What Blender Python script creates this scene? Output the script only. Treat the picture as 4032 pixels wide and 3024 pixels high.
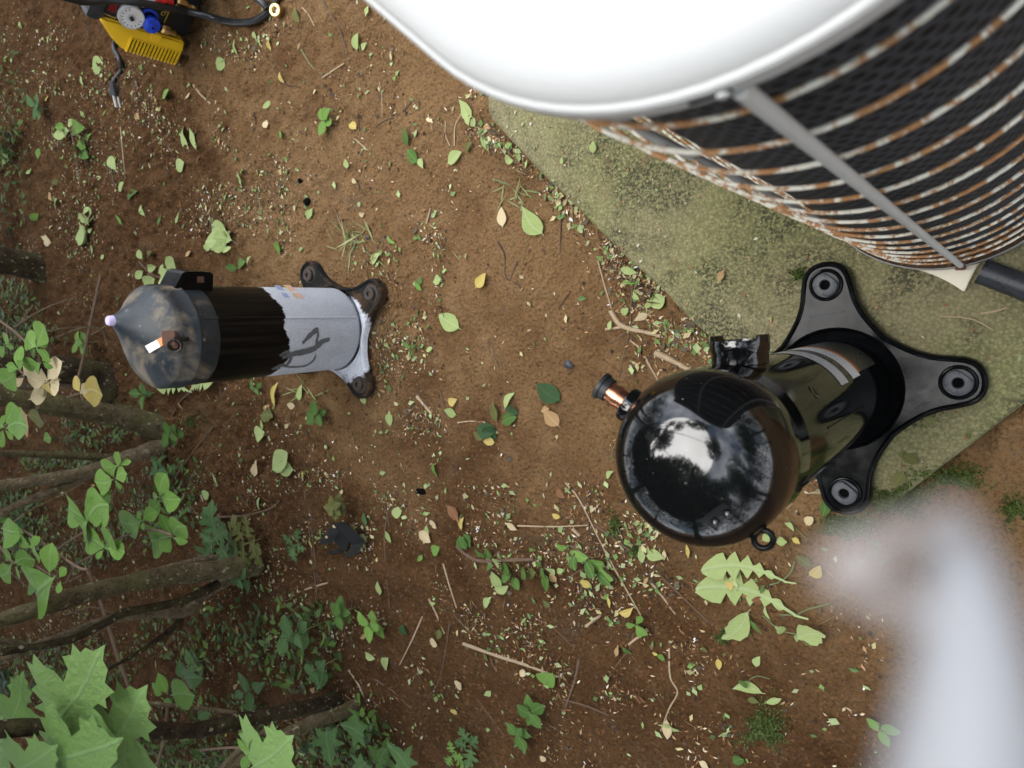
import bpy, bmesh, math, random
import numpy as np
from mathutils import Vector, Matrix

for o in list(bpy.data.objects):
    bpy.data.objects.remove(o)
SC = bpy.context.scene
COL = SC.collection
rnd = random.Random(11)
nrg = np.random.default_rng(7)

# ------------------------------------------------------------------ camera
FPX = 2800.0                       # focal length in pixels of the 4032 px wide frame
CAM_H = 1.04
CAM_POS = np.array([0.0, 0.0, CAM_H])


def frame_from_nadir(nx, ny):
    d = np.array([nx - 2016.0, ny - 1512.0, FPX])
    d /= np.linalg.norm(d)
    x = np.array([1.0, 0, 0])
    X = x - (x @ d) * d
    X /= np.linalg.norm(X)
    Z = -d
    return np.array([X, np.cross(Z, X), Z])


RW = frame_from_nadir(4000, 1170)          # camera frame -> world
RAC = frame_from_nadir(4100, 1300)         # the air conditioner leans a little

cam_d = bpy.data.cameras.new('camera')
cam = bpy.data.objects.new('camera', cam_d)
COL.objects.link(cam)
mw = Matrix.Identity(4)
for i in range(3):
    mw[i][0] = RW[i, 0]
    mw[i][1] = -RW[i, 1]
    mw[i][2] = -RW[i, 2]
    mw[i][3] = CAM_POS[i]
cam.matrix_world = mw
cam_d.sensor_width = 36.0
cam_d.lens = 36.0 * FPX / 4032.0
cam_d.clip_start = 0.005
cam_d.clip_end = 500.0
cam_d.dof.use_dof = True
cam_d.dof.focus_distance = 0.95
cam_d.dof.aperture_fstop = 9.0
SC.camera = cam

# ------------------------------------------------------------------ light
SUN_AZ, SUN_EL = math.radians(-75), math.radians(70)     # azimuth from +Y towards +X
world = bpy.data.worlds.new('World')
SC.world = world
world.use_nodes = True
wn, wl = world.node_tree.nodes, world.node_tree.links
wn.clear()
w_out = wn.new('ShaderNodeOutputWorld')
w_bg = wn.new('ShaderNodeBackground')
w_sky = wn.new('ShaderNodeTexSky')
w_sky.sky_type = 'NISHITA'
w_sky.sun_disc = False
w_sky.sun_elevation = SUN_EL
w_sky.sun_rotation = SUN_AZ
w_tc = wn.new('ShaderNodeTexCoord')
w_no = wn.new('ShaderNodeTexNoise')
w_no.inputs['Scale'].default_value = 1.7
w_no.inputs['Detail'].default_value = 4
w_no.inputs['Roughness'].default_value = 0.55
w_rp = wn.new('ShaderNodeValToRGB')
w_rp.color_ramp.elements[0].position = 0.36
w_rp.color_ramp.elements[1].position = 0.56
w_no2 = wn.new('ShaderNodeTexNoise')
w_no2.inputs['Scale'].default_value = 2.4
w_no2.inputs['Detail'].default_value = 3
w_cl = wn.new('ShaderNodeValToRGB')
w_cl.color_ramp.elements[0].position = 0.3
w_cl.color_ramp.elements[0].color = (8.5, 9.2, 10.6, 1)
w_cl.color_ramp.elements[1].position = 0.7
w_cl.color_ramp.elements[1].color = (21.0, 21.5, 22.5, 1)
w_mx = wn.new('ShaderNodeMix')
w_mx.data_type = 'RGBA'
wl.new(w_tc.outputs['Generated'], w_no.inputs['Vector'])
wl.new(w_tc.outputs['Generated'], w_no2.inputs['Vector'])
wl.new(w_no.outputs['Fac'], w_rp.inputs['Fac'])
wl.new(w_no2.outputs['Fac'], w_cl.inputs['Fac'])
wl.new(w_rp.outputs['Color'], w_mx.inputs['Factor'])
wl.new(w_sky.outputs['Color'], w_mx.inputs['A'])
wl.new(w_cl.outputs['Color'], w_mx.inputs['B'])
wl.new(w_mx.outputs['Result'], w_bg.inputs['Color'])
w_bg.inputs['Strength'].default_value = 0.066
wl.new(w_bg.outputs['Background'], w_out.inputs['Surface'])

sun_d = bpy.data.lights.new('sun', 'SUN')
sun_d.energy = 1.5
sun_d.angle = math.radians(52)
sun_d.color = (1.0, 0.96, 0.90)
sun = bpy.data.objects.new('sun', sun_d)
COL.objects.link(sun)
sd = Vector((math.sin(SUN_AZ) * math.cos(SUN_EL), math.cos(SUN_AZ) * math.cos(SUN_EL), math.sin(SUN_EL)))
sun.rotation_euler = sd.to_track_quat('Z', 'Y').to_euler()
sun.location = sd * 6

SC.view_settings.view_transform = 'Standard'
SC.view_settings.look = 'None'
SC.view_settings.gamma = 1.0
SC.view_settings.use_curve_mapping = False
SC.view_settings.exposure = 2.12
SC.render.engine = 'CYCLES'
SC.cycles.max_bounces = 6
SC.cycles.diffuse_bounces = 1
SC.cycles.transparent_max_bounces = 4


# ------------------------------------------------------------------ pixel <-> place
def ray(u, v):
    r = RW @ np.array([u - 2016.0, v - 1512.0, FPX])
    return r / np.linalg.norm(r)


def P(u, v, z=0.0):
    r = ray(u, v)
    t = (z - CAM_H) / r[2]
    return CAM_POS + r * t


def PD(u, v, depth):
    r = RW @ np.array([(u - 2016.0) / FPX, (v - 1512.0) / FPX, 1.0])
    return CAM_POS + r * depth


def depth_of(p):
    return float((RW.T @ (np.asarray(p) - CAM_POS))[2])


def near_axis(u, v, base):
    """point of the view ray nearest to the vertical line through base"""
    r = ray(u, v)
    b = np.asarray(base)[:2] - CAM_POS[:2]
    rh = r[:2]
    t = (rh @ b) / (rh @ rh)
    return CAM_POS + r * t


def lathe_hit(u, v, cx, cy, prof, z0):
    """first hit of the view ray on a surface of revolution; prof = [(r, z)] bottom to top"""
    rr = np.array([p[0] for p in prof])
    zz = np.array([p[1] for p in prof]) + z0
    r = ray(u, v)
    t = np.linspace(0.3, 2.6, 9200)
    q = CAM_POS[None] + r[None] * t[:, None]
    rad = np.hypot(q[:, 0] - cx, q[:, 1] - cy)
    lim = np.interp(q[:, 2], zz, rr, left=0, right=0)
    k = np.argmax(rad < lim)
    if not (rad < lim).any():
        k = np.argmin(rad - lim)
    p = q[k]
    n = np.array([p[0] - cx, p[1] - cy, 0.0])
    e = 0.004
    slope = (np.interp(p[2] + e, zz, rr) - np.interp(p[2] - e, zz, rr)) / (2 * e)
    n /= max(np.linalg.norm(n), 1e-6)
    n[2] = -slope
    n /= np.linalg.norm(n)
    return p, n


# ------------------------------------------------------------------ noise for terrain
def _hash(ix, iy, seed):
    h = (ix.astype(np.int64) * 374761393 + iy.astype(np.int64) * 668265263 + seed * 144665)
    h = (h ^ (h >> 13)) * 1274126177
    h = h ^ (h >> 16)
    return (h & 0xffff) / 65535.0


def vnoise(x, y, seed=0):
    ix, iy = np.floor(x), np.floor(y)
    fx, fy = x - ix, y - iy
    fx = fx * fx * (3 - 2 * fx)
    fy = fy * fy * (3 - 2 * fy)
    a, b = _hash(ix, iy, seed), _hash(ix + 1, iy, seed)
    c, d = _hash(ix, iy + 1, seed), _hash(ix + 1, iy + 1, seed)
    return (a + (b - a) * fx) * (1 - fy) + (c + (d - c) * fx) * fy - 0.5


SLAB_Z = 0.036
SK = P(3480, 2015, SLAB_Z)[:2]                     # near corner of the slab
_e = P(2050, 600, SLAB_Z)[:2] - SK
SE1 = _e / np.linalg.norm(_e)
SE2 = np.array([SE1[1], -SE1[0]])
if SE2 @ np.array([0.7, 0.7]) < 0:
    SE2 = -SE2
SL1 = float((P(1905, 385, SLAB_Z)[:2] - SK) @ SE1)
SL2 = 0.92


def slab_uv(x, y):
    dx, dy = x - SK[0], y - SK[1]
    return dx * SE1[0] + dy * SE1[1], dx * SE2[0] + dy * SE2[1]


def gh(x, y):
    """height of the soil"""
    x = np.asarray(x, float)
    y = np.asarray(y, float)
    z = 0.014 * vnoise(x * 5, y * 5, 1) + 0.010 * vnoise(x * 17, y * 17, 2)
    rough = np.clip((-x - 0.45) * 1.4, 0.45, 1.6)
    z = z + rough * (0.008 * vnoise(x * 48, y * 48, 3) + 0.006 * vnoise(x * 95, y * 95, 4))
    z = z + rough * 0.004 * np.maximum(vnoise(x * 75 + 9, y * 75, 5) * 2 - 0.35, 0)
    a, b = slab_uv(x, y)
    ins = np.minimum(np.minimum(a, SL1 - a), np.minimum(b, SL2 - b))
    bank = np.exp(-((ins + 0.012) / 0.030) ** 2) * np.clip(0.62 + 1.3 * vnoise(x * 9, y * 9, 12) + 0.5 * vnoise(x * 40, y * 40, 13), 0, 1.0)
    near = np.clip(1 - a / 0.5, 0, 1)
    z = z + bank * (0.028 + 0.046 * near)
    z = z - np.clip((ins - 0.028) * 3, 0, 0.05)
    return z


def gz(u, v, z=0.0):
    p = P(u, v, 0.0)
    p = P(u, v, float(gh(p[0], p[1])))
    return np.array([p[0], p[1], float(gh(p[0], p[1])) + z])


def surf(u, v, z=0.0):
    """top of slab or soil under that view ray"""
    p = P(u, v, SLAB_Z)
    a, b = slab_uv(p[0], p[1])
    if 0.004 < a < SL1 - 0.004 and 0.004 < b < SL2:
        return np.array([p[0], p[1], SLAB_Z + 0.0015 + z])
    return gz(u, v, z)


# ------------------------------------------------------------------ object helpers
def tag(o, label=None, cat=None, group=None, kind=None):
    if label:
        o['label'] = label
    if cat:
        o['category'] = cat
    if group:
        o['group'] = group
    if kind:
        o['kind'] = kind
    return o


def empty(name, loc=(0, 0, 0), rot=None):
    o = bpy.data.objects.new(name, None)
    o.empty_display_size = 0.05
    COL.objects.link(o)
    o.location = Vector([float(c) for c in loc])
    if rot is not None:
        o.rotation_euler = rot
    return o


def link(name, me, mat=None, parent=None):
    o = bpy.data.objects.new(name, me)
    COL.objects.link(o)
    if mat is not None:
        if not me.materials:
            me.materials.append(mat)
    if parent is not None:
        o.parent = parent
    return o


class MB:
    def __init__(self, off=(0, 0, 0)):
        self.v, self.f = [], []
        self.off = np.array(off, float)

    def add(self, vs, fs):
        n = len(self.v)
        self.v += [tuple(float(c) for c in (np.asarray(p) - self.off)) for p in vs]
        self.f += [tuple(i + n for i in f) for f in fs]
        return self

    def loft(self, rings, closed=True, cap0=False, cap1=False):
        """rings: equally long lists of points; closed = each ring is a loop"""
        n = len(rings[0])
        vs = [p for r in rings for p in r]
        fs = []
        m = n if closed else n - 1
        for i in range(len(rings) - 1):
            for j in range(m):
                k = (j + 1) % n
                fs.append((i * n + j, i * n + k, (i + 1) * n + k, (i + 1) * n + j))
        if cap0:
            fs.append(tuple(reversed(range(n))))
        if cap1:
            fs.append(tuple(range((len(rings) - 1) * n, len(rings) * n)))
        return self.add(vs, fs)

    def lathe(self, prof, c=(0, 0, 0), n=48, axis=(0, 0, 1), cap0=False, cap1=False):
        ax = np.array(axis, float)
        ax /= np.linalg.norm(ax)
        t = np.array([0, 0, 1.0]) if abs(ax[2]) < 0.9 else np.array([1.0, 0, 0])
        e1 = np.cross(t, ax)
        e1 /= np.linalg.norm(e1)
        e2 = np.cross(ax, e1)
        c = np.array(c, float)
        rings = []
        for r, z in prof:
            rings.append([c + ax * z + (e1 * math.cos(a) + e2 * math.sin(a)) * max(r, 1e-5)
                          for a in np.linspace(0, 2 * math.pi, n, endpoint=False)])
        return self.loft(rings, True, cap0, cap1)

    def tube(self, pts, rad, n=10, closed=False, caps=True):
        pts = [np.array(p, float) for p in pts]
        m = len(pts)
        if not hasattr(rad, '__len__'):
            rad = [rad] * m
        rings = []
        up = None
        for i in range(m):
            if closed:
                t = pts[(i + 1) % m] - pts[i - 1]
            else:
                t = pts[min(i + 1, m - 1)] - pts[max(i - 1, 0)]
            t = t / max(np.linalg.norm(t), 1e-9)
            if up is None:
                up = np.array([0, 0, 1.0]) if abs(t[2]) < 0.9 else np.array([1.0, 0, 0])
            e1 = np.cross(up, t)
            e1 /= max(np.linalg.norm(e1), 1e-9)
            e2 = np.cross(t, e1)
            up = e2
            rings.append([pts[i] + (e1 * math.cos(a) + e2 * math.sin(a)) * rad[i]
                          for a in np.linspace(0, 2 * math.pi, n, endpoint=False)])
        if closed:
            rings.append(rings[0])
            return self.loft(rings, True)
        return self.loft(rings, True, caps, caps)

    def box(self, c, ex, ey, ez, sx, sy, sz):
        """oriented box; e* unit axes, s* full sizes"""
        c, ex, ey, ez = [np.array(q, float) for q in (c, ex, ey, ez)]
        vs = []
        for k in (-.5, .5):
            for j in (-.5, .5):
                for i in (-.5, .5):
                    vs.append(c + ex * sx * i + ey * sy * j + ez * sz * k)
        fs = [(0, 2, 3, 1), (4, 5, 7, 6), (0, 1, 5, 4), (2, 6, 7, 3), (0, 4, 6, 2), (1, 3, 7, 5)]
        return self.add(vs, fs)

    def mesh(self, name, smooth=True, bevel=0.0, sharp=40):
        me = bpy.data.meshes.new(name)
        me.from_pydata(self.v, [], self.f)
        bm = bmesh.new()
        bm.from_mesh(me)
        bmesh.ops.remove_doubles(bm, verts=bm.verts, dist=1e-6)
        bmesh.ops.recalc_face_normals(bm, faces=bm.faces)
        if bevel > 0:
            ed = [e for e in bm.edges if len(e.link_faces) == 2 and e.calc_face_angle(0) > 0.5]
            bmesh.ops.bevel(bm, geom=ed, offset=bevel, segments=2, affect='EDGES', clamp_overlap=True)
        bm.to_mesh(me)
        bm.free()
        if smooth:
            me.polygons.foreach_set('use_smooth', [True] * len(me.polygons))
            me.set_sharp_from_angle(angle=math.radians(sharp))
        return me

    def build(self, name, mat, parent=None, smooth=True, bevel=0.0, sharp=40):
        return link(name, self.mesh(name, smooth, bevel, sharp), mat, parent)


def spline(pts, n=8):
    """Catmull-Rom through points"""
    p = [np.array(q, float) for q in pts]
    if len(p) < 3:
        return [p[0] + (p[-1] - p[0]) * t for t in np.linspace(0, 1, n + 1)]
    q = [2 * p[0] - p[1]] + p + [2 * p[-1] - p[-2]]
    out = []
    for i in range(1, len(q) - 2):
        a, b, c, d = q[i - 1], q[i], q[i + 1], q[i + 2]
        for t in np.linspace(0, 1, n, endpoint=False):
            out.append(0.5 * (2 * b + (c - a) * t + (2 * a - 5 * b + 4 * c - d) * t * t + (3 * b - a - 3 * c + d) * t ** 3))
    out.append(p[-1])
    return out


# ------------------------------------------------------------------ materials
class NT:
    def __init__(self, name):
        self.m = bpy.data.materials.new(name)
        self.m.use_nodes = True
        self.n, self.l = self.m.node_tree.nodes, self.m.node_tree.links
        self.b = self.n['Principled BSDF']
        self._tc = None

    def co(self, kind='Object'):
        if self._tc is None:
            self._tc = self.n.new('ShaderNodeTexCoord')
        return self._tc.outputs[kind]

    def put(self, sock, val):
        if isinstance(val, bpy.types.NodeSocket):
            self.l.new(val, sock)
        else:
            sock.default_value = val

    def noise(self, scale, detail=4, rough=0.5, vec=None, dist=0.0):
        t = self.n.new('ShaderNodeTexNoise')
        t.inputs['Scale'].default_value = scale
        t.inputs['Detail'].default_value = detail
        t.inputs['Roughness'].default_value = rough
        t.inputs['Distortion'].default_value = dist
        self.put(t.inputs['Vector'], vec or self.co())
        return t.outputs['Fac']

    def voro(self, scale, feat='F1', vec=None, out='Distance', rand=1.0):
        t = self.n.new('ShaderNodeTexVoronoi')
        t.feature = feat
        t.inputs['Scale'].default_value = scale
        t.inputs['Randomness'].default_value = rand
        self.put(t.inputs['Vector'], vec or self.co())
        return t.outputs[out]

    def ramp(self, fac, stops, interp='LINEAR'):
        t = self.n.new('ShaderNodeValToRGB')
        t.color_ramp.interpolation = interp
        el = t.color_ramp.elements
        while len(el) < len(stops):
            el.new(0.5)
        for e, (p, c) in zip(el, stops):
            e.position = p
            e.color = (c, c, c, 1) if not hasattr(c, '__len__') else (*c, 1)
        self.put(t.inputs['Fac'], fac)
        return t.outputs['Color']

    def mix(self, fac, a, b, mode='MIX'):
        t = self.n.new('ShaderNodeMix')
        t.data_type = 'RGBA'
        t.blend_type = mode
        self.put(t.inputs['Factor'], fac)
        self.put(t.inputs['A'], (*a, 1) if isinstance(a, tuple) else a)
        self.put(t.inputs['B'], (*b, 1) if isinstance(b, tuple) else b)
        return t.outputs['Result']

    def math(self, op, a, b=0.0, c=0.0, clamp=False):
        t = self.n.new('ShaderNodeMath')
        t.operation = op
        t.use_clamp = clamp
        self.put(t.inputs[0], a)
        self.put(t.inputs[1], b)
        self.put(t.inputs[2], c)
        return t.outputs[0]

    def sep(self, vec):
        t = self.n.new('ShaderNodeSeparateXYZ')
        self.put(t.inputs[0], vec)
        return t.outputs

    def bump(self, h, strength=0.5, dist=0.002, prev=None):
        t = self.n.new('ShaderNodeBump')
        t.inputs['Strength'].default_value = strength
        t.inputs['Distance'].default_value = dist
        self.put(t.inputs['Height'], h)
        if prev is not None:
            self.l.new(prev, t.inputs['Normal'])
        self.l.new(t.outputs['Normal'], self.b.inputs['Normal'])
        return t.outputs['Normal']

    def set(self, col=None, rough=None, metal=None, spec=None, coat=None):
        if col is not None:
            self.put(self.b.inputs['Base Color'], (*col, 1) if isinstance(col, tuple) else col)
        if rough is not None:
            self.put(self.b.inputs['Roughness'], rough)
        if metal is not None:
            self.put(self.b.inputs['Metallic'], metal)
        if spec is not None:
            self.put(self.b.inputs['Specular IOR Level'], spec)
        if coat is not None:
            self.put(self.b.inputs['Coat Weight'], coat)
        return self.m

    def rand(self):
        return self.n.new('ShaderNodeObjectInfo').outputs['Random']


def plain(name, col, rough=0.5, metal=0.0, var=0.25, scale=60, bump=0.0, spec=0.5):
    t = NT(name)
    f = t.noise(scale, 5, 0.6)
    c = t.mix(f, tuple(k * (1 - var) for k in col), tuple(min(k * (1 + var), 1) for k in col))
    r = t.math('MULTIPLY_ADD', f, 0.25, rough - 0.12, clamp=True)
    t.set(c, r, metal, spec)
    if bump:
        t.bump(t.noise(scale * 6, 4, 0.6), 0.5, bump)
    return t.m


M = {}


def mat_soil():
    t = NT('soil')
    big = t.noise(1.7, 4, 0.55)
    mid = t.noise(11, 6, 0.65)
    fine = t.noise(90, 6, 0.7)
    c = t.mix(t.ramp(big, [(0.36, 0.0), (0.62, 1.0)]), (0.120, 0.060, 0.025), (0.218, 0.128, 0.058))
    c = t.mix(t.ramp(mid, [(0.35, 0.0), (0.7, 1.0)]), c, (0.258, 0.156, 0.074))
    c = t.mix(t.ramp(t.noise(200, 6, 0.75), [(0.33, 0.8), (0.52, 0.0)]), c, (0.060, 0.031, 0.014))  # dark specks in the colour stand in for shade in small soil pits
    # moist crumbly soil with shrub shade painted in, away from the trodden dry strip
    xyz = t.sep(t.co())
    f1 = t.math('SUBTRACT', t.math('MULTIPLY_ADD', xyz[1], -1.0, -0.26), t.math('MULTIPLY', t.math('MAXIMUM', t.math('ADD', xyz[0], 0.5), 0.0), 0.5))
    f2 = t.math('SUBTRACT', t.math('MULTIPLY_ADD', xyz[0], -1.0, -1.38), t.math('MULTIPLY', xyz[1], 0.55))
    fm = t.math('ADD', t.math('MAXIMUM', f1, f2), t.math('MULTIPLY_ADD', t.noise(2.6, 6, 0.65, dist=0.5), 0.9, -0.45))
    moist_shade = t.ramp(t.math('MULTIPLY_ADD', fm, 1.0, 0.5), [(0.42, 0.0), (0.72, 1.0)])
    c = t.mix(moist_shade, c, t.mix(1.0, c, (0.50, 0.44, 0.40), 'MULTIPLY'))
    # crumbs of orange clay and grey grit
    v = t.voro(230, out='Color')
    vs = t.sep(v)
    c = t.mix(t.ramp(vs[0], [(0.95, 0.0), (0.965, 0.5)]), c, (0.24, 0.12, 0.05))
    c = t.mix(t.ramp(vs[1], [(0.965, 0.0), (0.98, 0.4)]), c, (0.16, 0.12, 0.085))
    # damp grey-green smears
    sm = t.noise(5.5, 6, 0.7, dist=1.2)
    c = t.mix(t.ramp(sm, [(0.60, 0.0), (0.72, 0.45)]), c, (0.085, 0.075, 0.055))
    t.set(c, t.math('MULTIPLY_ADD', fine, 0.2, 0.8), 0, 0.08)
    h = t.math('ADD', t.math('MULTIPLY', fine, 0.8), t.math('MULTIPLY', t.noise(300, 4, 0.7), 0.35))
    h = t.math('SUBTRACT', h, t.math('MULTIPLY', t.voro(130), 0.35))
    pit = t.ramp(t.voro(48), [(0.05, 0.0), (0.22, 1.0)])
    h = t.math('ADD', h, t.math('MULTIPLY', t.math('MULTIPLY', pit, t.ramp(mid, [(0.4, 0.0), (0.6, 1.0)])), 0.5))
    t.bump(h, 1.0, 0.011)
    return t.m


def mat_slab():
    t = NT('mossy_concrete')
    big = t.noise(3.2, 5, 0.6)
    cell = t.voro(240)
    cell2 = t.voro(380)
    fine = t.noise(220, 5, 0.7)
    base = t.mix(t.noise(9, 5, 0.65), (0.20, 0.172, 0.095), (0.285, 0.25, 0.145))
    algae = t.mix(t.ramp(t.noise(200, 4, 0.6), [(0.35, 0.0), (0.65, 1.0)]), (0.155, 0.152, 0.064), (0.285, 0.27, 0.125))
    c = t.mix(t.ramp(big, [(0.40, 0.1), (0.58, 1.0)]), base, algae)
    # black crusts between the lichen cells, in patches
    patch = t.ramp(t.noise(7.5, 6, 0.7, dist=0.6), [(0.46, 0.0), (0.60, 1.0)])
    pit = t.ramp(t.noise(230, 3, 0.6, dist=0.5), [(0.44, 1.0), (0.55, 0.0)])
    c = t.mix(t.math('MULTIPLY', patch, t.math('MULTIPLY', pit, 0.85)), c, (0.022, 0.026, 0.016))
    c = t.mix(t.ramp(cell, [(0.30, 0.0), (0.62, 0.40)]), c, (0.06, 0.06, 0.03))
    # brown soil stains and pale scuffs
    st = t.noise(6.5, 6, 0.7, dist=0.9)
    c = t.mix(t.ramp(st, [(0.60, 0.0), (0.70, 0.7)]), c, (0.145, 0.085, 0.045))
    sc = t.noise(14, 5, 0.7)
    c = t.mix(t.ramp(sc, [(0.72, 0.0), (0.77, 0.65)]), c, (0.34, 0.33, 0.27))
    t.set(c, 0.85, 0, 0.25)
    h = t.math('ADD', t.math('MULTIPLY', fine, 0.7), t.math('MULTIPLY', cell2, -0.6))
    t.bump(h, 0.8, 0.003)
    return t.m


def mat_gloss():
    t = NT('glossy_black_paint')
    f = t.noise(35, 4, 0.5)
    dust = t.ramp(t.noise(340, 2, 0.5), [(0.755, 0.0), (0.78, 0.6)])
    c = t.mix(dust, (0.0035, 0.0038, 0.0042), (0.35, 0.36, 0.38))
    t.set(c, t.math('MULTIPLY_ADD', f, 0.07, 0.035), 0, 0.6)
    t.bump(t.noise(26, 3, 0.5), 0.05, 0.002)
    t.b.inputs['IOR'].default_value = 1.5
    t.b.inputs['Coat Weight'].default_value = 0.0
    t.b.inputs['Coat Roughness'].default_value = 0.03
    return t.m


def mat_base_paint():
    t = NT('satin_black_steel')
    f = t.noise(70, 6, 0.7)
    c = t.mix(t.ramp(f, [(0.5, 0.0), (0.75, 0.5)]), (0.0035, 0.0038, 0.0042), (0.016, 0.017, 0.019))
    t.set(c, t.ramp(f, [(0.3, 0.10), (0.8, 0.30)]), 0, 0.11)
    t.bump(t.noise(420, 3, 0.6), 0.12, 0.0006)
    return t.m


def mat_old_cap():
    t = NT('dusty_dark_blue_steel')
    z = t.sep(t.co())[2]
    d = t.ramp(t.noise(13, 5, 0.6, dist=0.5), [(0.50, 0.0), (0.66, 0.9)])
    rust = t.ramp(t.noise(26, 6, 0.75), [(0.60, 0.0), (0.72, 0.8)])
    c = t.mix(t.noise(70, 5, 0.6), (0.009, 0.012, 0.016), (0.030, 0.039, 0.047))
    c = t.mix(d, c, (0.23, 0.185, 0.125))
    c = t.mix(rust, c, (0.13, 0.066, 0.028))
    sp = t.ramp(t.voro(46), [(0.10, 0.7), (0.17, 0.0)])
    c = t.mix(t.math('MULTIPLY', sp, t.ramp(t.noise(20, 3), [(0.5, 0), (0.6, 1)])), c, (0.30, 0.27, 0.21))
    t.set(c, t.ramp(d, [(0.0, 0.42), (1.0, 0.72)]), 0, 0.4)
    t.bump(t.noise(180, 5, 0.7), 0.25, 0.001)
    return t.m


def mat_old_shell(zf):
    """black shell, frosted below zf"""
    t = NT('half_frosted_shell')
    xyz = t.sep(t.co())
    ang = t.math('ARCTAN2', xyz[1], xyz[0])
    cmb = t.n.new('ShaderNodeCombineXYZ')
    t.put(cmb.inputs[0], t.math('MULTIPLY', ang, 0.07))
    t.put(cmb.inputs[1], 0.0)
    t.put(cmb.inputs[2], t.math('MULTIPLY', xyz[2], 0.25))
    jag = t.noise(150, 5, 0.8, cmb.outputs[0])
    lo = t.noise(14, 3, 0.5, cmb.outputs[0])
    lim = t.math('ADD', t.math('MULTIPLY_ADD', jag, 0.03, zf - 0.015), t.math('MULTIPLY_ADD', lo, 0.09, -0.045))
    fr = t.math('MULTIPLY', t.math('SUBTRACT', lim, xyz[2]), 900.0, clamp=True)
    cmb2 = t.n.new('ShaderNodeCombineXYZ')
    t.put(cmb2.inputs[0], t.math('MULTIPLY', ang, 0.07))
    t.put(cmb2.inputs[2], t.math('MULTIPLY', xyz[2], 0.03))
    streak = t.noise(120, 4, 0.6, cmb2.outputs[0])
    dark = t.mix(t.ramp(streak, [(0.45, 0.0), (0.75, 0.8)]), (0.0035, 0.0035, 0.0035), (0.022, 0.016, 0.011))
    g = t.noise(260, 4, 0.7)
    pale = t.math('MULTIPLY', t.math('SUBTRACT', xyz[2], 0.02), 4.5, clamp=True)
    frost = t.mix(t.noise(22, 5, 0.6), (0.28, 0.295, 0.325), (0.46, 0.48, 0.53))
    frost = t.mix(t.math('MULTIPLY', pale, 0.5), frost, (0.62, 0.64, 0.70))
    frost = t.mix(t.ramp(t.voro(150), [(0.10, 0.7), (0.16, 0.0)]), frost, (0.72, 0.74, 0.77))
    frost = t.mix(t.ramp(g, [(0.3, 0.35), (0.5, 0.0)]), frost, (0.13, 0.14, 0.155))
    c = t.mix(fr, dark, frost)
    t.set(c, t.math('MULTIPLY_ADD', fr, 0.35, 0.33), 0, t.math('MULTIPLY_ADD', fr, 0.2, 0.10))
    hh = t.math('ADD', t.math('MULTIPLY', fr, 0.6), t.math('MULTIPLY', t.math('MULTIPLY', g, fr), 0.8))
    t.bump(hh, 0.6, 0.0012)
    return t.m


def mat_old_base():
    t = NT('rusty_frosted_base')
    xyz = t.sep(t.co())
    n1 = t.noise(24, 5, 0.65)
    c = t.mix(t.noise(60, 5, 0.6), (0.005, 0.006, 0.007), (0.018, 0.018, 0.017))
    c = t.mix(t.ramp(t.noise(18, 5, 0.7), [(0.48, 0.0), (0.62, 0.9)]), c, (0.070, 0.040, 0.021))
    r = t.math('SQRT', t.math('ADD', t.math('MULTIPLY', xyz[0], xyz[0]), t.math('MULTIPLY', xyz[1], xyz[1])))
    side = t.math('MULTIPLY_ADD', xyz[1], -0.25, 0.0)
    lim = t.math('ADD', t.math('MULTIPLY_ADD', n1, 0.07, 0.058), side)
    fr = t.math('MULTIPLY', t.math('SUBTRACT', lim, r), 120.0, clamp=True)
    c = t.mix(fr, c, t.mix(t.noise(200, 4, 0.6), (0.42, 0.44, 0.49), (0.72, 0.74, 0.78)))
    t.set(c, 0.75, 0, 0.1)
    t.bump(t.noise(240, 5, 0.7), 0.5, 0.0012)
    return t.m


def mat_wire():
    t = NT('white_wire_with_rust')
    f = t.noise(95, 6, 0.72, dist=0.35)
    chip = t.noise(210, 3, 0.6)
    white = t.mix(t.noise(30, 3), (0.60, 0.58, 0.48), (0.78, 0.76, 0.68))
    rust = t.mix(chip, (0.19, 0.070, 0.022), (0.52, 0.28, 0.12))
    fac = t.ramp(t.math('ADD', f, t.math('MULTIPLY_ADD', chip, 0.22, -0.11)), [(0.46, 0.0), (0.53, 1.0)])
    c = t.mix(fac, white, rust)
    t.set(c, t.math('MULTIPLY_ADD', fac, 0.4, 0.35), 0, 0.4)
    t.bump(t.math('ADD', fac, chip), 0.4, 0.0006)
    return t.m


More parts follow.
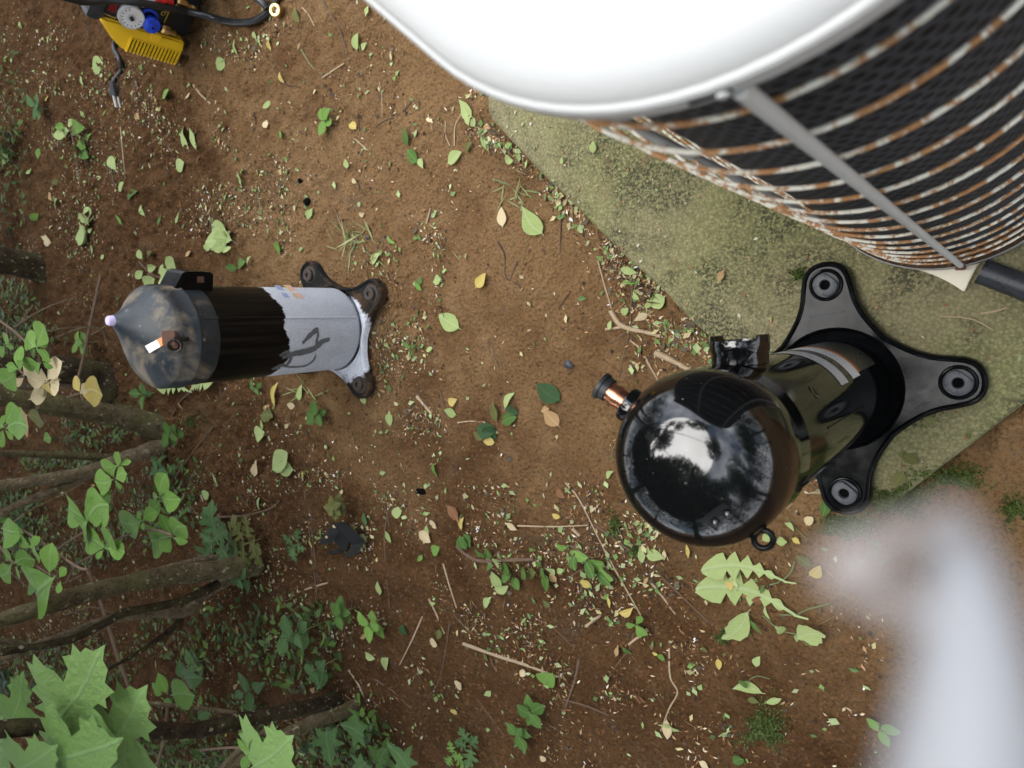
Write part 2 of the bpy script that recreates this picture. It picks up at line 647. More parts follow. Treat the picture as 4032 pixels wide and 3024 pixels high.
def mat_coil():
    """black spine-fin mat: a staggered pattern of dark pits, uv in metres"""
    t = NT('dark_fin_coil')
    uv = t.sep(t.co('UV'))
    cmb = t.n.new('ShaderNodeCombineXYZ')
    row = t.math('FLOOR', t.math('DIVIDE', uv[1], 0.0085))
    shift = t.math('MULTIPLY', t.math('MODULO', row, 2.0), 0.5)
    jit = t.math('MULTIPLY_ADD', t.noise(90, 3, 0.6, t.co('UV')), 0.5, -0.25)
    fx = t.math('SUBTRACT', t.math('FRACT', t.math('ADD', t.math('ADD', t.math('DIVIDE', uv[0], 0.0088), shift), jit)), 0.5)
    fy = t.math('SUBTRACT', t.math('FRACT', t.math('ADD', t.math('DIVIDE', uv[1], 0.0085), 0.0)), 0.5)
    rr = t.math('ADD', t.math('MULTIPLY', fx, fx), t.math('MULTIPLY', fy, fy))
    h = t.ramp(rr, [(0.02, 0.0), (0.16, 1.0)])
    fz = t.noise(700, 4, 0.8, t.co('UV'))
    hh = t.math('ADD', h, t.math('MULTIPLY_ADD', fz, 0.5, -0.25))
    c = t.ramp(hh, [(0.10, (0.0015, 0.0015, 0.002)), (0.55, (0.018, 0.022, 0.029)), (1.0, (0.048, 0.056, 0.070))])
    t.set(c, 0.62, 0, 0.3)
    t.bump(hh, 0.8, 0.004)
    return t.m


def mat_white_lid():
    t = NT('white_enamel')
    sp = t.ramp(t.noise(60, 2, 0.5), [(0.76, 0.0), (0.80, 0.6)])
    c = t.mix(t.noise(5, 5, 0.6), (0.43, 0.435, 0.43), (0.48, 0.485, 0.48))
    c = t.mix(sp, c, (0.40, 0.38, 0.36))
    t.set(c, 0.42, 0, 0.4)
    t.bump(t.noise(420, 2, 0.5), 0.06, 0.0005)
    return t.m


def mat_leaf(name, c0, c1, vein, back=None, rough=0.45, spots=0.3):
    t = NT(name)
    uv = t.sep(t.co('UV'))
    x = t.math('ABSOLUTE', t.math('SUBTRACT', uv[0], 0.5))
    mid = t.ramp(x, [(0.008, 1.0), (0.026, 0.0)])
    w = t.math('SINE', t.math('MULTIPLY', t.math('SUBTRACT', uv[1], t.math('MULTIPLY', x, 0.9)), 58.0))
    side = t.math('MULTIPLY', t.ramp(w, [(0.86, 0.0), (1.0, 1.0)]), 0.13)
    r = t.rand()
    sh = t.math('MULTIPLY_ADD', t.noise(3.5, 4, 0.6), 0.5, t.math('MULTIPLY', r, 0.5))
    c = t.mix(sh, c0, c1)
    c = t.mix(t.math('MAXIMUM', t.math('MULTIPLY', mid, 0.55), side), c, vein)
    sp = t.ramp(t.noise(7, 5, 0.7), [(0.64, 0.0), (0.70, spots)])
    c = t.mix(sp, c, (0.13, 0.075, 0.035))
    t.set(c, t.math('MULTIPLY_ADD', r, 0.2, rough), 0, 0.16)
    t.bump(t.math('ADD', t.math('ADD', mid, side), t.noise(14, 3)), 0.25, 0.03)
    tr = t.n.new('ShaderNodeBsdfTranslucent')
    t.put(tr.inputs['Color'], c)
    mx = t.n.new('ShaderNodeMixShader')
    mx.inputs[0].default_value = 0.22
    out = t.n['Material Output']
    t.l.new(t.b.outputs[0], mx.inputs[1])
    t.l.new(tr.outputs[0], mx.inputs[2])
    t.l.new(mx.outputs[0], out.inputs['Surface'])
    return t.m


def mat_bark(name, c0, c1, moss=0.5):
    t = NT(name)
    f = t.noise(32, 6, 0.7, dist=0.4)
    g = t.noise(130, 5, 0.7)
    c = t.mix(t.ramp(f, [(0.32, 0.0), (0.68, 1.0)]), c0, c1)
    c = t.mix(t.ramp(g, [(0.34, 0.7), (0.5, 0.0)]), c, tuple(k * 0.4 for k in c0))
    m = t.ramp(t.noise(12, 6, 0.75), [(0.46, 0.0), (0.62, moss)])
    c = t.mix(m, c, t.mix(g, (0.048, 0.053, 0.014), (0.135, 0.132, 0.046)))
    sp = t.ramp(t.noise(70, 3, 0.6), [(0.62, 0.0), (0.67, 0.75)])
    c = t.mix(sp, c, (0.30, 0.27, 0.17))
    t.set(c, 0.9, 0, 0.1)
    t.bump(t.math('ADD', f, t.math('MULTIPLY', g, 0.8)), 0.9, 0.006)
    return t.m


def mat_vcol(name, rough=0.6, trans=0.15):
    t = NT(name)
    a = t.n.new('ShaderNodeAttribute')
    a.attribute_name = 'Col'
    t.set(a.outputs['Color'], rough, 0, 0.3)
    tr = t.n.new('ShaderNodeBsdfTranslucent')
    t.put(tr.inputs['Color'], a.outputs['Color'])
    mx = t.n.new('ShaderNodeMixShader')
    mx.inputs[0].default_value = trans
    t.l.new(t.b.outputs[0], mx.inputs[1])
    t.l.new(tr.outputs[0], mx.inputs[2])
    t.l.new(mx.outputs[0], t.n['Material Output'].inputs['Surface'])
    return t.m


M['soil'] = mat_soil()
M['slab'] = mat_slab()
M['gloss'] = mat_gloss()
M['glossbody'] = mat_gloss()
M['glossbody'].name = 'gloss_black_shell_paint'
M['glossbody'].node_tree.nodes['Principled BSDF'].inputs['Specular IOR Level'].default_value = 0.17
M['satin'] = mat_base_paint()
M['oldcap'] = mat_old_cap()
M['oldbase'] = mat_old_base()
M['wire'] = mat_wire()
M['coil'] = mat_coil()
M['lid'] = mat_white_lid()
M['post'] = plain('grey_white_painted_steel', (0.50, 0.51, 0.50), 0.5, 0, 0.12, 40)
M['pan'] = plain('rusty_dirty_pan', (0.075, 0.045, 0.025), 0.85, 0, 0.6, 70, 0.002)
M['panrim'] = plain('grey_pan_rim', (0.26, 0.26, 0.25), 0.6, 0, 0.35, 50)
M['cream'] = plain('cream_painted_steel', (0.66, 0.60, 0.47), 0.5, 0, 0.14, 18)
M['rubber'] = plain('black_rubber', (0.016, 0.017, 0.019), 0.55, 0, 0.4, 90)
M['greyrubber'] = plain('grey_rubber', (0.050, 0.053, 0.060), 0.55, 0, 0.3, 90)
M['oldrubber'] = plain('dirty_rubber', (0.035, 0.026, 0.019), 0.75, 0, 0.6, 90, 0.001)
M['hole'] = plain('deep_black', (0.003, 0.003, 0.003), 0.9, 0, 0.1, spec=0.05)
M['rustbolt'] = plain('rust', (0.105, 0.048, 0.028), 0.8, 0, 0.5, 120, 0.001)
M['copper'] = plain('copper', (0.86, 0.38, 0.22), 0.26, 1.0, 0.12, 60)
M['brass'] = plain('brass', (0.62, 0.45, 0.20), 0.36, 1.0, 0.2, 60)
M['steel'] = plain('nickel_prongs', (0.72, 0.70, 0.66), 0.38, 0.6, 0.08, 60)
M['yellow'] = plain('yellow_plastic', (0.93, 0.57, 0.018), 0.42, 0, 0.07, 14)
M['blackplastic'] = plain('black_plastic', (0.006, 0.0065, 0.007), 0.42, 0, 0.3, 40)
M['greyplastic'] = plain('charcoal_plastic', (0.033, 0.036, 0.042), 0.5, 0, 0.25, 30)
M['dial'] = plain('dial_white', (0.74, 0.74, 0.73), 0.3, 0, 0.05, 30)
M['dialring'] = plain('pale_bezel', (0.56, 0.57, 0.58), 0.3, 0.2, 0.08, 30)
M['blue'] = plain('blue_plastic', (0.012, 0.065, 0.60), 0.33, 0, 0.1, 30)
M['red'] = plain('red_plastic', (0.60, 0.030, 0.024), 0.33, 0, 0.1, 30)
M['darkred'] = plain('dark_red_rocker', (0.17, 0.006, 0.010), 0.28, 0, 0.1, 30)
M['goldink'] = plain('gold_print', (0.50, 0.34, 0.05), 0.5, 0, 0.15, 60)
M['cord'] = plain('black_rubber_cord', (0.013, 0.014, 0.016), 0.34, 0, 0.25, 60)
M['insul'] = plain('black_foam_insulation', (0.016, 0.018, 0.023), 0.30, 0, 0.6, 140, 0.001)
M['lblwhite'] = plain('white_label_film', (0.74, 0.75, 0.78), 0.3, 0, 0.05, 30)
M['lblgrey'] = plain('pale_grey_label_film', (0.55, 0.56, 0.60), 0.3, 0, 0.05, 30)
M['lbldark'] = plain('dark_label_film', (0.035, 0.036, 0.034), 0.3, 0, 0.25, 80)
M['lblorange'] = plain('orange_print', (0.50, 0.13, 0.02), 0.35, 0, 0.1, 30)
M['ink'] = plain('grey_ink', (0.05, 0.052, 0.06), 0.5, 0, 0.2, 80)
M['wiped'] = plain('wiped_wet_grey', (0.095, 0.10, 0.11), 0.4, 0, 0.35, 90)
M['stkwhite'] = plain('white_sticker', (0.80, 0.80, 0.82), 0.35, 0, 0.03, 30)
M['stkorange'] = plain('orange_sticker_print', (0.72, 0.24, 0.045), 0.35, 0, 0.15, 60)
M['blueprint'] = plain('faded_blue_print', (0.22, 0.26, 0.40), 0.5, 0, 0.2, 60)
M['redprint'] = plain('faded_red_print', (0.50, 0.30, 0.24), 0.5, 0, 0.2, 60)
M['lilac'] = plain('lilac_plug', (0.52, 0.45, 0.68), 0.4, 0, 0.1, 30)
M['strap'] = plain('pale_blue_white_cord', (0.215, 0.220, 0.233), 0.6, 0, 0.10, 60)
M['thread'] = plain('grey_beige_thread', (0.26, 0.235, 0.225), 0.7, 0, 0.10, 60)

M['bark'] = mat_bark('mossy_bark', (0.052, 0.039, 0.020), (0.140, 0.110, 0.064), 0.7)
M['bark2'] = mat_bark('brown_bark', (0.085, 0.062, 0.038), (0.205, 0.155, 0.10), 0.3)
M['darkbark'] = mat_bark('dark_wet_bark', (0.020, 0.013, 0.008), (0.055, 0.039, 0.023), 0.35)
M['twig'] = plain('twig_bark', (0.115, 0.070, 0.042), 0.8, 0, 0.5, 90, 0.001)
M['paletwig'] = plain('pale_dry_twig', (0.34, 0.25, 0.155), 0.8, 0, 0.35, 90, 0.001)
M['darktwig'] = plain('dark_rootlet', (0.040, 0.027, 0.018), 0.85, 0, 0.5, 90, 0.001)
M['stem'] = plain('green_stem', (0.13, 0.15, 0.06), 0.6, 0, 0.3, 90)

M['lf_green'] = mat_leaf('leaf_green', (0.055, 0.120, 0.022), (0.11, 0.20, 0.05), (0.17, 0.28, 0.10), spots=0.15)
M['lf_bright'] = mat_leaf('leaf_bright_green', (0.110, 0.220, 0.036), (0.195, 0.33, 0.075), (0.22, 0.36, 0.13), spots=0.1)
M['lf_maple'] = mat_leaf('leaf_maple_green', (0.150, 0.270, 0.066), (0.24, 0.37, 0.12), (0.25, 0.38, 0.17), spots=0.15)
M['lf_dark'] = mat_leaf('leaf_dark_green', (0.022, 0.058, 0.022), (0.050, 0.098, 0.038), (0.085, 0.13, 0.06), spots=0.3)
M['lf_pale'] = mat_leaf('leaf_pale_underside', (0.27, 0.35, 0.115), (0.43, 0.51, 0.22), (0.42, 0.50, 0.27), spots=0.3)
M['lf_olive'] = mat_leaf('leaf_wilted_olive', (0.085, 0.095, 0.026), (0.165, 0.165, 0.055), (0.22, 0.22, 0.10), spots=0.5)
M['lf_yellow'] = mat_leaf('leaf_yellow', (0.46, 0.36, 0.075), (0.60, 0.47, 0.17), (0.66, 0.56, 0.28), spots=0.25)
M['lf_cream'] = mat_leaf('leaf_cream', (0.55, 0.44, 0.245), (0.66, 0.55, 0.34), (0.70, 0.61, 0.42), spots=0.3)
M['lf_tan'] = mat_leaf('leaf_tan', (0.34, 0.205, 0.085), (0.52, 0.34, 0.175), (0.56, 0.42, 0.25), spots=0.4)
M['lf_brown'] = mat_leaf('leaf_brown', (0.135, 0.058, 0.026), (0.25, 0.125, 0.060), (0.29, 0.17, 0.09), spots=0.5)
M['lf_weed'] = mat_leaf('leaf_blue_green_weed', (0.055, 0.115, 0.036), (0.115, 0.195, 0.07), (0.15, 0.24, 0.12), spots=0.1)
M['vcol'] = mat_vcol('litter_flakes')
M['vleaf'] = mat_vcol('crown_leaves', 0.5, 0.3)

# ================================================================== ground
def build_ground():
    xs = np.concatenate([[-60, -20, -9, -6, -4.6], np.arange(-3.9, -2.4, 0.012), np.arange(-2.4, 0.45, 0.0055), [0.6, 1, 2, 5, 20, 60]])
    ys = np.concatenate([[-60, -20, -8, -4, -2.9], np.arange(-2.3, -1.2, 0.012), np.arange(-1.2, 1.0, 0.0055), np.arange(1.0, 1.4, 0.03), [1.8, 3, 8, 20, 60]])
    X, Y = np.meshgrid(xs, ys)
    Z = gh(X, Y)
    far = (np.abs(X) > 4.5) | (np.abs(Y) > 3)
    Z[far] = 0
    n, m = X.shape
    me = bpy.data.meshes.new('ground')
    me.vertices.add(n * m)
    me.vertices.foreach_set('co', np.stack([X, Y, Z], -1).ravel())
    i = np.arange(n * m).reshape(n, m)
    q = np.stack([i[:-1, :-1], i[:-1, 1:], i[1:, 1:], i[1:, :-1]], -1).reshape(-1, 4)
    me.loops.add(q.size)
    me.loops.foreach_set('vertex_index', q.ravel())
    me.polygons.add(len(q))
    me.polygons.foreach_set('loop_start', np.arange(0, q.size, 4))
    me.polygons.foreach_set('loop_total', np.full(len(q), 4))
    me.polygons.foreach_set('use_smooth', np.ones(len(q), bool))
    me.update()
    me.validate()
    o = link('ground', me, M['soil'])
    tag(o, 'bare brown crumbly soil covering the yard', kind='structure')


build_ground()


def build_slab():
    na, nb = 130, 130
    bev = 0.010
    rings = []
    a = np.concatenate([[0, 0.002, 0.006, bev], np.linspace(bev, SL1 - bev, na)[1:-1], [SL1 - bev, SL1 - 0.006, SL1 - 0.002, SL1]])
    b = np.concatenate([[0, 0.002, 0.006, bev], np.linspace(bev, SL2 - bev, nb)[1:-1], [SL2 - bev, SL2 - 0.006, SL2 - 0.002, SL2]])
    rows = []
    rc = 0.045
    for j, bb in enumerate(b):
        row = []
        for i, aa in enumerate(a):
            # round the corners of the plan
            qa, qb = aa, bb
            for ca, cb, sa, sb in ((rc, rc, -1, -1), (SL1 - rc, rc, 1, -1)):
                da, db = (qa - ca) * sa, (qb - cb) * sb
                if da > 0 and db > 0:
                    mx = max(da, db)
                    l = math.hypot(da, db)
                    qa, qb = ca + sa * da * mx / l, cb + sb * db * mx / l
            e = min(aa, SL1 - aa, bb, SL2 - bb)
            z = SLAB_Z
            if e < bev:
                z -= bev - math.sqrt(max(bev * bev - (bev - e) ** 2, 0))
            wob = 0.006 * float(vnoise(np.array(aa * 14.0), np.array(bb * 14.0), 8))
            if bb < 0.3 or aa < 0.3:
                qb += wob * (1 if e < 0.05 else 0)
            z += 0.0016 * float(vnoise(np.array(aa * 40.0), np.array(bb * 40.0), 9))
            p = SK + SE1 * qa + SE2 * qb
            row.append((p[0], p[1], z))
        rows.append(row)
    mb = MB()
    mb.loft(rows, closed=False)
    nA, nB = len(a), len(b)
    edge = [rows[0][i] for i in range(nA)] + [rows[j][-1] for j in range(1, nB)] + \
           [rows[-1][i] for i in range(nA - 2, -1, -1)] + [rows[j][0] for j in range(nB - 2, 0, -1)]
    mb.loft([edge, [(p[0], p[1], -0.06) for p in edge]], closed=True)
    o = mb.build('concrete_slab', M['slab'])
    tag(o, 'mossy olive-green concrete slab under the air conditioner', 'slab')


build_slab()


# ================================================================== air conditioner
def build_ac():
    C = CAM_POS
    Mx = RW @ RAC.T                      # lean of the unit, about the camera
    root = empty('air_conditioner')
    m4 = Matrix.Identity(4)
    off = C - Mx @ C
    for i in range(3):
        for j in range(3):
            m4[i][j] = Mx[i, j]
        m4[i][3] = off[i]
    root.matrix_world = m4
    tag(root, 'white outdoor air conditioner with rusty wire guard on the mossy slab', 'air conditioner')
    C1 = np.array([-0.1025, 0.213])
    L = 0.36
    a0 = math.radians(-130)
    t1 = np.array([math.cos(a0 - math.pi / 2), math.sin(a0 - math.pi / 2)])
    t2 = np.array([math.cos(a0 + math.pi / 2), math.sin(a0 + math.pi / 2)])
    t2 = np.array([math.cos(math.radians(50)), math.sin(math.radians(50))])
    cs = [C1, C1 + L * t2, C1 + L * t2 + L * t1, C1 + L * t1]
    R0 = 0.137

    def path(off, z, n=22):
        pts = []
        for k in range(4):
            for a in np.linspace(-130 + 90 * k, -40 + 90 * k, n):
                a = math.radians(a)
                pts.append((cs[k][0] + (R0 + off) * math.cos(a), cs[k][1] + (R0 + off) * math.sin(a), z))
        return pts

    # lid: rolled lip, round shoulder, slightly crowned top
    ZL = 0.820
    prof = [(-0.004, ZL - 0.002), (0.0080, ZL - 0.003), (0.0095, ZL - 0.001), (0.0095, ZL + 0.0066), (0.0086, ZL + 0.0080), (0.0068, ZL + 0.0084), (0.0063, ZL + 0.0096), (0.0038, ZL + 0.0126),
            (0.0000, ZL + 0.0148), (-0.006, ZL + 0.0170), (-0.014, ZL + 0.0186), (-0.03, ZL + 0.0198), (-0.07, ZL + 0.0208), (-0.12, ZL + 0.021)]
    prof = [(o - 0.004, z) for o, z in prof]
    mb = MB()
    mb.loft([path(o, z) for o, z in prof], True, False, True)
    mb.build('top_cover', M['lid'], root, sharp=28)
    # slot with a screw in the lip
    a = math.radians(-83)
    er = np.array([math.cos(a), math.sin(a), 0])
    et = np.array([-math.sin(a), math.cos(a), 0])
    c = np.array([*C1, ZL + 0.0030]) + er * (R0 + 0.0050)
    MB().box(c, et, er, (0, 0, 1), 0.015, 0.0016, 0.0036).build('slot', M['hole'], root, bevel=0.0006)
    c2 = c + et * 0.004 + er * 0.001
    MB().lathe([(0.0, 0.0012), (0.0018, 0.0009), (0.0022, 0)], c2, 12, er).build('screw', M['post'], root)
    # coil
    rings = []
    zz = np.linspace(0.045, 0.819, 3)
    pts0 = path(-0.014, 0)
    mb = MB()
    mb.loft([path(-0.014, z) for z in zz])
    me = mb.mesh('coil')
    d = 0
    acc = [0.0]
    for i in range(1, len(pts0) + 1):
        acc.append(acc[-1] + math.dist(pts0[i - 1], pts0[i % len(pts0)]))
    n = len(pts0)
    me = bpy.data.meshes.new('coil')
    vs = [p for z in zz for p in path(-0.014, z)]
    fs = []
    uvs = []
    for i in range(len(zz) - 1):
        for j in range(n):
            k = (j + 1) % n
            fs.append((i * n + j, i * n + k, (i + 1) * n + k, (i + 1) * n + j))
            uvs += [(acc[j], zz[i]), (acc[j + 1], zz[i]), (acc[j + 1], zz[i + 1]), (acc[j], zz[i + 1])]
    me.from_pydata(vs, [], fs)
    uvl = me.uv_layers.new(name='UVMap')
    for i, t in enumerate(uvs):
        uvl.data[i].uv = t
    me.polygons.foreach_set('use_smooth', [True] * len(fs))
    link('coil', me, M['coil'], root)
    # guard wires
    for i in range(15):
        z = 0.088 + 0.0498 * i
        MB().tube(path(0, z, 20), 0.00135, 8, closed=True).build('guard_wire', M['wire'], root)
    # posts
    for k, a in ((0, -80), (0, -141), (1, 5), (3, 185)):
        a = math.radians(a)
        ro = R0 + (0.0036 if k == 0 and a > math.radians(-100) else 0.0008)
        x, y = cs[k][0] + ro * math.cos(a), cs[k][1] + ro * math.sin(a)
        mb = MB()
        mb.tube([(x, y, 0.066), (x, y, 0.40), (x, y, 0.8165)], 0.0033, 12)
        po = mb.build('post', M['post'], root)
        MB().box((x + .0 * math.cos(a), y, 0.066), (1, 0, 0), (0, 1, 0), (0, 0, 1), 0.011, 0.011, 0.006).build('bolt', M['rustbolt'], po, bevel=0.001)
    # pan
    pr = [(-0.05, 0.0605), (-0.012, 0.058), (0.002, 0.060), (0.0070, 0.064), (0.0076, 0.069), (0.0086, 0.069), (0.0089, 0.062), (0.0084, 0.052), (0.003, 0.046)]
    pr = [(o - 0.0035, z) for o, z in pr]
    MB().loft([path(o, z) for o, z in pr[:4]], True).build('base_pan', M['pan'], root)
    MB().loft([path(o, z) for o, z in pr[3:]], True).build('pan_rim', M['panrim'], root)
    # debris lying in the pan
    vs, fs = [], []
    for i in range(420):
        a = math.radians(rnd.uniform(-170, 0))
        r = R0 + rnd.uniform(-0.011, -0.0015)
        c = np.array([C1[0] + r * math.cos(a), C1[1] + r * math.sin(a), 0.0645 + rnd.uniform(0, 0.003)])
        th = rnd.uniform(0, 6.28)
        l = rnd.uniform(0.002, 0.008)
        e = np.array([math.cos(th), math.sin(th), rnd.uniform(-.2, .2)]) * l
        w = np.array([-math.sin(th), math.cos(th), rnd.uniform(-.3, .3)]) * rnd.uniform(0.0006, 0.0018)
        k = len(vs)
        vs += [c - e - w, c + e - w, c + e + w, c - e + w]
        fs.append((k, k + 1, k + 2, k + 3))
    o = MB().add(vs, fs).build('leaf_debris', M['lf_brown'], root, smooth=False)
    o['kind'] = 'stuff'
    # cream square corner of the base plate, seen below the round pan
    def pac(u, v, z):
        r = RAC @ np.array([u - 2016.0, v - 1512.0, FPX])
        t = (z - CAM_H) / r[2]
        return C + r * t
    tip = pac(3797, 1150, 0.047)
    lft = pac(3540, 1050, 0.047)
    rgt = pac(3872, 1010, 0.047)
    inn = np.array([*C1, 0.047])
    def curve(a, b, bend):
        mid = (a + b) / 2
        dd = inn - mid
        dd /= np.linalg.norm(dd)
        return [a * (1 - t) ** 2 + 2 * (mid + dd * bend) * t * (1 - t) + b * t * t for t in np.linspace(0, 1, 9)]
    outl = curve(lft, tip, 0.012)[:-1] + curve(tip, rgt, 0.004) + [inn + (rgt - inn) * 0.5, inn + (lft - inn) * 0.5]
    up = [p + np.array([0, 0, 0.003]) for p in outl]
    dn = [p - np.array([0, 0, 0.008]) for p in outl]
    MB().loft([dn, up], True, True, True).build('base_plate', M['cream'], root, smooth=False, bevel=0.0012)
    return root


build_ac()

# insulated pipe leaving the unit to the right
pp = spline([P(3862, 1068, 0.056), P(3930, 1092, 0.056), P(4060, 1142, 0.058), P(4260, 1230, 0.056), P(4600, 1400, 0.055)], 8)
o = MB().tube(pp, 0.0145, 18).build('refrigerant_pipe', M['insul'])
tag(o, 'black foam insulated pipe running right from the air conditioner base', 'pipe')


# ================================================================== compressors
def base_outline(n=160, foot=0.1347):
    key = [(0, .0300), (4, .0290), (8, .0240), (11, .0150), (13, .0035), (15, -.0095), (18, -.0200), (23, -.0305), (30, -.0385), (38, -.0435), (45, -.0455)]
    ka = [k[0] for k in key]
    kr = [foot + k[1] for k in key]
    # smooth the table with a monotone blend
    th = np.linspace(0, 360, n, endpoint=False)
    pts = []
    for t in th:
        d = abs((t + 45) % 90 - 45)
        r = np.interp([max(d - 1.2, 0), d, min(d + 1.2, 45)], ka, kr).mean()
        pts.append((r * math.cos(math.radians(t)), r * math.sin(math.radians(t))))
    return np.array(pts)


def base_plate(name, mat, root, rin=0.079, zt=0.022, smoothn=160):
    out = base_outline(smoothn)
    nx = np.roll(out, -1, 0) - np.roll(out, 1, 0)
    nrm = np.stack([nx[:, 1], -nx[:, 0]], 1)
    nrm /= np.linalg.norm(nrm, axis=1)[:, None]
    ang = np.arctan2(out[:, 1], out[:, 0])
    inner = lambda r, z: [(r * math.cos(a), r * math.sin(a), z) for a in ang]
    rings = []
    for off, z in ((0.0005, 0.006), (0.0, zt - 0.006), (-0.0008, zt - 0.002), (-0.003, zt), (-0.0052, zt - 0.0006), (-0.0068, zt - 0.0036)):
        p = out + nrm * off
        rings.append([(x, y, z) for x, y in p])
    rings.append(inner(rin + 0.0006, zt - 0.0030))
    rings.append(inner(rin - 0.001, zt + 0.0008))
    rings.append(inner(rin - 0.0022, zt - 0.0005))
    rings.append(inner(rin - 0.004, zt - 0.010))
    rings.append(inner(rin - 0.012, zt - 0.014))
    rings.append(inner(rin - 0.026, zt - 0.0145))
    mb = MB()
    mb.loft(rings, True)
    return mb.build(name, mat, root, sharp=50)


def place_root(name, foot_px, zfoot, zbase):
    F = [P(u, v, zfoot) for u, v in foot_px]
    c = (F[0] + F[2]) / 2
    d = F[1] - c
    ang = math.atan2(d[1], d[0])
    root = empty(name, (c[0], c[1], zbase), (0, 0, ang))
    return root, c, ang


def to_local(root, p):
    a = root.rotation_euler[2]
    d = np.asarray(p, float) - np.array(root.location)
    ca, sa = math.cos(-a), math.sin(-a)
    return np.array([d[0] * ca - d[1] * sa, d[0] * sa + d[1] * ca, d[2]])


def ribbon_on(root, hits, w, lift=0.0006):
    """strip of width w lying on the surface points (p, n) in world, returned in root's local frame"""
    pts = [np.array(p) + np.array(n) * lift for p, n in hits]
    vs = []
    for i, (p, (q, n)) in enumerate(zip(pts, hits)):
        t = pts[min(i + 1, len(pts) - 1)] - pts[max(i - 1, 0)]
        t /= max(np.linalg.norm(t), 1e-9)
        s = np.cross(n, t)
        s /= max(np.linalg.norm(s), 1e-9)
        ww = w[i] if hasattr(w, '__len__') else w
        vs += [to_local(root, p - s * ww / 2), to_local(root, p + s * ww / 2)]
    fs = [(2 * i, 2 * i + 1, 2 * i + 3, 2 * i + 2) for i in range(len(pts) - 1)]
    return vs, fs


